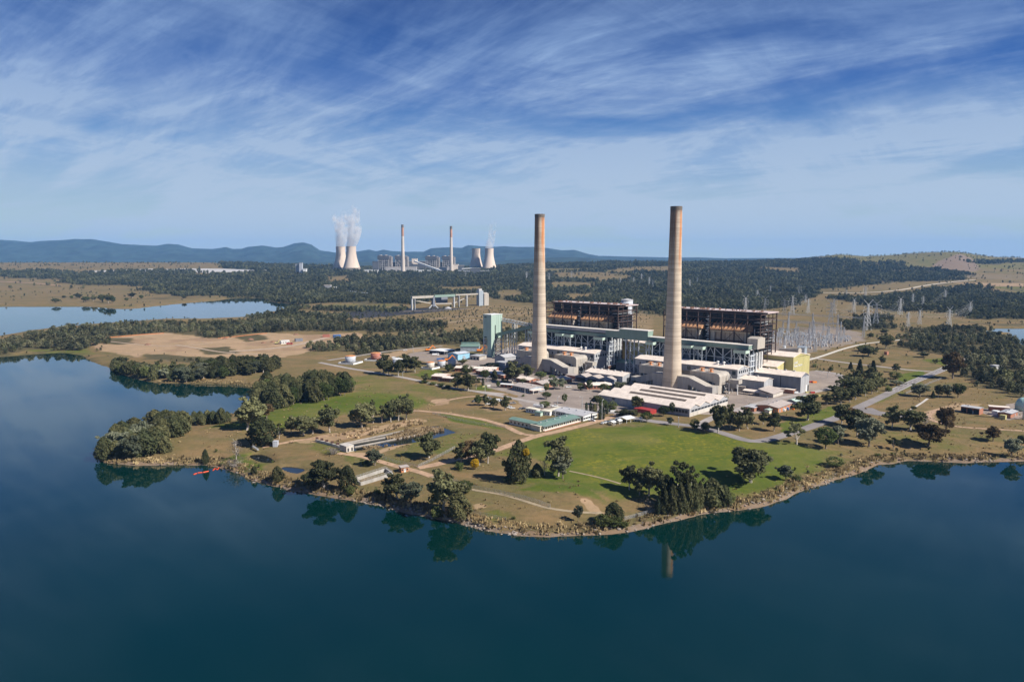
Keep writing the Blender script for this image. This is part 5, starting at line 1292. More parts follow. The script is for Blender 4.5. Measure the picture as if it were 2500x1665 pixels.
def bund(label, cx, cy, r, z, a):
    o = thing('bund_wall', label, 'wall', (cx, cy + r, z), a, None)
    s = r * 1.75
    for x0, x1, y0, y1 in ((-s, s, -s, -s + .4), (-s, s, s - .4, s), (-s, -s + .4, -s + .4, s - .4), (s - .4, s, -s + .4, s - .4)):
        q = MB(); q.box(x0, x1, y0, y1, -.3, 1.7); q.build('side', MT['white'], o)
a = tank('grey storage tank with rusty roof inside a low white wall, farthest left', (205, 425), 155, 112, 'tankgrey', 'rustroof'); bund('low white bund wall round the leftmost grey tank', *a, rad(-20))
a = tank('dark red rusted storage tank', (590, 375), 150, 108, 'tankred', 'rustroof'); bund('low pale bund wall round the dark red tank', *a, rad(-15))
tank('grey storage tank with pale roof, half hidden behind gum trees', (925, 472), 155, 112, 'tankgrey', 'white')
MT['tankrusty'] = mat('rust_streaked_tank', (0.58, 0.53, 0.46), .7, var=.08, scale=.6, grime=.8, grime_col=(.30, .13, .06), streak=True)
a = tank('rust streaked cream tank in front of the two grey ones', (1425, 502), 118, 96, 'tankrusty', 'rustroof'); bund('low pale bund wall round the rust streaked cream tank', *a, rad(-30))
tank('small grey tank between the rust streaked tank and the blue shed', (1592, 482), 118, 100, 'tankgrey', 'rustroof')
tank('small grey tank nearest the sky blue shed', (1752, 452), 122, 86, 'tankgrey', 'tankgrey')
MT['mint'] = mat('mint_tank', (0.36, 0.52, 0.47), .5, var=.08)
x, y, z = G(2345, 612, 'c5')
o = thing('gas_holder', 'large pale green domed tank at the right edge', 'tank', (x + 4, y + 6, z))
q = MB(); q.lathe([(5.4, -.3), (5.6, 3.5), (5.2, 6.3), (4.0, 8.8), (2, 10.2), (.1, 10.6)], 32); q.build('shell', MT['mint'], o, True)
q = MB(); q.lathe([(5.7, 3.3), (5.7, 3.7)], 32, cap=False); q.build('walkway', MT['galv'], o)
x, y, z = G(2342, 682, 'c5')
o = thing('dosing_tower', 'slim pale steel tower at the right edge beside the domed tank', 'tower', (x + .6, y, z))
q = MB(); q.lathe([(1.0, -.3), (1.0, 21)], 16); q.build('column', MT['paleblue'], o, True)
q = MB(); q.lathe([(1.3, 21), (1.5, 21.4), (1.5, 25), (.8, 25.8)], 16); q.build('cap', MT['galv'], o)
q = MB()
for k in range(4): q.beam((1.3, -.4 + k * .0, 0), (1.3, -.4, 21), .12)
q.build('ladder', MT['galv'], o)

# concrete basin, settling channels, gates
def wall_run(name, label, pts, c, h, th, m, cat='wall', z0=-.6, closed=False, part='wall', rail=False, base=None):
    P = [G(p[0], p[1], c) for p in pts]
    o = thing(name, label, cat, P[0])
    for k, (a, b_) in enumerate(zip(P, P[1:] + ([P[0]] if closed else []))):
        a, b_ = Vector(a) - Vector(P[0]), Vector(b_) - Vector(P[0])
        if base is not None: a.z = b_.z = base - P[0][2]
        q = MB(); q.beam(a + Vector((0, 0, h / 2 + z0 / 2)), b_ + Vector((0, 0, h / 2 + z0 / 2)), th, h - z0); q.build(part, m, o)
        if rail:
            q = MB(); L = (b_ - a).length; n = max(2, int(L / 2))
            for i in range(n + 1):
                p = a.lerp(b_, i / n); q.beam(p + Vector((0, 0, h)), p + Vector((0, 0, h + 1.1)), .1)
            q.beam(a + Vector((0, 0, h + 1.1)), b_ + Vector((0, 0, h + 1.1)), .1); q.beam(a + Vector((0, 0, h + .6)), b_ + Vector((0, 0, h + .6)), .07)
            q.build('railing', MT['galv'], o, kind='stuff')
    return o
MT['pondwall2'] = mat('grey_concrete', (0.40, 0.375, 0.34), .9, var=.2, grime=.4, streak=True)
MT['pondwall'] = mat('wet_concrete', (0.34, 0.30, 0.26), .9, var=.2, grime=.4)
wall_run('concrete_basin', 'open pale concrete basin with railings near the shore', [(552, 590), (608, 622), (868, 543), (812, 505)], 'c8', 1.8, .7, MT['pondwall2'], 'basin', closed=True, rail=True)
for pts, lab in (([(430, 281), (985, 186)], 'rear concrete divider wall in the settling pond'), ([(510, 300), (812, 246)], 'short middle concrete divider wall in the settling pond'), ([(556, 326), (1282, 184)], 'front concrete divider wall in the settling pond')):
    wall_run('divider_wall', lab, pts, 'c8', .8, .8, MT['pondwall'], 'wall', z0=-2, base=4.3)
o = wall_run('sluice_gates', 'row of rusty sluice gates on a concrete sill at the pond end', [(240, 262), (300, 278), (370, 295), (440, 318)], 'c8', 1.6, 1.0, MT['concrete'], 'sluice')
P = [G(p[0], p[1], 'c8') for p in ((250, 262), (290, 272), (330, 284), (375, 296), (420, 308))]
for p in P:
    v = Vector(p) - Vector(o.location); q = MB(); q.box(v.x - .9, v.x + .9, v.y - .3, v.y + .3, v.z + 1.0, v.z + 3.0); q.build('gate', MT['rust'], o)
house('sluice_house', 'grey concrete sluice house at the near end of the settling pond', 'hut', (490, 352), (552, 338), (445, 330), 3.6, .1, 'concrete', 'concrete', 'c8', eave=.1, wins=(('x', 2, .4, 1, 2, 'dark'),))
o = wall_run('footbridge', 'small grey footbridge over the dark pond', [(1228, 872), (1268, 893)], 'c7', 2.0, 1.2, MT['galv'], 'footbridge', z0=1.6, part='deck', rail=True)
# ------------------------------------------------------------------ vehicles
def car_meshes(m, kind):
    """body, cabin, wheel meshes of a car; kind: sedan, ute, van, truck"""
    L, Wd = {'sedan': (4.5, 1.8), 'ute': (5.2, 1.9), 'van': (5.2, 2.0), 'truck': (8.5, 2.4)}[kind]
    prof = {'sedan': [(-L/2, .35), (-L/2, .85), (-L/2 + .9, .95), (L/2 - 1.2, .92), (L/2, .75), (L/2, .35)],
            'ute': [(-L/2, .45), (-L/2, 1.05), (-.3, 1.05), (L/2 - 1.2, 1.05), (L/2, .9), (L/2, .45)],
            'van': [(-L/2, .4), (-L/2, 2.0), (L/2 - 1.4, 2.05), (L/2 - .7, 1.2), (L/2, 1.0), (L/2, .4)],
            'truck': [(-L/2, .9), (-L/2, 1.2), (L/2 - 2.2, 1.2), (L/2 - 2.2, 2.9), (L/2 - .4, 2.9), (L/2, 1.8), (L/2, .6), (L/2 - 2.2, .6), (L/2 - 2.4, .9)]}[kind]
    b = MB().extr(prof, 'y', -Wd/2, Wd/2)
    body = MB(); body.add([(v[0], v[1], v[2]) for v in b.v], b.f)
    cab = {'sedan': [(-1.7, .93), (-1.1, 1.42), (.35, 1.42), (1.05, .93)], 'ute': [(-.35, 1.04), (-.2, 1.72), (1.0, 1.72), (1.6, 1.04)],
           'van': [(.9, 1.3), (.9, 1.9), (1.25, 1.9), (1.95, 1.22)], 'truck': [(2.0, 1.95), (2.0, 2.7), (3.75, 2.7), (3.95, 1.95)]}[kind]
    cb = MB().extr(cab, 'y', -Wd/2 + .08, Wd/2 - .08) if kind in ('sedan', 'ute') else MB().extr(cab, 'y', -Wd/2 - .02, Wd/2 + .02)
    rf = MB()
    if kind in ('sedan', 'ute'):
        x0, x1 = cab[1][0], cab[2][0]; rf.box(x0, x1, -Wd/2 + .1, Wd/2 - .1, cab[1][1], cab[1][1] + .06)
    if kind == 'truck': rf.box(-L/2, L/2 - 2.5, -Wd/2, Wd/2, 1.22, 2.6)
    wh = MB(); 
    vs = [(.33 * math.cos(k * .6283), 0, .33 * math.sin(k * .6283)) for k in range(10)]
    wh.add([(x, -.11, z) for x, _, z in vs] + [(x, .11, z) for x, _, z in vs], [tuple(range(10)), tuple(range(19, 9, -1))] + [(k, (k + 1) % 10, 10 + (k + 1) % 10, 10 + k) for k in range(10)])
    return dict(body=(body.mesh('car_body', m), None), cabin=cb.mesh('car_cabin', MT['glass']), roof=rf.mesh('car_roof', m) if rf.v else None, wheel=wh.mesh('car_wheel', MT['rubber']), L=L, W=Wd)
_cars = {}
def car(label, p, ang, kind='sedan', m='carwhite', c='a', cat=None, group=None, name='parked_car'):
    key = (kind, m)
    if key not in _cars: _cars[key] = car_meshes(MT[m], kind)
    d = _cars[key]; x, y, z = G(p[0], p[1], c)
    o = thing(name, label, cat or {'sedan': 'car', 'ute': 'pickup', 'van': 'van', 'truck': 'truck'}[kind], (x, y, z + .05), rad(ang), group)
    inst('body', d['body'][0], o); inst('cabin_windows', d['cabin'], o)
    if d['roof']: inst('roof' if kind != 'truck' else 'load_box', d['roof'], o)
    for sx in (-.31, .31):
        for sy in (-1, 1): inst('wheel', d['wheel'], o, (sx * d['L'], sy * (d['W'] / 2 - .1), .33))
    return o
GP = 'cars parked on the dirt car park'
car('dark blue car behind the first small tree of the dirt car park', (858, 628), 20, 'sedan', 'cardark', group=GP)
car('white car half hidden behind the first small tree', (878, 626), 25, 'sedan', group=GP)
car('white pickup at the back of the dirt car park, left one of two', (1060, 582), 10, 'ute', group=GP)
car('silver car at the back of the dirt car park, right of the white pickup', (1108, 588), 10, 'sedan', 'carsilver', group=GP)
car('white van in the middle row between two small trees', (1222, 618), 8, 'van', group=GP)
car('white pickup next to the red car in the dirt car park', (1258, 624), 8, 'ute', group=GP)
car('red car beside the last small tree of the dirt car park', (1296, 632), 8, 'sedan', 'red', group=GP)
car('white pickup between the second and third small tree', (1072, 666), 10, 'ute', group=GP)
car('silver pickup alone at the right of the dirt car park', (1440, 656), 12, 'ute', 'carsilver', group=GP)
car('white pickup in the front row of the dirt car park, left of two', (1376, 716), 15, 'ute', group=GP)
car('white car in the front row of the dirt car park, right of two', (1428, 730), 15, 'sedan', group=GP)
car('silver car left of the longest white cabin', (1568, 738), 30, 'sedan', 'carsilver', group=GP)
car('dark car left of the longest white cabin', (1604, 738), 30, 'sedan', 'cardark', group=GP)
car('white truck behind the longest white cabin', (1826, 716), -20, 'truck', group=GP)
car('white pickup beside the rounded bush near the cabins', (2072, 700), 15, 'ute', group=GP)
car('white pickup under trees at the edge of the tarred car park', (2280, 412), 15, 'ute', group=GP)
GL = 'vehicles lined up beside the open shelters'
for i, (px, py, k, m, lab) in enumerate([(1250, 452, 'sedan', 'carwhite', 'first white car of the line beside the shelters, nearest the green roofed office'), (1272, 447, 'ute', 'carwhite', 'white pickup, second in the line beside the shelters'), (1296, 443, 'sedan', 'carsilver', 'silver car, third in the line beside the shelters'),
                                         (1318, 438, 'ute', 'carwhite', 'white pickup, fourth in the line beside the shelters'), (1340, 432, 'sedan', 'cardark', 'dark car in the line beside the shelters'), (1362, 425, 'ute', 'carwhite', 'white pickup behind the small middle shelter'), (1385, 418, 'sedan', 'carwhite', 'last white car of the line, at the largest shelter')]):
    car(lab, (px, py), 62, k, m, 'c6', group=GL)
car('white pickup parked alone at the end of the blue grey crew building', (1160, 432), -25, 'ute', 'carwhite', 'c6', group=GL)
car('silver car on the gravel behind the crew building', (960, 330), 10, 'sedan', 'carsilver', 'c6', group=GL)
car('white van at the end wall of the slate grey workshop', (1080, 400), 5, 'van', 'carwhite', 'r')
car('white truck in the gravel yard beside the open white roofed shed', (1510, 298), 10, 'truck', 'carwhite', 't')
car('white van near the pale roofed tank, left of two', (880, 342), 5, 'van', 'carwhite', 't', group='vans by the pale roofed tank')
car('white pickup near the pale roofed tank, right of two', (935, 345), 5, 'ute', 'carwhite', 't', group='vans by the pale roofed tank')
car('dark blue tipper truck in front of the sky blue shed', (1580, 372), 8, 'truck', 'blue', 't')
car('red truck beside the white cabins on the bare earth field', (1492, 122), 12, 'truck', 'red', 'c7')
car('white pickup at the back of the gravel yard', (1050, 228), 10, 'ute', 'carwhite', 't')

def excavator(label, p, ang, m, c, sc=1.0):
    x, y, z = G(p[0], p[1], c)
    o = thing('excavator', label, 'excavator', (x, y, z), rad(ang), 'earth moving machines'); o.scale = (sc,) * 3
    for s in (-1, 1):
        q = MB(); q.extr([(-2.2, .3), (-1.8, 0), (1.8, 0), (2.2, .3), (2.2, .7), (1.8, 1.0), (-1.8, 1.0), (-2.2, .7)], 'y', s * 1.3 - .3, s * 1.3 + .3); q.build('track', MT['rubber'], o)
    q = MB(); q.box(-2.2, 1.3, -1.3, 1.3, 1.1, 2.3); q.build('body', MT[m], o)
    q = MB(); q.extr([(.2, 2.3), (1.9, 1.3), (1.9, 2.6), (1.4, 3.2), (.2, 3.2)], 'y', .2, 1.25); q.build('cab', MT['glass'], o)
    q = MB(); q.beam((1.0, -.4, 2), (4.0, -.4, 5.2), .6, .8); q.build('boom', MT[m], o)
    q = MB(); q.beam((3.9, -.4, 5.2), (6.4, -.4, 2.6), .5, .6); q.build('stick', MT[m], o)
    q = MB(); q.extr([(5.9, 2.8), (6.9, 2.6), (7.1, 1.4), (6.2, .9)], 'y', -1.1, .3); q.build('bucket', MT['rust'], o)
excavator('orange excavator at the left of the open white roofed shed', (1395, 234), 15, 'oranger', 't', 1.5)
excavator('orange excavator between the depot shed and the green tower', (2175, 246), 10, 'oranger', 't', 1.7)
excavator('yellow excavator beside the white cabins on the bare earth field', (1400, 118), 20, 'yellow', 'c7', 1.2)
excavator('yellow excavator among the small grey tanks', (1690, 384), 10, 'oranger', 't', 1.4)
def skip(label, p, m, c, ang=10, dims=(4.5, 1.9, 1.5), group='skips and crates in the right hand yard'):
    x, y, z = G(p[0], p[1], c); L, w, h = dims
    o = thing('skip', label, 'skip', (x, y, z), rad(ang), group)
    q = MB(); q.extr([(-L/2 + .5, 0), (L/2 - .5, 0), (L/2, h), (L/2 - .15, h), (L/2 - .6, .15), (-L/2 + .6, .15), (-L/2 + .15, h), (-L/2, h)], 'y', -w/2, w/2); q.build('tub', MT[m], o)
    for s in (-1, 1):
        q = MB(); q.extr([(-L/2 + .5, .02), (L/2 - .5, .02), (L/2 - .05, h - .02), (-L/2 + .05, h - .02)], 'y', s * (w/2 - .06) - .05, s * (w/2 - .06) + .05); q.build('side', MT[m], o)
for lab, p, m in (('red skip beyond the slate grey workshop, left of two', (1315, 222), 'red'), ('orange red skip beyond the slate grey workshop, right of two', (1362, 226), 'oranger'), ('yellow skip by the workshop doorway', (1255, 390), 'yellow'), ('red skip by the workshop doorway', (1330, 392), 'red'),
                  ('long yellow skip beside the row of dark trees', (1455, 440), 'yellow')):
    skip(lab, p, m, 'r')
def barrel_row():
    for lab, p, m in (('blue barrel beside the orange brick workshop', (935, 660), 'blue'), ('orange barrel beside the orange brick workshop', (1025, 655), 'oranger'), ('white barrel beside the orange brick workshop', (880, 680), 'white'), ('dark barrel beside the orange brick workshop', (985, 640), 'cardark')):
        x, y, z = G(p[0], p[1], 'r')
        o = thing('water_barrel', lab, 'barrel', (x, y, z))
        q = MB(); q.lathe([(.9, 0), (1.0, .4), (1.0, 1.6), (.9, 2.0)], 14); q.build('body', MT[m], o, True)
        q = MB(); q.lathe([(.92, 2.0), (.92, 2.12), (.1, 2.2)], 14); q.build('lid', MT[m], o)
barrel_row()
# heaps of earth on the building field
def heap(label, p, wpx, c='c7', m=None):
    x, y, z = G(p[0], p[1], c); w = wpx * y / F_PX / CROP[c][2]
    n, vs, fs = 18, [], []
    for i, (r, h) in enumerate(((1, 0), (.8, .3), (.5, .75), (.2, 1.0))):
        for k in range(n):
            t = 6.2832 * k / n; rr = r * w / 2 * (1 + random.uniform(-.14, .14)); vs.append((rr * math.cos(t) * 1.0, rr * math.sin(t) * .7, h * w * .22 * (1 + random.uniform(-.15, .1)) - (.3 if i == 0 else 0)))
    for i in range(3): fs += [(i * n + k, i * n + (k + 1) % n, (i + 1) * n + (k + 1) % n, (i + 1) * n + k) for k in range(n)]
    fs.append(tuple(range(3 * n, 4 * n)))
    q = MB(); q.add(vs, fs); o = q.build('soil_heap', m or MT['soil'], None, True); o.location = (x, y, z)
    tag(o, label, 'soil heap', 'heaps of earth on the bare field')
MT['soil'] = mat('turned_soil', (0.22, 0.12, 0.075), 0.95, var=.25, scale=.6)
for lab, p, w_ in (('small brown soil heap alone in the middle of the bare field', (472, 124), 55), ('low soil heap at the far orange fence of the bare field', (1030, 80), 45), ('soil heap in the dark patch of the bare field, behind', (1212, 88), 55), ('soil heap in the dark patch of the bare field, in front', (1306, 110), 42),
                  ('soil heap nearest the yellow excavator', (1372, 104), 40), ('soil heap at the far corner of the bare field', (1540, 52), 45)):
    heap(lab, p, w_)

# ------------------------------------------------------------------ fences, lamp posts, booms
def fence(label, pts, c, h=1.9, step=3.0, m='galv', wires=4, name='fence', thick=.06, panel=None):
    P = [Vector(G(p[0], p[1], c)) for p in pts]
    o = thing(name, label, 'fence', P[0])
    posts = []
    for a, b_ in zip(P[:-1], P[1:]):
        n = max(1, int((b_ - a).length / step))
        posts += [a.lerp(b_, i / n) for i in range(n)]
    posts.append(P[-1])
    zz = hgt(np.array([p.x for p in posts]), np.array([p.y for p in posts]))
    posts = [Vector((p.x, p.y, z)) - P[0] for p, z in zip(posts, zz)]
    pm_ = MB().box(-.05, .05, -.05, .05, -.3, h).mesh('fence_post', MT[m])
    for p in posts[:300]: inst('post', pm_, o, p)
    q = MB()
    for a, b_ in zip(posts[:-1], posts[1:]):
        if panel:
            q.beam(a + Vector((0, 0, h * .45)), b_ + Vector((0, 0, h * .45)), .05, h * .85)
        else:
            for k in range(wires): q.beam(a + Vector((0, 0, h * (k + 1) / wires)), b_ + Vector((0, 0, h * (k + 1) / wires)), thick * .6, thick)
    q.build('wire' if not panel else 'mesh_panel', MT[panel or m], o, kind='stuff')
MT['siltfence'] = mat('orange_silt_fence', (0.50, 0.17, 0.06), .8, var=.2)
fence('chain fence along the near edge of the fenced enclosure by the shore', [(1430, 1245), (1600, 1200), (1815, 1140)], 'c6', wires=7)
fence('chain fence from the corner of the enclosure back past the dirt tracks', [(2165, 805), (1950, 735), (1750, 690), (1500, 640), (1300, 575)], 'c8', wires=7)
fence('chain fence on the left side of the shore enclosure', [(1800, 915), (1640, 880), (1490, 850)], 'c8', wires=6)
fence('fence along the foot of the green strip behind the settling pond', [(1200, 40), (1450, 100), (1650, 135), (1795, 150)], 'c8', wires=7)
fence('fence round the near side of the pond field', [(790, 405), (900, 440), (1080, 475), (1200, 420), (1380, 320)], 'c8', wires=6)
fence('fence across the slope below the main road', [(1205, 445), (1310, 405), (1430, 350), (1560, 300)], 'c5', wires=5)
fence('orange safety fence along the far left edge of the bare earth field', [(20, 88), (240, 68), (420, 52), (590, 42)], 'c7', .95, 8, 'siltfence', panel='siltfence')
fence('orange safety fence along the far right edge of the bare earth field', [(980, 77), (1150, 60), (1330, 42)], 'c7', .95, 8, 'siltfence', panel='siltfence')
def lamp(label, p, hpx, c, group='lamp posts round the station'):
    x, y, z = G(p[0], p[1], c); h = hpx * y / F_PX / CROP[c][2]
    o = thing('lamp_post', label, 'lamp post', (x, y, z), random.uniform(0, 6), group)
    q = MB(); q.lathe([(.28, -.2), (.16, h)], 8); q.build('pole', MT['galv'], o)
    q = MB(); q.beam((0, 0, h), (1.6, 0, h + .3), .16); q.build('arm', MT['galv'], o)
    q = MB(); q.box(1.2, 2.2, -.2, .2, h + .2, h + .45); q.build('lamp_head', MT['white'], o)
for lab, p, h_, c in (('lamp post on the grass by the dirt car park', (1018, 500), 110, 'a'), ('lamp post in front of the administration building', (1620, 500), 110, 'a'), ('lamp post beside the tarred car park and its small round tree', (2115, 660), 110, 'a'), ('tall lamp post in front of the cypress row', (1080, 365), 135, 'c6'),
                      ('tall lamp post among the cypresses', (1243, 420), 165, 'c6'), ('lamp post on the road verge below the warehouse', (1550, 800), 130, 'w'), ('lamp post beside the gum trees near the tanks', (1012, 640), 95, 't'), ('lamp post on the lawn edge by the drive bend', (1168, 240), 85, 't'),
                      ('lamp post at the far end of the right hand yard', (1570, 152), 100, 'r'), ('lamp post by the lean-to workshop', (607, 560), 110, 'r'), ('lamp post left of the sloping duct of the tallest chimney', (880, 262), 75, 'w'), ('white lamp post among trees below the left chimney', (222, 1385), 110, 'n'),
                      ('lamp post standing by the blue grey crew building', (860, 400), 65, 'c6')):
    lamp(lab, p, h_, c)
def sign(label, p, c, m='white', h=2.2, w=1.6):
    x, y, z = G(p[0], p[1], c)
    o = thing('notice_board', label, 'sign', (x, y, z), rad(10))
    q = MB(); q.box(-w/2, w/2, -.05, .05, h - 1.1, h + .4); q.build('board', MT[m], o)
    for s in (-1, 1):
        q = MB(); q.box(s * w/2 * .8 - .05, s * w/2 * .8 + .05, .06, .14, -.2, h + .3); q.build('post', MT['galv'], o)
sign('blank white notice board on the grass near the gate kiosk', (1075, 410), 'a', w=3)
sign('blank white notice board at the turning circle by the cypresses', (1333, 375), 'c6', w=4, h=3)
sign('small yellow notice board beside the drive', (1000, 422), 'a', 'yellow', w=2.4)
# floating silt booms, each a chain of floats
def boom(label, pts, c):
    P = [Vector((*G0(*pix(p, c), 0.1), .12)) for p in pts]
    o = thing('floating_boom', label, 'boom', P[0], 0, 'orange floating booms at the shore')
    for a, b_ in zip(P[:-1], P[1:]):
        n = max(1, int((b_ - a).length / 2.6))
        for i in range(n):
            u, v = a.lerp(b_, i / n) - P[0], a.lerp(b_, (i + .86) / n) - P[0]
            j = Vector((0, random.uniform(-.4, .4), 0))
            q = MB(); q.tube([u + j, v + j], .30, 7); q.build('float', MT['boom'], o)
MT['boom'] = mat('orange_float', (0.75, 0.09, 0.03), .5, var=.1)
boom('orange floating boom lying off the shore, farthest left', [(803, 1053), (830, 1044), (870, 1040), (915, 1030)], 'c7')
boom('orange boom dragged up on the stones beside the dead tree', [(940, 1026), (958, 1010), (975, 1018), (988, 1002)], 'c7')
boom('orange boom in the shallows right of the dead tree', [(1150, 1040), (1175, 1046), (1195, 1058), (1212, 1056)], 'c7')
MT['palegreentank'] = mat('mint_cladding', (0.36, 0.46, 0.39), .65, var=.06, scale=.1, grime=.12, grime_col=(.2, .27, .22), streak=True)
# ------------------------------------------------------------------ green conveyor tower and the two conveyors left of the left chimney
o = plant('conveyor_tower', 'tall sea green conveyor tower on lattice legs left of the left chimney', 'conveyor tower', -127, 57)
q = PB(o); q.box(-134, -120, 48.6, 68, 22.8, 51.6); w_ = q.put('cladding', MT['palegreentank'])
q = PB(o); q.box(-134.4, -119.6, 48.2, 68.4, 51.6, 52.0); q.put('roof', MT['white'])
q = PB(o); q.prism([(-126, 48.0), (-119.4, 48.0), (-119.4, 54), (-122, 54)], 0, 51.4); q.put('lift_shaft', MT['palegreentank'])
q = PB(o); q.box(-119.5, -119.3, 55, 55.7, 8, 39); q.put('slot', MT['dark'])
for y in (58.5, 61.5, 64.8):
    q = PB(o); q.box(-120, -119.9, y - .12, y + .12, 23, 51.4); q.put('joint', MT['greenroof'], parent=w_)
q = PB(o); q.box(-132, -128, 48.4, 48.6, 48, 49); q.box(-132, -128, 48.4, 48.6, 23.4, 24.6); q.put('vent', MT['dark'], kind='stuff')
for x in (-133.4, -120.6):
    for y in (49.2, 67.4):
        q = PB(o); q.box(x - .5, x + .5, y - .5, y + .5, 0, 22.8); q.put('leg', MT['paleblue'])
q = PB(o)
for k in range(4):
    z0, z1 = k * 5.7, k * 5.7 + 5.7
    for a, b_ in (((-133.4, 49.2), (-126, 49.2)), ((-120.6, 55), (-120.6, 67.4)), ((-133.4, 49.2), (-133.4, 67.4)), ((-133.4, 67.4), (-120.6, 67.4))):
        q.beam((*a, z0), (*b_, z1), .4); q.beam((*b_, z0), (*a, z1), .4); q.beam((*a, z1), (*b_, z1), .4)
q.put('bracing', MT['galv'], kind='stuff')
q = PB(o); q.box(-138, -134, 52, 58, 22, 26); q.put('side_house', MT['green'])
o = plant('inclined_conveyor', 'dark green inclined conveyor rising from the green tower to the left chimney', 'conveyor', -90, 58)
q = PB(o)
a, b_ = Vector((-119, 59, 27)), Vector((-60, 61, 41)); q.beam(a, b_, 4.2, 3.6); q.put('casing', MT['green'])
q = PB(o); q.beam(a + Vector((0, 0, 1.9)), b_ + Vector((0, 0, 1.9)), 4.6, .25); q.put('roof', MT['greenroof'])
for x, z in ((-106, 28), (-98, 30), (-72, 36)):
    q = PB(o); q.box(x - .4, x + .4, 57.6, 58.4, 0, z); q.put('trestle_leg', MT['galv'])
    q = PB(o); q.box(x - .4, x + .4, 61.6, 62.4, 0, z); q.put('trestle_leg', MT['galv'])
    q = PB(o)
    for k in range(int(z // 4)): q.beam((x, 58, k * 4), (x, 62, k * 4 + 4), .25); q.beam((x, 62, k * 4), (x, 58, k * 4 + 4), .25)
    q.put('trestle_bracing', MT['galv'], kind='stuff')
o = plant('truss_conveyor', 'white lattice conveyor falling away behind the green tower', 'conveyor', -110, 75)
q = PB(o); a, b_ = Vector((-120, 66, 43)), Vector((-62, 84, 34.5))
n = 14
for k in range(n):
    p, r = a.lerp(b_, k / n), a.lerp(b_, (k + 1) / n); u = Vector((0, 0, 3.6)); sd = Vector((1.0, 3.2, 0))
    for d in (Vector((0, 0, 0)), sd):
        q.beam(p + d, r + d, .35); q.beam(p + d + u, r + d + u, .35); q.beam(p + d, r + d + u, .28); q.beam(p + d + u, r + d, .28)
    q.beam(p + u, p + u + sd, .25)
q.put('truss', MT['white'], kind='stuff')
q = PB(o); q.beam(a + Vector((.5, 1.6, .6)), b_ + Vector((.5, 1.6, .6)), 2.4, .5); q.put('belt', MT['steel'])
for f in (.28, .68):
    p = a.lerp(b_, f)
    for dx, dy in ((-2, 0), (2, 0), (-2, 4), (2, 4)):
        q = PB(o); q.box(p.x + dx - .3, p.x + dx + .3, p.y + dy - .3, p.y + dy + .3, 0, p.z); q.put('trestle_leg', MT['white'])
    q = PB(o)
    for k in range(int(p.z // 5)):
        for dy in (0, 4): q.beam((p.x - 2, p.y + dy, k * 5), (p.x + 2, p.y + dy, k * 5 + 5), .25); q.beam((p.x + 2, p.y + dy, k * 5), (p.x - 2, p.y + dy, k * 5 + 5), .25)
    q.put('trestle_bracing', MT['white'], kind='stuff')
q = PB(o); q.lathe([(4.5, 22), (4.5, 34), (.2, 35.5)], 20, (-66, 86, 0)); q.lathe([(.6, 15), (4.5, 22)], 20, (-66, 86, 0), cap=False); q.put('surge_bin', MT['steel'])

# ------------------------------------------------------------------ coal stacker bridge on the plain behind
CROP['s'] = (960, 700, 6.542); CROP['b'] = (880, 540, 6.542)
P0, P1 = G(296, 372, 's'), G(1425, 300, 's')
D_ = (P0[1] + P1[1]) / 2
P0, P1 = Vector(P0), Vector(P1)
ang = math.atan2(P1.y - P0.y, P1.x - P0.x); L_ = (Vector((P1.x, P1.y, 0)) - Vector((P0.x, P0.y, 0))).length
o = thing('coal_stacker', 'long pale coal stacking bridge on tall columns across the plain', 'conveyor bridge', P0, ang)
k_ = P0.y / F_PX / 6.542
Hb = 200 * k_
fr = lambda px: (px - 296) / (1425 - 296) * L_
q = MB(); q.box(0, fr(620), -3, 3, Hb - 3, Hb + 2.4); q.build('bridge_span', MT['precip'], o)
q = MB(); q.box(fr(632), fr(955), -3, 3, Hb - 2.6, Hb + 3); q.build('bridge_span', MT['green'], o)
q = MB(); q.box(fr(965), fr(1360), -2.5, 2.5, Hb - .5, Hb + 2.6); q.build('bridge_span', MT['precip'], o)
for px in (300, 340, 945, 1028, 1155):
    w = 1.7 if px in (300, 945, 1155) else .7
    q = MB(); q.box(fr(px) - w, fr(px) + w, -2, 2, -3, Hb - 2.7 if px < 960 else Hb - .5); q.build('column', MT['galv'], o)
q = MB(); q.box(fr(620) - 3, fr(620) + 3, -3, 3, 5, Hb); q.build('slewing_tower', MT['walldark'], o)
for s in (-1, 1):
    q = MB(); q.beam((fr(620), 0, 12), (fr(620) + s * 16, 0, -1), 2.2); q.build('splayed_leg', MT['galv'], o)
q = MB(); q.beam((fr(310), 5, Hb - 6), (fr(640), 5, Hb - 18), 3, 2.4); q.beam((fr(640), 5, Hb - 18), (fr(960), 5, Hb - 20), 3, 2.4); q.beam((fr(960), 5, Hb - 20), (fr(1240), 5, Hb - 3), 2.4, 2); q.build('lower_conveyor', MT['precip'], o, kind='stuff')
q = MB(); q.box(fr(1345), fr(1420), -5, 5, -2, Hb + 9); q.build('head_tower', MT['steel'], o)
q = MB(); q.box(fr(1350), fr(1400), -4, 4, Hb + 9, Hb + 14); q.build('head_house', MT['roofgrey'], o)
q = MB(); q.box(fr(1422), fr(1500), -8, 8, -2, Hb + 1); q.extr([(-8, Hb + 1), (8, Hb + 1), (0, Hb + 4)], 'x', fr(1422), fr(1500)); q.build('bin_house', MT['precip'], o)
q = MB(); q.box(fr(820), fr(920), 18, 40, 10, 26); q.build('drive_house', MT['walldark'], o)
heap('pale ash heap under the coal stacking bridge', (875, 348), 120, 's', MT['roofgrey'])
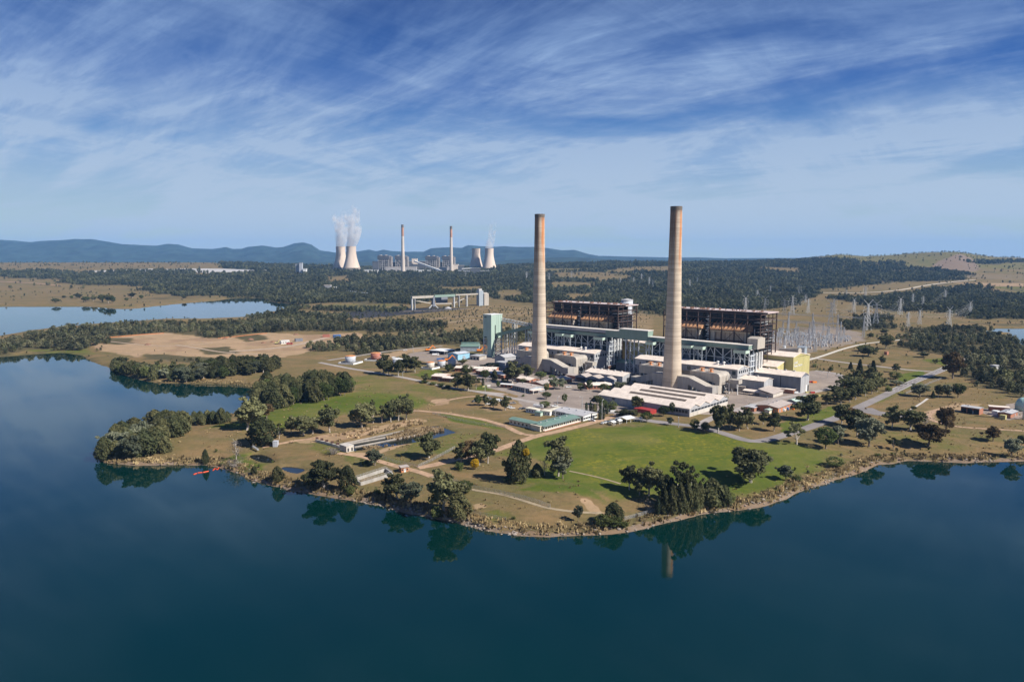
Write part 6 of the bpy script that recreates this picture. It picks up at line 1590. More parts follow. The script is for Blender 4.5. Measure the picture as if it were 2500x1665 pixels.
def low_conveyor(label, pts, c, h, w=3.0, m='galv'):
    P = [Vector(G(p[0], p[1], c)) for p in pts]
    o = thing('ground_conveyor', label, 'conveyor', P[0])
    for a, b_ in zip(P[:-1], P[1:]):
        u = Vector((0, 0, h)); q = MB(); q.beam(a - P[0] + u, b_ - P[0] + u, w, 2.6); q.build('casing', MT[m], o)
        n = max(1, int((b_ - a).length / 30))
        for i in range(n):
            p = a.lerp(b_, (i + .5) / n) - P[0]; q = MB(); q.beam(p + Vector((0, 0, -4)), p + Vector((0, 0, h - 1.2)), .8); q.build('leg', MT['galv'], o)
    return o
low_conveyor('long grey ground conveyor crossing the trees towards the coal stacking bridge', [(560, 915), (720, 936), (830, 950), (950, 968), (1080, 978), (1190, 982)], 'c3', 5, 5, 'paleblue')
low_conveyor('white ground conveyor left of the small transfer house in the trees', [(80, 892), (200, 888), (350, 884)], 'c3', 4, 4, 'white')
x, y, z = G(390, 896, 'c3')
def block(name, label, cat, p, c, wpx, hpx, dep, wall, roof, D=None, zoff=0.0, group=None, extra=None):
    """a far building given its foot, its width and its height in the photograph; D = distance if its foot is hidden"""
    px, py = pix(p, c)
    if D: a, b_, cc = ray(px, py); x, y, z = a / b_ * D, D, CAM_H + cc / b_ * D
    else: x, y, z = G(px, py)
    k = y / F_PX / CROP[c][2]; w, h = wpx * k, hpx * k
    o = thing(name, label, cat, (x, y, z + zoff), 0, group)
    q = MB(); q.box(-w/2, w/2, 0, dep, -12, h); q.build('wall', MT[wall], o)
    q = MB(); q.box(-w/2 - 1, w/2 + 1, -1, dep + 1, h, h + max(1, h * .05)); q.build('roof', MT[roof], o)
    return o, w, h, k
block('transfer_house', 'small grey transfer house standing in the trees left of the coal stacking bridge', 'conveyor house', (390, 896), 'c3', 64, 44, 14, 'wallgrey', 'roof')
block('transfer_house', 'little white conveyor end house right of the grey transfer house', 'conveyor house', (462, 893), 'c3', 26, 24, 8, 'white', 'white')

# ------------------------------------------------------------------ the far power station
MT['tower'] = mat('cooling_tower_concrete', (0.60, 0.49, 0.40), 0.95, var=.10, scale=.02, grime=.45, grime_col=(0.40, 0.29, 0.22), streak=True)
MT['farconc'] = mat('far_concrete', (0.56, 0.48, 0.41), 0.95, var=.08, scale=.02)
MT['farrust'] = mat('far_rust_band', (0.46, 0.24, 0.15), .95, var=.2, scale=.05)
MT['walldarkfar'] = mat('far_slate_cladding', (0.12, 0.125, 0.14), .85, var=.1, scale=.05)
MT['farcore'] = mat('far_boiler_core', (0.24, 0.22, 0.21), .9, var=.3, scale=.08)
MT['farlight'] = mat('far_pale_steel', (0.46, 0.43, 0.41), .9, var=.12, scale=.05)
def far_pt(p, c, D):
    px, py = pix(p, c); a, b_, cc = ray(px, py); return a / b_ * D, D, CAM_H + cc / b_ * D
def cooling_tower(label, p, D, rb, rt, H):
    x, y, z = far_pt(p, 'c3', D)
    o = thing('cooling_tower', label, 'cooling tower', (x, y, z), 0, 'cooling towers of the far power station')
    prof = [(rb * (1 - f) ** 1.0 + 0 * f, f) for f in (0,)]
    pts = []
    rth, zth = rt * .965, .80
    for i in range(25):
        f = i / 24; kk = (rb ** 2 / rth ** 2 - 1) / (zth ** 2) if f < zth else (rt ** 2 / rth ** 2 - 1) / ((1 - zth) ** 2)
        pts.append((rth * math.sqrt(1 + kk * (f - zth) ** 2), 9 + f * (H - 9)))
    q = MB(); q.lathe(pts, 56, cap=False); q.build('shell', MT['tower'], o, True)
    q = MB(); q.lathe([(rt + .6, H), (rt + .6, H + 1.4), (rt - 1.4, H + 1.4), (rt - 1.4, H - 14)], 56, cap=False); q.build('rim', MT['farconc'], o)
    q = MB()
    for k in range(44):
        t0, t1 = k * 6.2832 / 44, (k + .5) * 6.2832 / 44
        for ta, tb in ((t0, t1), (t1 + .0714, t1)): q.beam(((rb + 1.5) * math.cos(ta), (rb + 1.5) * math.sin(ta), -6), (pts[0][0] * math.cos(tb), pts[0][0] * math.sin(tb), 9.2), 1.1)
    q.build('inlet_columns', MT['farconc'], o, kind='stuff')
    q = MB(); q.lathe([(rb - 3, -6), (rb - 4, 9)], 40); q.build('fill', MT['dark'], o)
    return x, y, z + H
c1_ = cooling_tower('leftmost cooling tower, partly hidden behind its steaming twin', (522, 695), 4330, 48, 28.5, 132)
c2_ = cooling_tower('large steaming cooling tower in front of the leftmost one', (622, 698), 4215, 49.5, 29, 132)
cooling_tower('cooling tower without steam, second from the right', (1815, 690), 4640, 44, 27, 127)
c4_ = cooling_tower('rightmost cooling tower of the far station with a thin plume', (1941, 698), 4560, 46, 28, 130)
for lab, p, D, H in (('far slender chimney, left of two, standing behind the left chimneys own station', (1116, 704), 3960, 246), ('far slender chimney, right of two, near the twin cooling towers at right', (1578, 708), 4056, 246)):
    lab = 'far slender chimney, left one, between two far boiler houses' if 'left of two' in lab else 'far slender chimney, right one, nearest the rightmost cooling towers'
    x, y, z = far_pt(p, 'c3', D)
    o = thing('chimney', lab, 'chimney', (x, y, z), 0, 'chimneys of the far power station')
    q = MB(); q.lathe([(10.6, -8), (9.6, 40), (8.6, 100), (7.6, 160), (7.1, H - 62)], 28, cap=False); q.build('shaft', MT['farconc'], o, True)
    q = MB(); q.lathe([(7.1, H - 62), (6.8, H - 16)], 28, cap=False); q.build('rusty_band', MT['farrust'], o, True)
    q = MB(); q.lathe([(6.8, H - 16), (6.7, H), (5.4, H), (5.2, H - 4)], 28, cap=False); q.build('cap', MT['capdark'], o)
def far_boiler(label, x0, x1, ytop, ybase, D):
    x, y, z = far_pt(((x0 + x1) / 2, ybase), 'b', D); k = D / F_PX / 6.542
    w, h = (x1 - x0) * k, (ybase - ytop) * k
    o = thing('far_boiler_house', label, 'boiler house', (x, y, z), rad(-8), 'boiler houses of the far power station')
    q = MB(); q.extr([(-w*.5, h * .74), (-w*.5, h * .95), (-w * .46, h), (w * .46, h), (w*.5, h * .95), (w*.5, h * .74), (w * .40, h * .70), (-w * .40, h * .70)], 'y', 0, 52); q.build('upper_casing', MT['walldarkfar'], o)
    q = MB(); q.box(-w * .40, w * .40, 6, 48, -8, h * .72); q.build('core', MT['farcore'], o)
    for fx in (-.46, -.3, -.1, .1, .3, .46):
        q = MB(); q.box(fx * w - 1.3, fx * w + 1.3, .5, 4, -8, h * .72); q.build('column', MT['farlight'], o)
    for fz in (.16, .30, .44, .58):
        q = MB(); q.box(-w * .47, w * .47, 1.0, 3, h * fz, h * fz + 2.6); q.build('floor_band', MT['farlight'], o)
    for i in range(6):
        q = MB(); a = random.uniform(-.42, .3) * w; zz = random.uniform(.05, .6) * h; q.box(a, a + random.uniform(4, 9), -.5, 4, zz, zz + random.uniform(4, 9)); q.build('bay', MT['farlight' if i % 2 else 'walldarkfar'], o)
    q = MB(); q.box(w * .5, w * .66, 8, 40, -8, h * .92); q.build('stair_tower', MT['farcore'], o)
    for f in (-.25, .2):
        q = MB(); q.box(w * f - 5, w * f + 5, 6, 20, h, h + 3); q.build('roof_vent', MT['roof'], o)
far_boiler('leftmost far boiler house with dark top', 272, 462, 552, 770, 4150)
far_boiler('second far boiler house from the left, half behind the left slender chimney', 550, 722, 555, 765, 4170)
far_boiler('third far boiler house from the left, right of the white inclined conveyor', 1036, 1222, 562, 770, 4220)
far_boiler('fourth far boiler house, half behind the right slender chimney', 1300, 1470, 562, 768, 4240)
fb = lambda *a, **k: block(*a, **k)
fb('turbine_block', 'dark slate block at the left end of the far station', 'industrial building', (240, 775), 'b', 92, 125, 40, 'walldarkfar', 'walldarkfar', D=4140)
fb('turbine_block', 'dark low hall between the two left far boiler houses', 'industrial building', (515, 770), 'b', 130, 110, 60, 'walldarkfar', 'roofgrey', D=4230)
fb('turbine_block', 'dark hall behind the white inclined conveyor of the far station', 'industrial building', (900, 772), 'b', 330, 125, 60, 'walldarkfar', 'roofgrey', D=4320)
fb('turbine_block', 'dark low hall between the two right far boiler houses', 'industrial building', (1262, 770), 'b', 130, 110, 60, 'walldarkfar', 'roofgrey', D=4300)
fb('precipitator_block', 'long pale range in front of the two left far boiler houses', 'industrial building', (560, 775), 'b', 320, 42, 24, 'farlight', 'roof', D=4060)
fb('precipitator_block', 'long pale range right of the left slender chimney', 'industrial building', (800, 778), 'b', 190, 46, 24, 'farlight', 'roof', D=4050)
fb('precipitator_block', 'long pale range in front of the two right far boiler houses', 'industrial building', (1330, 788), 'b', 260, 50, 24, 'farlight', 'roof', D=4080)
fb('precipitator_block', 'pale cream block right of the right slender chimney', 'industrial building', (1520, 775), 'b', 90, 80, 24, 'roof', 'roof', D=4110)
o, w, h, k = fb('transfer_house', 'cream transfer house at the head of the far white conveyor', 'conveyor house', (865, 655), 'b', 88, 54, 16, 'roof', 'white', D=4130)
for f in (-.4, .4):
    q = MB(); q.box(w * f - 2, w * f + 2, 3, 9, -150 * k, 0); q.build('leg', MT['walldarkfar'], o)
A_, B_ = Vector(far_pt((862, 640), 'b', 4120)), Vector(far_pt((1310, 806), 'b', 3960))
o = thing('far_conveyor', 'white inclined conveyor of the far power station', 'conveyor', B_)
q = MB(); q.beam(Vector((0, 0, 0)), A_ - B_, 9, 8); q.build('casing', MT['white'], o)
for f in (.3, .6, .85):
    p = (A_ - B_) * f; q = MB(); q.beam(p + Vector((0, 0, -3)), Vector((p.x, p.y, -10)), 3); q.build('trestle', MT['farcore'], o)
fb('conveyor_house', 'dark conveyor house right of the far chimneys, left of two', 'conveyor house', (1605, 790), 'b', 92, 78, 24, 'walldarkfar', 'roof', D=3950)
fb('conveyor_house', 'dark conveyor house in front of the twin right cooling towers', 'conveyor house', (1835, 848), 'b', 150, 92, 30, 'walldarkfar', 'roofgrey', D=3800)
for pts, lab in (([(1620, 760), (1780, 752)], 'pale level conveyor joining the two dark conveyor houses'), ([(1560, 790), (1750, 800)], 'grey low conveyor below the pale level one'), ([(1910, 800), (2080, 790)], 'grey conveyor right of the dark conveyor house'), ([(2080, 795), (2270, 835)], 'grey conveyor falling to the right end white house')):
    D = 3850; A_, B_ = Vector(far_pt(pts[0], 'b', D)), Vector(far_pt(pts[1], 'b', D))
    o = thing('far_conveyor', lab, 'conveyor', A_, 0, 'conveyors of the far power station')
    q = MB(); q.beam(Vector((0, 0, 0)), B_ - A_, 5, 5); q.build('casing', MT['galv' if 'grey' in lab else 'white'], o)
    for f in (.2, .5, .8):
        p = (B_ - A_) * f; q = MB(); q.beam(p, p + Vector((0, 0, -24)), 1.8); q.build('trestle', MT['farcore'], o)
fb('conveyor_house', 'small white house at the right end of the far conveyors', 'conveyor house', (2270, 848), 'b', 60, 28, 14, 'white', 'white', D=3800)
for i, (px, py, w_, lab) in enumerate([(120, 800, 130, 'low white sheds in front of the leftmost cooling towers'), (250, 805, 70, 'low cream shed left of the far station'), (950, 800, 120, 'low white shed right of the left slender chimney'), (1110, 804, 90, 'low white shed below the white inclined conveyor')]):
    fb('far_shed', lab, 'shed', (px, py), 'b', w_, 22, 12, 'white', 'white', D=3900)
fb('silo_block', 'grey silo block of the far works left of the cooling towers', 'silo', (110, 712), 'c3', 50, 62, 14, 'wallgrey', 'roofgrey', D=3700)
fb('silo_block', 'taller grey silo beside the silo block left of the cooling towers', 'silo', (135, 712), 'c3', 30, 74, 12, 'tankgrey', 'roofgrey', D=3690)
fb('silo_block', 'small white block right of the grey silos', 'industrial building', (172, 718), 'c3', 34, 26, 12, 'white', 'white', D=3680)
fb('far_house', 'two white houses showing on the wooded ridge at the right', 'house', (1880, 487), 'c1', 22, 9, 10, 'white', 'white')
fb('far_house', 'long white roof in the trees behind the left chimney', 'house', (930, 545), 'c1', 50, 8, 14, 'white', 'white') if False else None
# steam
def plume(label, base, blobs, seed, dens):
    q = MB(); vs, fs = [], []
    bx, by, bz = base
    n = 20
    for i, (dx, dz, r) in enumerate(blobs):
        for k in range(n):
            t = 6.2832 * k / n; vs.append((dx + r * math.cos(t), r * math.sin(t) * .9, dz))
    for i in range(len(blobs) - 1): fs += [(i * n + k, i * n + (k + 1) % n, (i + 1) * n + (k + 1) % n, (i + 1) * n + k) for k in range(n)]
    fs += [tuple(range(n - 1, -1, -1)), tuple(range((len(blobs) - 1) * n, len(blobs) * n))]
    q.add(vs, fs)
    m = bpy.data.materials.new('steam'); m.use_nodes = True; nt = m.node_tree; nt.nodes.remove(nt.nodes['Principled BSDF'])
    tcn = N(nt, 'ShaderNodeTexCoord'); sp = N(nt, 'ShaderNodeSeparateXYZ', ins={0: tcn.outputs['Object']})
    wrp = N(nt, 'ShaderNodeTexNoise', ins={'Vector': N(nt, 'ShaderNodeMapping', ins={0: tcn.outputs['Object'], 1: (seed, seed * 2, 0)}).outputs[0], 'Scale': .011, 'Detail': 2.0})
    of = N(nt, 'ShaderNodeVectorMath', operation='SCALE', ins={0: wrp.outputs['Color']}); of.inputs[3].default_value = 60
    ad = N(nt, 'ShaderNodeVectorMath', operation='ADD', ins={0: tcn.outputs['Object'], 1: of.outputs[0]})
    ns = N(nt, 'ShaderNodeTexNoise', ins={'Vector': ad.outputs[0], 'Scale': .028, 'Detail': 5.0, 'Roughness': .62})
    top = blobs[-1][1]
    th = M('ADD', M('MULTIPLY', sp.outputs[2], .24 / top, nt=nt), .30, nt=nt)
    d = M('MULTIPLY', smooth(nt, M('SUBTRACT', ns.outputs[0], th, nt=nt), 0.0, .16), dens, nt=nt)
    # thin out towards the hull
    pv = N(nt, 'ShaderNodeVolumePrincipled', ins={'Color': (.995, .995, 1, 1), 'Density': d, 'Anisotropy': .2})
    nt.links.new(pv.outputs[0], nt.nodes['Material Output'].inputs['Volume'])
    o = q.build('steam_plume', m, None); o.location = base
    tag(o, label, 'steam', 'steam plumes of the far cooling towers')
plume('white steam plume rising from the leftmost cooling tower', c1_, [(0, -6, 26), (2, 15, 31), (6, 45, 36), (10, 80, 38), (8, 120, 44), (-6, 160, 46), (0, 190, 40), (10, 215, 20)], 3.3, .045)
plume('white steam plume rising from the large cooling tower in front', c2_, [(0, -6, 26), (6, 15, 32), (14, 45, 38), (22, 80, 40), (24, 115, 44), (10, 160, 46), (14, 205, 44), (30, 240, 22)], 8.1, .045)
plume('thin steam plume rising from the rightmost cooling tower', c4_, [(0, -6, 25), (2, 15, 27), (8, 40, 26), (16, 75, 24), (20, 110, 24), (24, 150, 24), (34, 178, 14)], 5.7, .03)

# ------------------------------------------------------------------ pylons
def pylon_mesh(kind):
    q = MB(); H = 50.0
    wd_ = lambda z: 5.2 - 4.0 * min(1, z / 36) if z < 36 else 1.2
    lv = [0, 9, 17, 24, 30, 36, 42, 46] 
    for z0, z1 in zip(lv[:-1], lv[1:]):
        a, b_ = wd_(z0), wd_(z1)
        for i, j in ((-1, -1), (1, -1), (1, 1), (-1, 1)):
            q.beam((i * a, j * a, z0 - (2 if z0 == 0 else 0)), (i * b_, j * b_, z1), .52)
        for s in (-1, 1):
            q.beam((-a, s * a, z0), (b_, s * b_, z1), .3); q.beam((a, s * a, z0), (-b_, s * b_, z1), .3)
            q.beam((s * a, -a, z0), (s * b_, b_, z1), .3)
        q.beam((-b_, -b_, z1), (b_, -b_, z1), .3)
    tower = q.mesh('lattice_tower', MT['pylon'])
    q = MB()
    for z, r in ((30, 8.5), (36, 9.5), (42, 8.0)):
        for s in (-1, 1):
            q.beam((0, -.8, z + 1.4), (s * r, 0, z), .4); q.beam((0, .8, z), (s * r, 0, z), .4); q.beam((s * r * .5, 0, z + .8), (s * r * .5, 0, z), .25)
    arms = q.mesh('cross_arms', MT['pylon'])
    q = MB()
    for s in (-1, 1):
        if kind == 'vee':
            q.beam((0, 0, 45), (s * 9.5, 0, 54), .5); q.beam((s * 1.2, 0, 46), (s * 9.5, 0, 54), .4); q.beam((s * 5, 0, 49.6), (s * 2.2, 0, 46.6), .3)
        else:
            q.beam((s * 1.2, 0, 46), (s * 4.2, 0, 50), .4); q.beam((0, 0, 46), (s * 4.2, 0, 50), .3)
    head = q.mesh('earth_wire_peak', MT['pylon'])
    q = MB()
    for z, r in ((30, 8.5), (36, 9.5), (42, 8.0)):
        for s in (-1, 1): q.lathe([(.28, -3.2), (.34, -1.6), (.28, 0)], 5, (s * r, 0, z))
    insu = q.mesh('insulators', MT['white'])
    return tower, arms, head, insu
MT['pylon'] = mat('pylon_steel', (0.46, 0.46, 0.46), .6, metal=.1, var=.06)
PM = {k: pylon_mesh(k) for k in ('vee', 'plain')}
PYL = [('c4', 65, 690, 150, 'vee', 'pylon rising behind the right boiler house roof, leftmost of three with wide vee heads'), ('c4', 225, 700, 155, 'vee', 'pylon with wide vee head behind the right boiler house roof, middle of three'), ('c4', 385, 715, 165, 'vee', 'pylon with wide vee head just right of the right boiler house roof'),
       ('c4', 165, 566, 76, 'vee', 'small pylon in the woods above the right boiler house'), ('c4', 272, 521, 66, 'vee', 'small pylon highest on the wooded slope above the right boiler house'), ('c4', 508, 530, 80, 'vee', 'small pylon on the wooded slope, right of the highest one'),
       ('c4', 450, 705, 165, 'plain', 'slender pylon behind the switchyard, left of the small vee headed one'), ('c4', 560, 602, 78, 'vee', 'vee headed pylon at the wood edge behind the switchyard'), ('c4', 580, 690, 125, 'plain', 'slender pylon at the wood edge behind the switchyard'),
       ('c4', 765, 805, 235, 'vee', 'large pylon inside the switchyard with wide vee head'), ('c4', 790, 700, 140, 'plain', 'slender pylon directly behind the large switchyard pylon'), ('c4', 955, 690, 130, 'vee', 'broad pylon on the brown strip behind the switchyard'),
       ('c4', 1065, 828, 252, 'vee', 'largest pylon, at the right end of the switchyard'), ('c4', 1135, 802, 230, 'vee', 'tall pylon just right of the largest one'), ('c4', 895, 552, 66, 'vee', 'small pylon at the left end of the pale haul road'), ('c4', 1050, 551, 92, 'vee', 'pylon standing before the pale haul road'),
       ('c4', 1335, 702, 155, 'vee', 'pylon on the brown strip between dark woods'), ('c4', 1440, 616, 98, 'vee', 'pylon in the cleared strip near the haul road bend'), ('c4', 1523, 642, 98, 'plain', 'slender pylon right of the one in the cleared strip'), ('c4', 1705, 586, 102, 'vee', 'pylon at the edge of the dark wood below the haul road bend'),
       ('c4', 1495, 780, 135, 'vee', 'pylon on brown grass before the right hand wood'), ('c4', 1400, 800, 125, 'plain', 'slender pylon on brown grass, left of the broader one'), ('c4', 1735, 812, 180, 'vee', 'pylon above the dark tree belt at the right'), ('c4', 1908, 712, 130, 'vee', 'rightmost pylon, at the edge of the right hand wood'),
       ('c1', 1057, 622, 52, 'vee', 'small squat pylon between the chimneys, left of the group of four'), ('c1', 1153, 620, 52, 'vee', 'small squat pylon between the chimneys, second of the group of four'), ('c1', 1208, 602, 58, 'plain', 'narrow pylon behind the squat ones between the chimneys'), ('c1', 1263, 632, 68, 'vee', 'narrow pylon third of the group between the chimneys'),
       ('c1', 1288, 652, 68, 'vee', 'wide pylon nearest the tallest chimney, left of it'), ('c1', 1550, 648, 60, 'plain', 'small pylon in the woods just right of the tallest chimney'), ('c1', 1603, 616, 46, 'plain', 'smaller pylon in the woods, upper right of the one beside the tallest chimney'), ('c1', 395, 586, 56, 'plain', 'pylon in the woods left of the left chimney'),
       ('c1', 553, 602, 62, 'plain', 'pylon in the woods just right of the left chimney'), ('c1', 713, 592, 66, 'plain', 'pylon in the woods with the pale conveyor beside it'), ('c3', 1510, 765, 40, 'vee', 'pylon in front of the far white conveyor foot'), ('c3', 1712, 780, 70, 'vee', 'pylon in front of the dark far conveyor house'), ('c3', 2298, 795, 70, 'vee', 'pylon in the woods right of the far power station')]
pyl_pts = {}
for i, (c, px, py, hp, kind, lab) in enumerate(PYL):
    x, y, z = G(px, py, c); h = hp * y / F_PX / CROP[c][2]; s = h / (54 if kind == 'vee' else 50)
    s = min(s, 1.9)
    o = thing('pylon', lab, 'pylon', (x, y, z), rad(random.uniform(-25, 25)), 'power pylons')
    o.scale = (s, s, s)
    for nm, me in zip(('lattice_tower', 'cross_arms', 'earth_wire_peak', 'insulators'), PM[kind]):
        inst(nm, me, o)
        if nm == 'insulators': o.children[-1]['kind'] = 'stuff'
    pyl_pts[i] = (Vector((x, y, z)), s)
def wires(label, a, b_, n=10):
    (pa, sa), (pb, sb) = pyl_pts[a], pyl_pts[b_]
    o = thing('power_line', label, 'power line', pa + Vector((0, 0, 30 * sa)), 0, 'overhead power lines')
    q = MB()
    for z in (27, 33, 39):
        for s in (-1, 1):
            P = []
            for k in range(n + 1):
                f = k / n; p = (pa + Vector((s * 8.5 * sa, 0, z * sa))).lerp(pb + Vector((s * 8.5 * sb, 0, z * sb)), f)
                p.z -= 4 * f * (1 - f) * (pb - pa).length * .03; P.append(p - Vector(o.location))
            q.tube(P, .06, 3)
    q.build('conductor', MT['pylon'], o, kind='stuff')
for a, b_, lab in ((9, 11, 'wires from the large switchyard pylon to the broad one behind'), (12, 16, 'wires from the largest pylon to the brown strip pylon'), (13, 20, 'wires from the tall pylon to the one on brown grass'), (16, 19, 'wires climbing to the pylon below the haul road bend'), (20, 23, 'wires running to the rightmost pylon'), (22, 23, 'wires above the dark tree belt to the rightmost pylon'),
                   (2, 7, 'wires from the roof side pylon to the wood edge pylon'), (7, 5, 'wires climbing the wooded slope'), (1, 3, 'wires behind the right boiler house roof'), (11, 15, 'wires rising to the pylon before the haul road')):
    wires(lab, a, b_)

# ------------------------------------------------------------------ switchyard
def gantry(label, s1_, t_, n, step, H, lastw=.9):
    o = plant('switchyard_gantry', label, 'gantry', s1_, t_, 'gantries of the switchyard')
    for k in range(n + 1):
        s = s1_ - k * step
        q = PB(o); w = 1.6
        for i in (-1, 1):
            for j in (-1, 1): q.beam((s + i * w, t_ + j * w, -1), (s + i * .35, t_ + j * .35, H), .38)
        for m_ in range(8):
            z0, z1 = H * m_ / 8, H * (m_ + 1) / 8; a, b_ = w - (w - .35) * m_ / 8, w - (w - .35) * (m_ + 1) / 8
            q.beam((s - a, t_ - a, z0), (s + b_, t_ - b_, z1), .22); q.beam((s + a, t_ - a, z0), (s - b_, t_ - b_, z1), .22)
        q.put('lattice_column', MT['pylon'])
        if k < n:
            q = PB(o); zb = H * .86
            for dz in (0, 1.6):
                for dt in (-.7, .7): q.beam((s, t_ + dt, zb + dz), (s - step, t_ + dt, zb + dz), .28)
            for m_ in range(14):
                f0, f1 = m_ / 14, (m_ + 1) / 14; q.beam((s - step * f0, t_ - .7, zb), (s - step * f1, t_ - .7, zb + 1.6), .2)
            q.put('lattice_beam', MT['pylon'])
s_, t_ = ST(2108, 823); gantry('long rear gantry across the switchyard', s_, t_, 5, 39, 33)
s_, t_ = ST(2051, 838); gantry('long front gantry across the switchyard', s_, t_, 5, 38, 31)
for p, n, lab in (((1990, 858), 1, 'single bay gantry at the near end of the switchyard'), ((1915, 850), 1, 'single bay gantry beside the boiler house'), ((2020, 830), 2, 'low middle gantry in the switchyard'), ((1975, 832), 2, 'low gantry left of the low middle one in the switchyard'), ((2060, 826), 2, 'low gantry right of the low middle one in the switchyard'), ((2010, 815), 3, 'low back gantry in the switchyard')):
    s_, t_ = ST(*p); gantry(lab, s_, t_, n, 22, 17)
o = plant('switchgear', 'rows of insulators, busbars and breakers filling the switchyard', 'switchgear', 90, 440)
q = PB(o); q2 = PB(o)
for s in np.arange(-70, 140, 5.5):
    for t in np.arange(400, 590, 6.5):
        if random.random() < .25 or t > 560 + (140 - s) * .1: continue
        x, y = s + random.uniform(-2, 2), t + random.uniform(-2, 2); h = random.uniform(4, 9)
        q.box(x - .25, x + .25, y - .25, y + .25, 0, h * .6)
        q2.box(x - .32, x + .32, y - .32, y + .32, h * .6, h)
        if random.random() < .5: q.beam((x, y, h), (x + random.choice((7, -7)), y, h), .22)
        if random.random() < .18: q.box(x - 1.2, x + 1.2, y - .9, y + .9, 0, 2.4)
q.put('busbars', MT['pylon'], kind='stuff'); q2.put('insulator_posts', MT['insul'] if 'insul' in MT else MT['paleblue'], kind='stuff')
# ------------------------------------------------------------------ trees
def leaf_mat(name, a, b_, var=.35):
    m = bpy.data.materials.new(name); m.use_nodes = True
    nt = m.node_tree; bs = nt.nodes['Principled BSDF']; bs.inputs['Roughness'].default_value = .8; bs.inputs['Specular IOR Level'].default_value = .12
    oi = N(nt, 'ShaderNodeObjectInfo'); g = N(nt, 'ShaderNodeNewGeometry')
    n1 = N(nt, 'ShaderNodeTexNoise', ins={'Vector': g.outputs['Position'], 'Scale': .45, 'Detail': 3.0})
    n3 = N(nt, 'ShaderNodeTexNoise', ins={'Vector': g.outputs['Position'], 'Scale': .012, 'Detail': 4.0, 'Roughness': .6})
    rr = N(nt, 'ShaderNodeTexWhiteNoise', noise_dimensions='1D', ins={'W': g.outputs['Random Per Island']})
    f = M('ADD', M('MULTIPLY', oi.outputs['Random'], .5, nt=nt), M('ADD', M('MULTIPLY', n1.outputs[0], .3, nt=nt), M('MULTIPLY', rr.outputs[0], .3, nt=nt), nt=nt), nt=nt)
    mx = N(nt, 'ShaderNodeMix', data_type='RGBA', ins={6: (*a, 1), 7: (*b_, 1)}); nt.links.new(smooth(nt, f, .2, .85), mx.inputs[0])
    hs_ = N(nt, 'ShaderNodeHueSaturation', ins={'Color': mx.outputs[2]})
    nt.links.new(M('MULTIPLY', M('ADD', M('MULTIPLY', oi.outputs['Random'], var, nt=nt), 1 - var * .5, nt=nt), smooth(nt, n3.outputs[0], .36, .66, .68, 1.45), nt=nt), hs_.inputs['Value'])
    nt.links.new(hs_.outputs[0], bs.inputs['Base Color'])
    tr = N(nt, 'ShaderNodeBsdfTranslucent', ins={0: hs_.outputs[0]})
    ms = N(nt, 'ShaderNodeMixShader', ins={0: .22, 1: bs.outputs[0], 2: tr.outputs[0]})
    nt.links.new(ms.outputs[0], nt.nodes['Material Output'].inputs[0])
    return m
LM = dict(gum=leaf_mat('gum_leaf', (.072, .080, .036), (.140, .138, .064)), gumbrown=leaf_mat('bronze_gum_leaf', (.10, .072, .036), (.17, .115, .058)),
          oak=leaf_mat('she_oak_needle', (.062, .074, .034), (.125, .118, .052)), grey=leaf_mat('grey_green_leaf', (.10, .115, .072), (.18, .185, .12)),
          bush=leaf_mat('bush_leaf', (.065, .088, .028), (.13, .145, .048)), pine=leaf_mat('pine_needle', (.030, .044, .026), (.055, .07, .036)),
          round=leaf_mat('dense_leaf', (.050, .072, .024), (.10, .122, .038)), wattle=leaf_mat('wattle_blossom', (.42, .26, .015), (.60, .40, .03)),
          far=leaf_mat('far_wood_leaf', (.050, .060, .034), (.105, .105, .058), .5), dead=leaf_mat('bare_twig', (.14, .12, .10), (.22, .19, .165)),
          reed=leaf_mat('dry_grass_blade', (.26, .19, .095), (.38, .29, .155)), scrubby=leaf_mat('scrub_leaf', (.095, .098, .056), (.165, .155, .085)),
          rushes=leaf_mat('dry_rush', (.28, .20, .11), (.40, .30, .18)))
def cards(C, Nrm, size, rng, aspect=1.0, jitter=.8, droop=0.0):
    """leaf sprays: one small quad at every point C, facing roughly along Nrm"""
    n = len(C)
    d = Nrm + rng.normal(0, jitter, (n, 3)); d /= np.linalg.norm(d, axis=1)[:, None] + 1e-9
    r = np.cross(d, rng.normal(0, 1, (n, 3))); r /= np.linalg.norm(r, axis=1)[:, None] + 1e-9
    if droop: r = r * (1 - droop) + np.array([0, 0, 1]) * droop; r -= d * (r * d).sum(1)[:, None]; r /= np.linalg.norm(r, axis=1)[:, None] + 1e-9
    u = np.cross(d, r)
    s = (size * rng.uniform(.6, 1.35, n))[:, None]
    a, b_ = r * s * aspect, u * s
    return np.stack([C - a, C - b_ * .8, C + a, C + b_ * .8], 1).reshape(-1, 3)
def quads_mesh(name, V, m):
    return grid_mesh(name, V, np.arange(len(V)).reshape(-1, 4), m, False)
def blob(c, r, n, rng, shell=.55):
    v = rng.normal(0, 1, (n, 3)); v /= np.linalg.norm(v, axis=1)[:, None]
    k = rng.uniform(shell, 1.05, n) ** .7
    return np.asarray(c) + v * k[:, None] * np.asarray(r), v
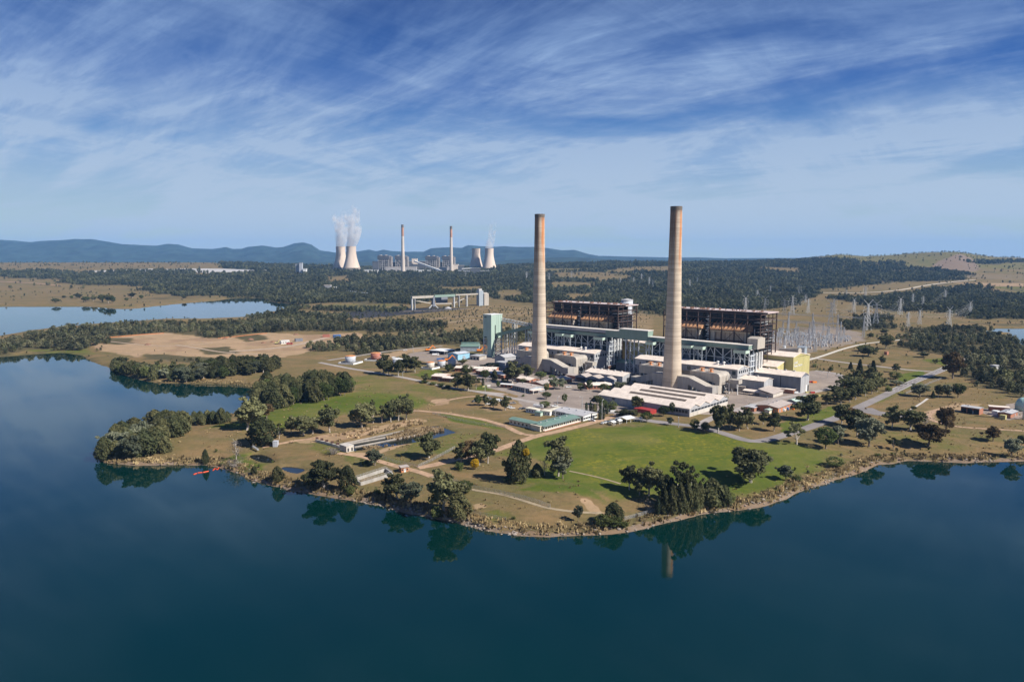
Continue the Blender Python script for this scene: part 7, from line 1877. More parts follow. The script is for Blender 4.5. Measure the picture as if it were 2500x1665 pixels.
def limb(q, pts, r0, r1):
    n = len(pts) - 1
    for i in range(n):
        a, b_ = r0 + (r1 - r0) * i / n, r0 + (r1 - r0) * (i + 1) / n
        a_, b2 = Vector(pts[i]), Vector(pts[i + 1]); d = (b2 - a_).normalized()
        up = Vector((0, 0, 1)) if abs(d.z) < .9 else Vector((1, 0, 0)); x = d.cross(up).normalized(); y = x.cross(d)
        vs = [p + x * (rr * math.cos(k * 1.2566)) + y * (rr * math.sin(k * 1.2566)) for p, rr in ((a_, a), (b2, b_)) for k in range(5)]
        q.add(vs, [(k, (k + 1) % 5, 5 + (k + 1) % 5, 5 + k) for k in range(5)])
def proto(kind, seed):
    """trunk and crown meshes for a tree 10 m high and about 8 m wide"""
    rng = np.random.default_rng(seed); q = MB(); CC, NN = [], []; size, aspect, jit, droop = .42, 1.0, .8, 0
    def addb(c, r, n, shell=.5):
        a, b_ = blob(c, r, n, rng, shell); CC.append(a); NN.append(b_)
    if kind in ('gum', 'gumbrown', 'grey', 'sparse'):
        lean = rng.normal(0, .35, 2); fork = rng.uniform(1.6, 3.0)
        limb(q, [(0, 0, -.6), (lean[0] * .5, lean[1] * .5, fork)], .34, .25)
        nb = 5 if kind == 'sparse' else 7
        for k in range(nb):
            t = 6.283 * (k + rng.uniform(-.3, .3)) / nb; R = rng.uniform(1.7, 3.1); zt = rng.uniform(5.0, 8.6) if k else 8.8
            if k == 0: R = .5
            tip = (R * math.cos(t) + lean[0], R * math.sin(t) + lean[1], zt); md = (tip[0] * .45, tip[1] * .45, fork + (zt - fork) * .5)
            limb(q, [(lean[0] * .5, lean[1] * .5, fork), md, tip], .17, .05)
            s = 1.0 if kind != 'sparse' else .72
            addb(tip, (1.55 * s, 1.55 * s, 1.05 * s), 150, .35)
            for _ in range(3):
                o_ = rng.normal(0, .95, 3) * (1, 1, .75); addb(np.array(tip) + o_ + (0, 0, -.2), (rng.uniform(.7, 1.15) * s,) * 2 + (rng.uniform(.5, .8) * s,), 85, .3)
            if rng.random() < .75 and kind != 'sparse': addb((tip[0] * .95, tip[1] * .95, zt - rng.uniform(1.6, 3.2)), (1.2, 1.2, .95), 95, .35)
        if kind != 'sparse': addb((lean[0], lean[1], 6.0), (2.5, 2.5, 2.3), 420, .45); addb((lean[0], lean[1], 3.6), (2.0, 2.0, 1.3), 120, .4)
        size, jit = .34, .9
    elif kind == 'oak':
        limb(q, [(0, 0, -.6), (0, 0, 6)], .28, .08)
        n = 1500; z = rng.uniform(0, 1, n) ** .85
        sh = (np.sin(np.pi * np.clip(z * .80 + .20, 0, 1)) ** .6) * 2.9
        t = rng.uniform(0, 6.283, n); lob = 1 + .20 * np.sin(t * 3 + seed + z * 5) + .14 * np.sin(t * 5 + z * 9 + seed * 2)
        R = sh * lob * rng.uniform(.55, 1.06, n) ** .6
        CC.append(np.stack([R * np.cos(t), R * np.sin(t), .35 + z * 9.4 + rng.normal(0, .15, n)], -1)); NN.append(np.stack([np.cos(t), np.sin(t), .35 + z * .6], -1))
        for _ in range(9):
            tt = rng.uniform(0, 6.283); rr = rng.uniform(.4, 1.9); addb((rr * math.cos(tt), rr * math.sin(tt), rng.uniform(6.8, 8.9) - rr * .8), (.55, .55, 1.3), 60, .3)
        size, aspect, jit, droop = .27, 1.9, .7, .6
    elif kind in ('round', 'bush'):
        limb(q, [(0, 0, -.6), (0, 0, 4)], .3, .12)
        z0 = 1.4 if kind == 'round' else .2
        addb((0, 0, (10 + z0) / 2), (3.2, 3.2, (10 - z0) / 2 * .86), 600, .72)
        for k in range(16):
            v = rng.normal(0, 1, 3); v /= np.linalg.norm(v); v[2] = v[2] * .8
            addb(v * (3.0, 3.0, (10 - z0) / 2 * .8) + np.array((0, 0, (10 + z0) / 2)), (1.25, 1.25, 1.0), 75, .5)
        size, jit = .30, .75
    elif kind == 'pine':
        limb(q, [(0, 0, -.6), (0, 0, 9)], .26, .05)
        for k in range(15):
            z = 1.0 + k * .6; R = 3.3 * (1 - z / 10.4) ** .8
            for j in range(8):
                t = 6.283 * j / 8 + k * .7 + rng.normal(0, .1); addb((R * .6 * math.cos(t), R * .6 * math.sin(t), z - .1 * R), (R * .42 + .1, R * .42 + .1, .30), 14, .1)
        size, jit = .30, .6
    elif kind == 'cypress':
        limb(q, [(0, 0, -.6), (0, 0, 5)], .2, .08)
        n = 700; z = rng.uniform(0, 1, n); t = rng.uniform(0, 6.283, n); R = 1.6 * np.sin(np.pi * np.clip(z * .9 + .1, 0, 1)) ** .5 * rng.uniform(.7, 1.03, n)
        CC.append(np.stack([R * np.cos(t), R * np.sin(t), .1 + z * 9.8], -1)); NN.append(np.stack([np.cos(t), np.sin(t), z * 0 + .4], -1))
        size, aspect, jit, droop = .27, 1.6, .5, .7
    elif kind in ('dead', 'deadbush'):
        nb = 15
        if kind == 'dead': limb(q, [(0, 0, -.6), (.2, .1, 4), (0, .2, 8)], .3, .06)
        for k in range(nb):
            t = rng.uniform(0, 6.283); z = rng.uniform(1.2, 7) if kind == 'dead' else 0; L = rng.uniform(2, 3.6) * (1 - z * .06)
            a = np.array((0, .1, z)); b_ = a + L * np.array((math.cos(t) * .7, math.sin(t) * .7, rng.uniform(.5, 1.0) if kind == 'dead' else rng.uniform(1, 2.2)))
            limb(q, [a, (a + b_) / 2 + rng.normal(0, .2, 3), b_], .11, .03)
            for _ in range(4):
                f = rng.uniform(.4, 1); p = a + (b_ - a) * f; limb(q, [p, p + rng.normal(0, .8, 3) + (0, 0, .7)], .05, .02)
        pts = rng.normal(0, 1, (190, 3)) * (1.7, 1.7, 1.9) + (0, 0, 5.2); CC.append(pts); NN.append(rng.normal(0, 1, (190, 3))); size, aspect = .16, 3.2
    elif kind == 'low':
        for k in range(9):
            t = rng.uniform(0, 6.283); R = rng.uniform(0, 2.8); addb((R * math.cos(t), R * math.sin(t), rng.uniform(1.5, 5.5)), (1.7, 1.7, rng.uniform(2.0, 3.6)), 85, .45)
        limb(q, [(0, 0, -.4), (0, 0, 3)], .15, .08); size, jit = .42, .8
    C, Nn = np.concatenate(CC), np.concatenate(NN)
    ok = C[:, 2] > .15; C, Nn = C[ok], Nn[ok]
    mk = {'sparse': 'gum', 'cypress': 'pine', 'low': 'bush', 'deadbush': 'dead'}.get(kind, kind)
    return (q.mesh(kind + '_trunk', MT['barkpale'] if kind in ('gum', 'sparse', 'dead', 'deadbush') else MT['bark']),
            quads_mesh(kind + '_crown', cards(C, Nn, size, rng, aspect, jit, droop), LM[mk]))
PROTO = {}
NVAR = dict(gum=6, gumbrown=3, grey=3, sparse=2, oak=6, round=4, bush=4, pine=2, cypress=2, dead=1, deadbush=1, low=4)
def get_proto(kind):
    k = int(RNG.integers(NVAR[kind]))
    if (kind, k) not in PROTO: PROTO[(kind, k)] = proto(kind, 11 + k * 17 + len(kind) * 5)
    return PROTO[(kind, k)]
NAMES = dict(gum='gum_tree', gumbrown='gum_tree', grey='gum_tree', sparse='gum_tree', oak='she_oak', round='round_tree', bush='bush', pine='pine_tree', cypress='cypress', dead='dead_tree', deadbush='dead_bush', low='shrub')
BASEW = dict(gum=7.0, gumbrown=7.0, grey=7.0, sparse=6.4, oak=5.4, round=7.8, bush=7.8, pine=6.0, cypress=3.1, dead=7.0, deadbush=6.0, low=8.5)
def tree_at(x, y, z, h, w, kind, label, group=None, name=None):
    tm, cm = get_proto(kind)
    cat = 'bush' if kind in ('bush', 'low', 'deadbush') and h < 7 else 'tree'
    o = thing(name or NAMES[kind], label, cat, (x, y, z), RNG.uniform(0, 6.283), group)
    sw = w / BASEW[kind]; o.scale = (sw, sw, h / 10)
    inst('trunk', tm, o); inst('crown', cm, o)
    return o
PLACED = []
def tree(c, px, py, hp, wp, kind, label, group=None):
    x, y, z = G(px, py, c); k = y / F_PX / CROP[c][2]
    PLACED.append((x, y)); r = wp * k * .3
    return tree_at(x, y + r, float(hgt(np.array([x]), np.array([y + r]))[0]), hp * k * 1.04, wp * k, kind, label, group)
GT = 'lone trees round the station'
T = [
 # left tip and middle ground (crop c7)
 ('c7', 590, 905, 120, 85, 'oak', 'small lone tree on dry grass right of the shore clump at the left tip'), ('c7', 885, 988, 108, 42, 'oak', 'narrow young tree at the water edge left of the bare dead tree'), ('c7', 1100, 962, 175, 95, 'dead', 'bare dead tree at the shore above the orange booms'),
 ('c7', 1080, 1032, 95, 150, 'deadbush', 'grey twiggy bush below the bare dead tree'), ('c7', 1400, 1112, 110, 80, 'oak', 'small rounded tree on the bank below the shallow pond'), ('c7', 1235, 1058, 60, 42, 'oak', 'tiny tree at the shore right of the orange booms'),
 ('c7', 1160, 752, 220, 200, 'gum', 'broad gum at the head of the left tip, beside the inlet trees'), ('c7', 1250, 700, 170, 130, 'gum', 'gum just behind the broad gum at the head of the left tip'), ('c7', 1320, 662, 110, 90, 'gumbrown', 'bronze gum at the edge of the bright grass by the inlet trees'), ('c7', 1280, 855, 195, 185, 'oak', 'dense dark tree above the small footbridge'),
 ('c7', 1410, 805, 115, 70, 'sparse', 'thin pale gum left of the path to the settling pond'), ('c7', 1495, 765, 125, 90, 'gum', 'leaning gum, left of the three beside the pond bank path'), ('c7', 1580, 785, 150, 150, 'gum', 'middle gum of the three beside the pond bank path'), ('c7', 1650, 770, 125, 100, 'gum', 'right gum of the three beside the pond bank path'), ('c7', 1770, 762, 185, 140, 'gum', 'tall gum at the left end of the settling pond bank'),
 ('c7', 2000, 726, 172, 165, 'gum', 'dense gum at the left end of the row behind the settling pond'), ('c7', 2090, 690, 160, 80, 'sparse', 'thin gum, second in the row behind the settling pond'), ('c7', 2150, 690, 130, 80, 'sparse', 'thin gum, third in the row behind the settling pond'), ('c7', 2215, 686, 145, 110, 'gum', 'gum, fourth in the row behind the settling pond'), ('c7', 2270, 676, 165, 110, 'gum', 'gum, fifth in the row behind the settling pond'), ('c7', 2325, 668, 170, 110, 'gum', 'gum at the right end of the row behind the settling pond'),
 ('c7', 1800, 915, 62, 90, 'deadbush', 'grey bare bush beside the sluice house'), ('c7', 2100, 1002, 112, 120, 'grey', 'grey green rounded tree behind the concrete basin'), ('c7', 2040, 1000, 55, 80, 'low', 'dark shrub at the left foot of the grey green tree by the basin'),
 # near shore (crop c8)
 ('c8', 290, 692, 235, 265, 'gum', 'wide dark gum on the bank left of the concrete basin'), ('c8', 490, 682, 215, 140, 'oak', 'upright tree touching the left corner of the concrete basin'), ('c8', 520, 722, 85, 90, 'bush', 'bright bush at the shore below the basin corner'), ('c8', 730, 702, 75, 85, 'low', 'olive shrub on dry grass right of the concrete basin'),
 ('c8', 910, 755, 205, 190, 'gum', 'round gum on the shore below the brick hut'), ('c8', 1015, 792, 180, 150, 'grey', 'lighter tree leaning right against the round shore gum'), ('c8', 1285, 890, 345, 300, 'gum', 'largest gum of the near shore, with a pinkish open crown'), ('c8', 1415, 925, 225, 170, 'oak', 'dense olive tree at the foot of the largest shore gum'), ('c8', 1450, 705, 120, 160, 'bush', 'rounded green bush behind the largest shore gum'), ('c8', 1240, 905, 120, 150, 'low', 'dark undergrowth bush left below the largest shore gum'),
 ('c8', 1160, 412, 195, 200, 'gum', 'lone gum between settling pond and the branching dirt tracks'), ('c8', 1430, 450, 170, 110, 'gum', 'left gum of the clump with the yellow wattle'), ('c8', 1500, 445, 185, 120, 'gumbrown', 'bronze gum in the middle of the clump with the yellow wattle'), ('c8', 1580, 465, 205, 130, 'gum', 'dark gum in front of the clump with the yellow wattle'), ('c8', 1650, 455, 260, 150, 'gum', 'tallest gum of the clump with the yellow wattle'), ('c8', 1415, 502, 78, 130, 'low', 'grey green bush at the left foot of the wattle clump'),
 ('c8', 1545, 494, 92, 85, 'wattle', 'bright yellow flowering wattle in front of the gum clump'), ('c8', 1905, 605, 345, 180, 'oak', 'tall conical tree with a yellow flowering side'), ('c8', 1825, 595, 190, 110, 'gum', 'shorter dark tree at the left foot of the tall conical tree'), ('c8', 2055, 560, 115, 85, 'oak', 'small tree between the tall conical tree and the big round gum'), ('c8', 2235, 565, 315, 225, 'gum', 'big round gum at the left edge of the green field'), ('c8', 2120, 545, 150, 70, 'dead', 'bare grey tree between the tall conical tree and the big round gum'), ('c8', 2270, 578, 200, 140, 'grey', 'grey leafless looking tree in front of the big round gum'),
 ('c8', 380, 380, 80, 110, 'deadbush', 'bare bush on the bank below the sluice gates'), ('c8', 720, 472, 125, 130, 'grey', 'grey green tree on the track below the settling pond') if False else None,
 # middle right (crop c6)
 ('c6', 1475, 1010, 205, 130, 'gum', 'leftmost gum of the big shore clump below the green field'), ('c6', 1560, 1050, 190, 110, 'gum', 'second gum from the left in the big shore clump'), ('c6', 1640, 1068, 260, 190, 'gum', 'broad gum in the middle of the big shore clump'), ('c6', 1770, 1135, 260, 150, 'gum', 'dark gum behind the column like trees of the shore clump'), ('c6', 1900, 1150, 385, 200, 'sparse', 'tallest open headed gum rising above the big shore clump'), ('c6', 1980, 1150, 360, 130, 'sparse', 'tall open gum at the right top of the big shore clump'),
 ('c6', 1765, 1202, 210, 75, 'oak', 'column like she oak, first of the row on the near shore'), ('c6', 1825, 1206, 250, 80, 'oak', 'column like she oak, second of the row on the near shore'), ('c6', 1890, 1206, 265, 80, 'oak', 'column like she oak, third of the row on the near shore'), ('c6', 1950, 1200, 265, 80, 'oak', 'column like she oak, fourth of the row on the near shore'), ('c6', 2010, 1192, 265, 80, 'oak', 'column like she oak, fifth of the row on the near shore'), ('c6', 2050, 1170, 240, 70, 'oak', 'column like she oak, last of the row on the near shore'),
 ('c6', 1703, 1208, 145, 42, 'cypress', 'small narrow cypress at the left of the she oak row'), ('c6', 2155, 1152, 235, 180, 'oak', 'broad dense she oak right of the she oak row'), ('c6', 2255, 1142, 175, 110, 'oak', 'smaller she oak right of the broad dense one'), ('c6', 2310, 1130, 120, 80, 'bush', 'bush on the rocky bank right of the broad dense she oak'), ('c6', 1345, 1282, 175, 150, 'oak', 'spiky dark tree at the lowest point of the shore'), ('c6', 1250, 1325, 125, 150, 'bush', 'dark bush at the water edge, lowest point of the shore'), ('c6', 1350, 1328, 100, 150, 'bush', 'green bush in front of the spiky shore tree'), ('c6', 1430, 1318, 60, 100, 'low', 'low yellow green shrub right of the spiky shore tree'),
 ('A', 1842, 1188, 84, 100, 'gum', 'spreading gum alone on the lawn near the rocky right bank'), ('c6', 1050, 1262, 135, 68, 'grey', 'small grey green tree alone on the dry shore grass'), ('c6', 1630, 1172, 105, 100, 'deadbush', 'grey bare bush left of the she oak row'), ('c6', 470, 940, 70, 90, 'low', 'low shrub at the foot of the tall conical tree'), ('c6', 730, 900, 50, 100, 'low', 'low shrub between tall conical tree and big round gum'),
 ('c6', 225, 308, 95, 68, 'round', 'first small tree in the dirt car park'), ('c6', 285, 305, 85, 65, 'gum', 'second small tree in the dirt car park'), ('c6', 353, 332, 88, 72, 'gum', 'third small tree in the dirt car park'), ('c6', 448, 348, 115, 88, 'gum', 'fourth small tree in the dirt car park, farthest right'), ('c6', 788, 254, 62, 86, 'round', 'neat round tree at the corner of the tarred car park'), ('c6', 776, 322, 54, 105, 'bush', 'rounded bush beside the white cabins'), ('c6', 938, 287, 85, 50, 'round', 'slim lone tree in the tarred car park'),
 ('c6', 1116, 350, 72, 24, 'cypress', 'dark reddish cypress, first of the cypress row'), ('c6', 1150, 348, 75, 26, 'cypress', 'cypress, second of the cypress row'), ('c6', 1184, 362, 72, 40, 'oak', 'wider dark tree, third of the cypress row'), ('c6', 1228, 422, 105, 30, 'cypress', 'tall cypress in front, left of two by the crew building'), ('c6', 1256, 418, 95, 28, 'cypress', 'tall cypress in front, right of two by the crew building'), ('c6', 1285, 372, 80, 30, 'cypress', 'cypress hidden behind the two tall front ones'), ('c6', 1255, 365, 120, 80, 'round', 'dark dome shaped tree above the two front cypresses'), ('c6', 1205, 300, 75, 85, 'gum', 'gum behind the cypress row near the car park'), ('c6', 1330, 355, 90, 100, 'bush', 'spreading green tree right of the cypress row'), ('c6', 1340, 290, 55, 70, 'gum', 'smaller gum at the left end of the warehouse'),
 ('c6', 1530, 342, 112, 95, 'gum', 'dark gum against the warehouse front, left of the red containers'), ('c6', 1622, 335, 50, 110, 'bush', 'dark hedge bush against the warehouse front'), ('c6', 1757, 398, 96, 100, 'round', 'round tree in front of the warehouse, left of the slim one'), ('c6', 1821, 380, 108, 58, 'round', 'slim dark tree in front of the warehouse'), ('c6', 1618, 444, 88, 105, 'round', 'neat dark round tree behind the shelters'), ('c6', 1430, 404, 60, 110, 'gum', 'low gum above the shelters, left one'), ('c6', 1500, 405, 62, 90, 'gum', 'low gum above the shelters, right one'), ('c6', 1810, 466, 68, 50, 'grey', 'small grey green tree on the road verge'),
 ('c6', 2010, 502, 95, 90, 'bush', 'bushy tree beside the road below the warehouse, left of two'), ('c6', 2100, 518, 85, 90, 'bush', 'bushy tree beside the road below the warehouse, right of two'), ('c6', 2210, 540, 235, 150, 'gum', 'tall gum beside the road below the brick hut'), ('c6', 2310, 500, 190, 110, 'gum', 'gum right behind the tall roadside gum'),
 # plant trees (crop a)
 ('a', 600, 440, 230, 200, 'gum', 'large gum right of the brick office, left one of the pair'), ('a', 760, 465, 260, 200, 'gum', 'large gum right of the brick office, right one of the pair'), ('a', 880, 440, 200, 100, 'sparse', 'thin gum right of the large gum pair'), ('a', 130, 330, 120, 120, 'gum', 'gum at the left corner of the brick office'), ('a', 470, 180, 110, 150, 'gum', 'gum behind the brick office roof'), ('a', 740, 220, 160, 220, 'bush', 'yellow green spreading tree behind the large gum pair'), ('a', 1020, 300, 165, 160, 'round', 'dark dome shaped tree before the canteen'), ('a', 985, 395, 130, 45, 'cypress', 'slim cypress on the lawn by the drive'), ('a', 1160, 300, 150, 90, 'oak', 'dark conical tree before the canteen'), ('a', 1215, 415, 110, 65, 'round', 'small dark tree left of the gate kiosk'),
 ('a', 1420, 360, 300, 270, 'gum', 'biggest gum among the buildings, left below the left chimney'), ('a', 1640, 260, 190, 190, 'gum', 'gum at the left foot of the left chimney'), ('a', 1660, 250, 110, 150, 'bush', 'light green tree at the foot of the left chimney'), ('a', 1860, 290, 120, 190, 'round', 'green tree right in front of the left chimney'), ('a', 2030, 300, 80, 110, 'round', 'small dark tree right of the left chimney foot'), ('a', 2030, 200, 110, 80, 'grey', 'grey tree under the left chimney duct'), ('a', 1610, 350, 80, 150, 'bush', 'bush beside the brick building with an arched end'), ('a', 1320, 350, 90, 120, 'round', 'dark bush below the biggest gum among the buildings'),
 ('a', 1950, 460, 130, 110, 'bush', 'leafy bush at the end of the administration building'), ('a', 2070, 445, 180, 150, 'grey', 'grey green tree in front of the administration wing'), ('a', 2190, 440, 170, 130, 'grey', 'grey green tree right of its twin before the administration wing'), ('a', 1600, 548, 45, 70, 'low', 'low shrub in front of the administration building'), ('a', 1120, 130, 90, 260, 'bush', 'long green shrubbery behind the canteen'), ('a', 960, 120, 70, 160, 'low', 'shrubbery in front of the derelict shed'),
 ('w', 210, 300, 105, 110, 'bush', 'bush at the car park edge before the beige laboratory'), ('w', 335, 310, 160, 100, 'round', 'tall green tree before the beige laboratory'), ('w', 540, 330, 120, 180, 'round', 'broad green tree at the left of the warehouse back corner'), ('w', 730, 300, 110, 190, 'grey', 'grey green tree behind the warehouse left end'), ('w', 980, 250, 90, 110, 'grey', 'dusty tree under the left duct of the tallest chimney'), ('w', 1740, 340, 60, 70, 'round', 'small dark tree under the right duct of the tallest chimney'), ('w', 2200, 425, 55, 95, 'round', 'small dark tree at the right back corner of the warehouse'),
 ('t', 690, 590, 270, 250, 'gum', 'broad gum by the drive, leftmost of the group before the pale roofed tank'), ('t', 800, 600, 200, 150, 'gum', 'gum second of the group before the pale roofed tank'), ('t', 940, 620, 250, 170, 'gum', 'dark gum third of the group before the pale roofed tank'), ('t', 1060, 560, 260, 200, 'gum', 'gum right behind the pale roofed tank'), ('t', 1190, 560, 240, 180, 'gum', 'rightmost gum of the group beside the pale roofed tank'), ('t', 1700, 550, 110, 130, 'round', 'dark tree right of the small grey tanks'), ('t', 1920, 440, 80, 130, 'gum', 'gum behind the sky blue shed end'),
 ('t', 1340, 720, 55, 170, 'low', 'clipped dark hedge bush, left end of the hedge before the brick office'), ('t', 1460, 745, 60, 170, 'low', 'dark hedge bush, second of the hedge before the brick office'), ('t', 1570, 770, 65, 170, 'low', 'dark hedge bush, third of the hedge before the brick office'), ('t', 1680, 795, 65, 160, 'low', 'dark hedge bush, right end of the hedge before the brick office'),
 # right (crop c5 and r)
 ('c5', 1710, 302, 255, 215, 'gumbrown', 'big bronze domed tree at the upper end of the main road'), ('c5', 480, 985, 225, 215, 'round', 'dense dark round tree below the main road'), ('c5', 200, 940, 215, 200, 'sparse', 'open sparse gum left of the dense dark round tree'), ('c5', 590, 930, 180, 130, 'grey', 'grey tree touching the dense dark round tree'), ('c5', 905, 965, 290, 240, 'grey', 'large grey green she oak near the right shore'), ('c5', 780, 870, 270, 180, 'gum', 'dark tree behind the large grey green she oak'), ('c5', 630, 735, 195, 160, 'gum', 'gum beside the main road near the junction'), ('c5', 760, 770, 190, 170, 'gumbrown', 'bronze gum beside the main road at the junction'), ('c5', 1110, 772, 205, 140, 'gum', 'dark gum below the junction, leftmost of four in a row'), ('c5', 1300, 800, 205, 220, 'gum', 'spreading gum below the junction, second of four in a row'), ('c5', 1430, 752, 115, 150, 'dead', 'bare grey tree behind the spreading gum below the junction'), ('c5', 1620, 832, 265, 150, 'gumbrown', 'tall bronze gum on the slope below the brick pump shed'), ('c5', 1475, 962, 225, 245, 'gumbrown', 'bronze gum casting a shadow near the right shore'), ('c5', 2085, 905, 145, 145, 'gumbrown', 'small bronze tree alone at the right'), ('c5', 1120, 972, 112, 115, 'sparse', 'pale young gum near the right shore'), ('c5', 560, 1152, 105, 190, 'bush', 'dark bush on the bank at the right of the green field'), ('c5', 90, 1275, 150, 130, 'grey', 'grey green bush on the rocky bank'), ('c5', 200, 1290, 95, 140, 'low', 'low brownish shrub on the rocky bank'), ('c5', 2260, 1055, 180, 150, 'grey', 'grey bare looking tree near the right edge of the shore'), ('c5', 2345, 950, 110, 90, 'gum', 'tree cut by the right edge of the picture'), ('c5', 975, 1040, 35, 90, 'low', 'dark low shrub at the right shore, left of two'), ('c5', 1110, 1030, 35, 70, 'low', 'dark low shrub at the right shore, right of two'),
 ('c5', 310, 705, 235, 250, 'gum', 'wide gum on the grass left of the main road'), ('c5', 480, 545, 105, 100, 'gum', 'small gum left of the row beside the main road'), ('c5', 620, 545, 160, 140, 'gum', 'gum first of the row left of the main road'), ('c5', 700, 525, 140, 110, 'gum', 'gum second of the row left of the main road'), ('c5', 760, 502, 185, 160, 'gum', 'gum third of the row left of the main road'), ('c5', 850, 465, 155, 120, 'gum', 'gum fourth of the row left of the main road'), ('c5', 910, 440, 145, 110, 'gum', 'gum fifth of the row left of the main road'), ('c5', 965, 425, 190, 150, 'gum', 'gum sixth of the row left of the main road'), ('c5', 560, 470, 110, 120, 'gum', 'gum behind the start of the row left of the main road'), ('c5', 680, 420, 150, 150, 'gum', 'gum behind the middle of the row left of the main road'), ('c5', 780, 400, 170, 150, 'gum', 'dark gum at the back of the row left of the main road'), ('c5', 880, 350, 150, 140, 'gum', 'gum at the far back of the row left of the main road'), ('c5', 1060, 415, 75, 90, 'low', 'dark bush at the upper end of the roadside row'), ('c5', 1150, 360, 45, 110, 'grey', 'whitish flowering bush at the upper end of the roadside row'), ('c5', 1140, 300, 80, 120, 'bush', 'dark bush behind the whitish flowering bush'), ('c5', 1220, 325, 42, 45, 'low', 'small dark bush on the bright grass by the road'),
 ('c5', 700, 205, 72, 58, 'pine', 'small conifer behind the yellow hall, leftmost of three'), ('c5', 790, 285, 175, 100, 'pine', 'tall conifer in the middle of the three behind the roadside row'), ('c5', 920, 300, 180, 110, 'pine', 'tall conifer, rightmost of the three behind the roadside row'), ('c5', 1000, 160, 80, 65, 'gum', 'small gum on the field behind the conifers'), ('c5', 1140, 235, 85, 65, 'gum', 'small tree by the side road on the bright grass'), ('c5', 1380, 472, 125, 150, 'grey', 'grey green bushy tree right of the main road, leftmost of the clump'), ('c5', 1490, 482, 72, 55, 'pine', 'small conifer in the clump right of the main road'), ('c5', 1545, 475, 125, 80, 'gum', 'tree second from the right end of the clump right of the main road'), ('c5', 1640, 478, 125, 110, 'grey', 'grey green tree in the clump right of the main road'), ('c5', 1745, 482, 145, 140, 'round', 'dense dark tree at the right end of the clump right of the main road'), ('c5', 880, 86, 95, 120, 'gum', 'gum on the brown field above the canal'), ('c5', 1400, 90, 50, 90, 'grey', 'grey bush under the dark trees by the brick kiosk'), ('c5', 360, 185, 45, 60, 'low', 'shrub on the rubble slope behind the yellow hall, left one'), ('c5', 515, 220, 70, 60, 'low', 'shrub on the rubble slope behind the yellow hall, right one'),
 ('r', 1300, 860, 60, 80, 'low', 'low growth at the foot of the wide gum left of the main road') if False else None, ('r', 350, 615, 60, 150, 'low', 'dark hedge behind the carport'), ('r', 330, 980, 320, 260, 'gum', 'large dark gum in front of the orange brick workshop'), ('r', 180, 1010, 260, 200, 'gum', 'large gum left of the one before the orange brick workshop'), ('r', 740, 1010, 290, 230, 'gum', 'olive gum right of the large dark gum by the workshop'), ('r', 560, 900, 200, 160, 'gum', 'gum between the large dark gum and the olive one'),
 # open plain behind (crop t, c4)
 ('c4', 1105, 900, 48, 48, 'gum', 'lone tree on the grass bank beside the switchyard'), ('c4', 1215, 860, 40, 65, 'gum', 'small tree above the grass bank beside the switchyard'), ('c4', 1235, 985, 115, 105, 'gum', 'gum behind the pale canal, first of the dark tree belt'), ('c4', 1090, 1045, 85, 100, 'gum', 'gum in front of the pale canal'), ('c4', 1050, 1005, 55, 120, 'bush', 'dark bush beside the pale canal'),
]
T += [('c2', x_, y_, h_, w_, 'gum' if i_ % 2 else 'round', 'tree on the brown far shore of the upper lake') for i_, (x_, y_, h_, w_) in enumerate([(390, 588, 32, 62), (548, 556, 34, 50), (605, 582, 42, 62), (662, 576, 42, 40), (722, 582, 55, 50), (768, 588, 60, 60), (806, 592, 52, 40), (945, 552, 36, 50), (1012, 562, 32, 32), (1318, 562, 26, 30), (905, 577, 26, 28), (455, 556, 20, 26), (510, 560, 26, 28)])]
T = [t for t in T if t]
for t in T:
    k = t[5]
    if k == 'wattle':
        LM['wattle_'] = LM['wattle']
        if ('wattle', 0) not in PROTO: NVAR['wattle'] = 1; NAMES['wattle'] = 'wattle_bush'; BASEW['wattle'] = 7.8; tm, cm = proto('bush', 5); cm = cm.copy(); cm.materials.clear(); cm.materials.append(LM['wattle']); PROTO[('wattle', 0)] = (tm, cm)
    o_ = tree(*t, group='trees on the far shore of the upper lake' if t[6].startswith('tree on the brown') else None)
    if 'yellow flowering side' in t[6]:
        a_ = -o_.rotation_euler.z; bx_, by_ = 1.9 * math.cos(a_) + 1.5 * math.sin(a_), 1.9 * math.sin(a_) - 1.5 * math.cos(a_)
        tm_, cm_ = proto('bush', 5); cm_.materials.clear(); cm_.materials.append(LM['wattle']); inst('blossom', cm_, o_, (bx_, by_, 6.4), 0, (.26, .26, .22))

def clump(poly, c, spacing, hr, kinds, label, group, wf=.62, limit=80, seed=1):
    P = np.array([G(p[0], p[1], c)[:2] for p in poly]); r = np.random.default_rng(seed)
    pts = []
    x0, y0 = P.min(0); x1, y1 = P.max(0)
    for gx_ in np.arange(x0, x1, spacing):
        for gy_ in np.arange(y0, y1, spacing): pts.append((gx_ + r.uniform(-.45, .45) * spacing, gy_ + r.uniform(-.45, .45) * spacing))
    pts = np.array(pts); pts = pts[inside(P, pts[:, 0], pts[:, 1])]
    pts = pts[np.argsort(pts[:, 1])][:limit]
    zz = hgt(pts[:, 0], pts[:, 1])
    for (x, y), z in zip(pts, zz):
        h = r.uniform(*hr); k = kinds[int(r.integers(len(kinds)))]
        tree_at(x, y, max(z, -.3), h, h * wf * r.uniform(.85, 1.2), k, label, group)
        PLACED.append((x, y))
    return len(pts)
nc = clump([(130, 965), (300, 978), (520, 968), (545, 900), (570, 850), (700, 770), (770, 725), (600, 735), (420, 780), (260, 850), (150, 920)], 'c7', 7.4, (8.5, 16.5), ['oak', 'oak', 'oak', 'grey'], 'dense she oak of the clump covering the left tip of the land', 'she oaks on the left tip', wf=.72, limit=60, seed=4)
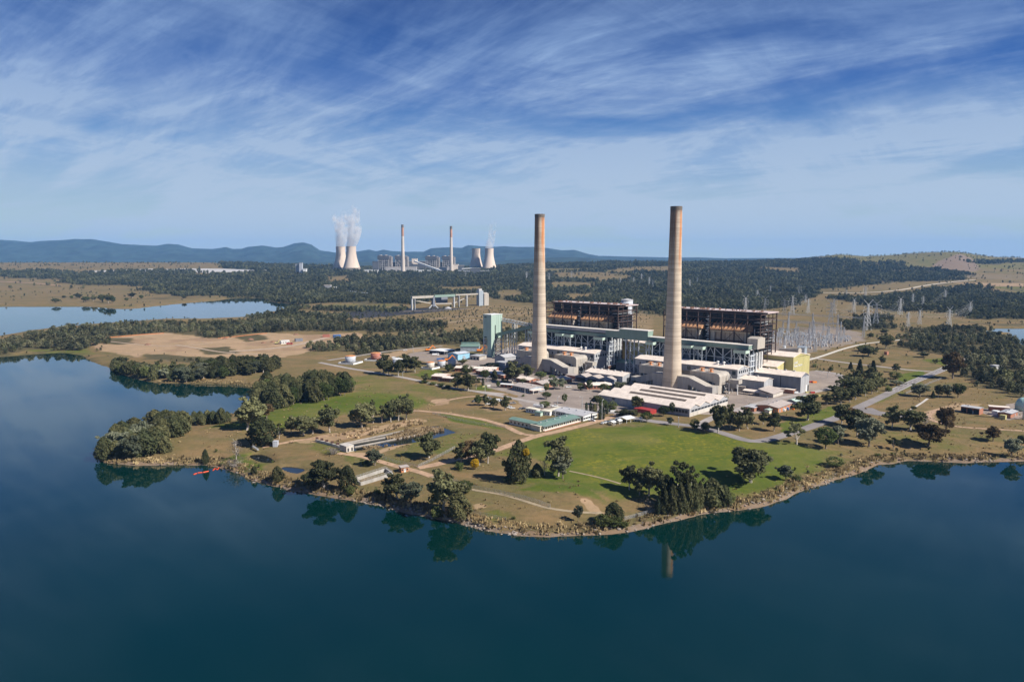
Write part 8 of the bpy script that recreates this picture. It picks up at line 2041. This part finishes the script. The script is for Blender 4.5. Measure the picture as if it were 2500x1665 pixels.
nc += clump([(785, 708), (1070, 690), (1070, 665), (785, 690)], 'c7', 6.5, (8, 12), ['oak'], 'she oak of the single row along the inlet', 'she oak row along the inlet', .55, 14, 5)
nc += clump([(1255, 592), (1420, 598), (1560, 538), (1720, 537), (1900, 502), (1935, 460), (1880, 400), (1850, 335), (1600, 300), (1380, 310), (1320, 370), (1280, 440), (1245, 500)], 'c7', 9.0, (14, 20), ['oak', 'oak', 'oak', 'round'], 'tall dark tree of the dense stand at the head of the inlet', 'dense stand at the head of the inlet', .62, 75, 6)
nc += clump([(80, 270), (200, 305), (330, 352), (520, 392), (780, 395), (1000, 368), (1320, 330), (1340, 285), (1000, 290), (780, 330), (520, 335), (330, 295), (200, 255), (60, 235)], 'c7', 8.6, (8.5, 14.5), ['oak', 'bush', 'oak', 'gum', 'grey'], 'bushy tree of the shore belt between inlet and bare earth field', 'shore belt along the inlet', .85, 95, 7)
nc += clump([(990, 362), (1320, 322), (1440, 300), (1420, 262), (1000, 280)], 'c7', 8.5, (11, 16), ['oak', 'oak', 'gum', 'round'], 'tall tree of the belt joining the inlet shore to the dense stand', 'trees joining shore belt and dense stand', .72, 34, 8)
print('TREES', len(T) + nc)

# ------------------------------------------------------------------ woods, scrub, grass and stones: countless, so one object of each
def scatter(name, pts, scl, protos, rnd=1, flat=1.0):
    me = bpy.data.meshes.new(name)
    me.vertices.add(len(pts)); me.vertices.foreach_set('co', np.asarray(pts, np.float32).ravel())
    def at(nm, typ, v, key='value'):
        a = me.attributes.new(nm, typ, 'POINT'); a.data.foreach_set(key, np.ascontiguousarray(v).ravel())
    r = np.random.default_rng(rnd); n = len(pts)
    rot = np.zeros((n, 3), np.float32); rot[:, 2] = r.uniform(0, 6.283, n)
    sc_ = np.stack([scl * r.uniform(.85, 1.2, n), scl * r.uniform(.85, 1.2, n), scl * r.uniform(.85, 1.2, n) * flat], -1).astype(np.float32)
    at('rot', 'FLOAT_VECTOR', rot, 'vector'); at('scl', 'FLOAT_VECTOR', sc_, 'vector'); at('pick', 'INT', r.integers(0, len(protos), n).astype(np.int32))
    o = link(bpy.data.objects.new(name, me)); tag(o, kind='stuff')
    ng = bpy.data.node_groups.new(name + '_nodes', 'GeometryNodeTree')
    ng.interface.new_socket('Geometry', in_out='INPUT', socket_type='NodeSocketGeometry'); ng.interface.new_socket('Geometry', in_out='OUTPUT', socket_type='NodeSocketGeometry')
    gi, go = ng.nodes.new('NodeGroupInput'), ng.nodes.new('NodeGroupOutput')
    iop = ng.nodes.new('GeometryNodeInstanceOnPoints'); jn = ng.nodes.new('GeometryNodeJoinGeometry')
    for pm_ in reversed(protos):
        po = bpy.data.objects.new(name + '_source', pm_)
        oi = ng.nodes.new('GeometryNodeObjectInfo'); oi.inputs['Object'].default_value = po; oi.inputs['As Instance'].default_value = True
        ng.links.new(oi.outputs['Geometry'], jn.inputs[0])
    def na(nm, typ):
        a = ng.nodes.new('GeometryNodeInputNamedAttribute'); a.data_type = typ; a.inputs['Name'].default_value = nm; return a.outputs[0]
    ng.links.new(gi.outputs[0], iop.inputs['Points']); ng.links.new(jn.outputs[0], iop.inputs['Instance'])
    iop.inputs['Pick Instance'].default_value = True
    ng.links.new(na('pick', 'INT'), iop.inputs['Instance Index']); ng.links.new(na('rot', 'FLOAT_VECTOR'), iop.inputs['Rotation']); ng.links.new(na('scl', 'FLOAT_VECTOR'), iop.inputs['Scale'])
    ng.links.new(iop.outputs[0], go.inputs[0])
    md = o.modifiers.new('scatter', 'NODES'); md.node_group = ng
    return o
def jitter_grid(x0, x1, y0, y1, s, seed):
    r = np.random.default_rng(seed)
    a, b_ = np.meshgrid(np.arange(x0, x1, s), np.arange(y0, y1, s)); a, b_ = a.ravel(), b_.ravel()
    return a + r.uniform(-.48, .48, len(a)) * s, b_ + r.uniform(-.48, .48, len(a)) * s
def in_view(x, y, m=80):
    return np.abs(x) < y * .735 + m
def far_proto(seed, n=60, size=.8, kind='far'):
    """one whole tree crown in few sprays, 10 m high"""
    rng = np.random.default_rng(seed); CC, NN = [], []
    for k in range(7):
        t = rng.uniform(0, 6.283); R = rng.uniform(.4, 2.6); a, b_ = blob((R * math.cos(t), R * math.sin(t), rng.uniform(3.4, 8.2) - R * .5), (1.7, 1.7, 1.5), n // 4, rng, .5); CC.append(a); NN.append(b_)
    a, b_ = blob((0, 0, 4.6), (2.9, 2.9, 4.2), n, rng, .7); CC.append(a); NN.append(b_)
    C, Nn = np.concatenate(CC), np.concatenate(NN); ok = C[:, 2] > .2
    q = cards(C[ok], Nn[ok], size, rng, 1.0, .6)
    return quads_mesh('far_crown', q, LM[kind])
FARP = [far_proto(200 + k, 80, .66, 'far' if k % 2 else ('scrubby' if k else 'gum')) for k in range(7)]
FARQ = [far_proto(300 + k, 44, .95, 'far' if k != 2 else 'gum') for k in range(5)]
def lake_clear(x, y, m=4):
    ok = np.ones(x.shape, bool)
    for L in (lake_near, lake_far, pond_right): ok &= ~inside(L, x, y)
    return ok
PX, PY, PS = [], [], []
for y0, y1, s, h in ((600, 1300, 8.5, 9.5), (1300, 2400, 9.5, 10.5), (2400, 3600, 13.5, 13.5), (3600, 5700, 19, 17)):
    xx, yy = jitter_grid(-y1 * .735 - 80, y1 * .735 + 80, y0, y1, s, int(y0))
    k = in_view(xx, yy); xx, yy = xx[k], yy[k]
    dn = vnoise(xx, yy, 120, 41)
    k = in_woods(xx, yy) & lake_clear(xx, yy) & (dn + .5 * vnoise(xx, yy, 50, 44) > -.42) & (vnoise(xx, yy, 420, 45) * (yy > 1250) < .62); xx, yy = xx[k], yy[k]
    k = ~inside(plant_poly, xx, yy) | (yy > 1000); xx, yy = xx[k], yy[k]
    PX.append(xx); PY.append(yy); PS.append(h / 10 * RNG.uniform(.55, 1.3, len(xx)) * (1 + .4 * vnoise(xx, yy, 230, 46)))
PX, PY, PS = map(np.concatenate, (PX, PY, PS))
PZ = hgt(PX, PY)
nr = PY < 1400
scatter('woodland', np.stack([PX, PY, PZ], -1)[nr], PS[nr], FARP, 3)
scatter('forest', np.stack([PX, PY, PZ], -1)[~nr], PS[~nr], FARQ, 4)
print('WOODS', nr.sum(), (~nr).sum())
# trees and shrubs strewn over the open country
SX, SY, SS = [], [], []
for y0, y1, s, thr, h in ((780, 1700, 9, .52, 3.0), (1700, 2600, 16, .75, 5.0), (2600, 5600, 26, .5, 8.5)):
    xx, yy = jitter_grid(-y1 * .735 - 80, y1 * .735 + 80, y0, y1, s, 500 + int(y0))
    k = in_view(xx, yy); xx, yy = xx[k], yy[k]
    field = poly0([(200, 832), (400, 812), (520, 826), (650, 812), (760, 818), (900, 812), (890, 850), (700, 872), (600, 882), (430, 888), (330, 872), (240, 850)])
    ash = terr_poly([(150, 661), (380, 655), (700, 659), (690, 666), (500, 669), (260, 668)])
    k = lake_clear(xx, yy) & ~inside(plant_poly, xx, yy) & ~in_woods(xx, yy) & ~inside(field, xx, yy) & ~inside(ash, xx, yy) & (vnoise(xx, yy, 170, 61) + .8 * vnoise(xx, yy, 45, 62) > thr + RNG.uniform(-.35, .55, len(xx)))
    xx, yy = xx[k], yy[k]
    SX.append(xx); SY.append(yy); SS.append(h / 10 * RNG.uniform(.5, 1.5, len(xx)) ** 1.3)
for pl, s_, p_, h_ in (([(985, 765), (1200, 748), (1335, 752), (1335, 800), (1180, 815), (1000, 830)], 15, .5, 3.2), ([(690, 760), (960, 765), (990, 800), (800, 806)], 13, .55, 3.6), ([(205, 852), (330, 868), (420, 885), (600, 880), (690, 868), (640, 858), (400, 858)], 16, .3, 1.6), ([(1460, 770), (1530, 750), (1580, 760), (1580, 830), (1480, 830)], 15, .4, 2.5), ([(1900, 905), (2000, 880), (2060, 895), (2080, 925), (2000, 905)], 6, .4, 2.2), ([(2000, 850), (2200, 805), (2330, 860), (2200, 900), (2020, 880)], 14, .25, 2.2)):
    Q_ = terr_poly(pl); xx, yy = jitter_grid(Q_[:, 0].min(), Q_[:, 0].max(), Q_[:, 1].min(), Q_[:, 1].max(), s_, int(s_ * 7))
    k = inside(Q_, xx, yy) & (RNG.random(len(xx)) < p_) & lake_clear(xx, yy); SX.append(xx[k]); SY.append(yy[k]); SS.append(h_ / 10 * RNG.uniform(.5, 1.6, k.sum()))
SX, SY, SS = map(np.concatenate, (SX, SY, SS))
k = edge_dist(np.stack([RS[:, 0], RS[:, 1]], -1), SX, SY, closed=False, reach=40) > 14
SX, SY, SS = SX[k], SY[k], SS[k]
scatter('scrub', np.stack([SX, SY, hgt(SX, SY)], -1), SS, FARP, 5)
# dry tussocks along the banks and over the brown grass near the lake
def tuft(seed, m, n=16):
    rng = np.random.default_rng(seed); a = rng.normal(0, .35, (n, 3)); a[:, 2] = rng.uniform(.15, .6, n)
    return quads_mesh('tussock', cards(a, rng.normal(0, 1, (n, 3)) * (1, 1, .3), .34, rng, 1.5, .2, .75), LM[m])
xx, yy = jitter_grid(-420, 480, 300, 720, 2.1, 77)
wet = inside(lake_near, xx, yy); sdist = edge_dist(lake_near, xx, yy, reach=70)
green_w = inside(poly0([(1219, 1105), (1400, 1049), (1590, 1034), (1900, 1075), (2053, 1095), (1951, 1152), (1800, 1205), (1540, 1210), (1330, 1180)]), xx, yy)
ksel = ~wet & (sdist > .6) & ~inside(plant_poly, xx, yy) & ~inside(settle, xx, yy) & ~inside(puddle1, xx, yy) & ~inside(puddle2, xx, yy)
prob = np.where(sdist < 12, .55, .02 + .16 * (vnoise(xx, yy, 26, 8) > .25)) * np.where(green_w, .03, 1)
ksel &= RNG.random(len(xx)) < prob
roadP = np.stack([RS[:, 0], RS[:, 1]], -1)
ksel &= edge_dist(roadP, xx, yy, closed=False, reach=30) > 6
TX, TY = xx[ksel], yy[ksel]
scatter('dry_grass', np.stack([TX, TY, hgt(TX, TY)], -1), RNG.uniform(.6, 1.7, len(TX)) * np.where(edge_dist(lake_near, TX, TY, reach=30) < 10, 1.2, .6), [tuft(1, 'reed'), tuft(2, 'reed'), tuft(3, 'reed')], 6)
xx, yy = jitter_grid(-420, 480, 300, 760, 5.5, 78)
wet = inside(lake_near, xx, yy); sdist = edge_dist(lake_near, xx, yy, reach=70)
ksel = ~wet & (sdist > 1.5) & (sdist < 22) & (vnoise(xx, yy, 26, 9) > .34 + RNG.uniform(-.1, .5, len(xx)))
TX, TY = xx[ksel], yy[ksel]
scatter('bank_shrubs', np.stack([TX, TY, hgt(TX, TY)], -1), RNG.uniform(.10, .26, len(TX)), [far_proto(400 + k, 70, .9, 'scrubby' if k % 2 else 'bush') for k in range(4)], 7)
# reeds in the settling pond
rp = poly0([(985, 170), (1110, 145), (1270, 150), (1290, 175), (1130, 205), (900, 245), (815, 240), (880, 205)], 4.5, 'c8'); rp2 = poly0([(560, 300), (690, 310), (830, 290), (820, 300), (660, 335), (640, 320)], 4.5, 'c8'); rp3 = poly0([(350, 215), (560, 165), (850, 120), (1080, 90), (1130, 120), (840, 175), (560, 238), (420, 262)], 5, 'c8')
xx, yy = jitter_grid(-250, 60, 430, 680, 1.5, 79)
ksel = inside(rp, xx, yy) | (inside(rp2, xx, yy) & (RNG.random(len(xx)) < .5)) | (inside(rp3, xx, yy) & ~inside(settle, xx, yy) & (RNG.random(len(xx)) < .14))
TX, TY = xx[ksel], yy[ksel]
scatter('reeds', np.stack([TX, TY, np.maximum(hgt(TX, TY), 4.3)], -1), RNG.uniform(.9, 1.7, len(TX)), [tuft(21, 'rushes', 22), tuft(22, 'rushes', 22)], 8)
# rip-rap stones along the water
def stone(seed):
    rng = np.random.default_rng(seed); bm = bmesh.new(); bmesh.ops.create_icosphere(bm, subdivisions=1, radius=.5)
    for v in bm.verts: v.co = Vector((v.co.x * 1.25, v.co.y, v.co.z * .7)) * float(rng.uniform(.72, 1.2))
    me = bpy.data.meshes.new('stone'); bm.to_mesh(me); bm.free(); me.materials.append(MT['rock']); return me
S_ = np.array([G0(p[0], p[1], 0) for p in SHORE])
ST_ = []
for (a, b_) in zip(SHORE[:-1], SHORE[1:]):
    mx_ = (a[0] + b_[0]) / 2
    if not (560 < mx_ < 2520) or a[1] < 1100: continue
    dens = 2.6 if 860 < mx_ < 1240 else 1.7 if 1700 < mx_ < 2060 else (.8 if mx_ > 2250 or mx_ < 860 or 1240 <= mx_ < 1700 else .35)
    A_, B_ = np.array(G0(*a, 0)), np.array(G0(*b_, 0)); L = np.linalg.norm(B_ - A_); n_ = int(L * dens)
    nrm = np.array([-(B_ - A_)[1], (B_ - A_)[0]]) / L; nrm *= -1 if nrm[1] < 0 else 1
    f = RNG.random(n_)[:, None]; ST_.append(A_ + (B_ - A_) * f + nrm * RNG.normal(1.8, 2.1, n_)[:, None])
ST_ = np.concatenate(ST_); hz_ = hgt(ST_[:, 0], ST_[:, 1]); k = (hz_ > -.9) & (hz_ < 3.0); ST_, hz_ = ST_[k], hz_[k]
scatter('shore_stones', np.column_stack([ST_, hz_ + .1]), RNG.uniform(.45, 1.35, len(ST_)) ** 2, [stone(k) for k in range(5)], 9)
print('STONES', len(ST_), 'TUFTS', len(TX))
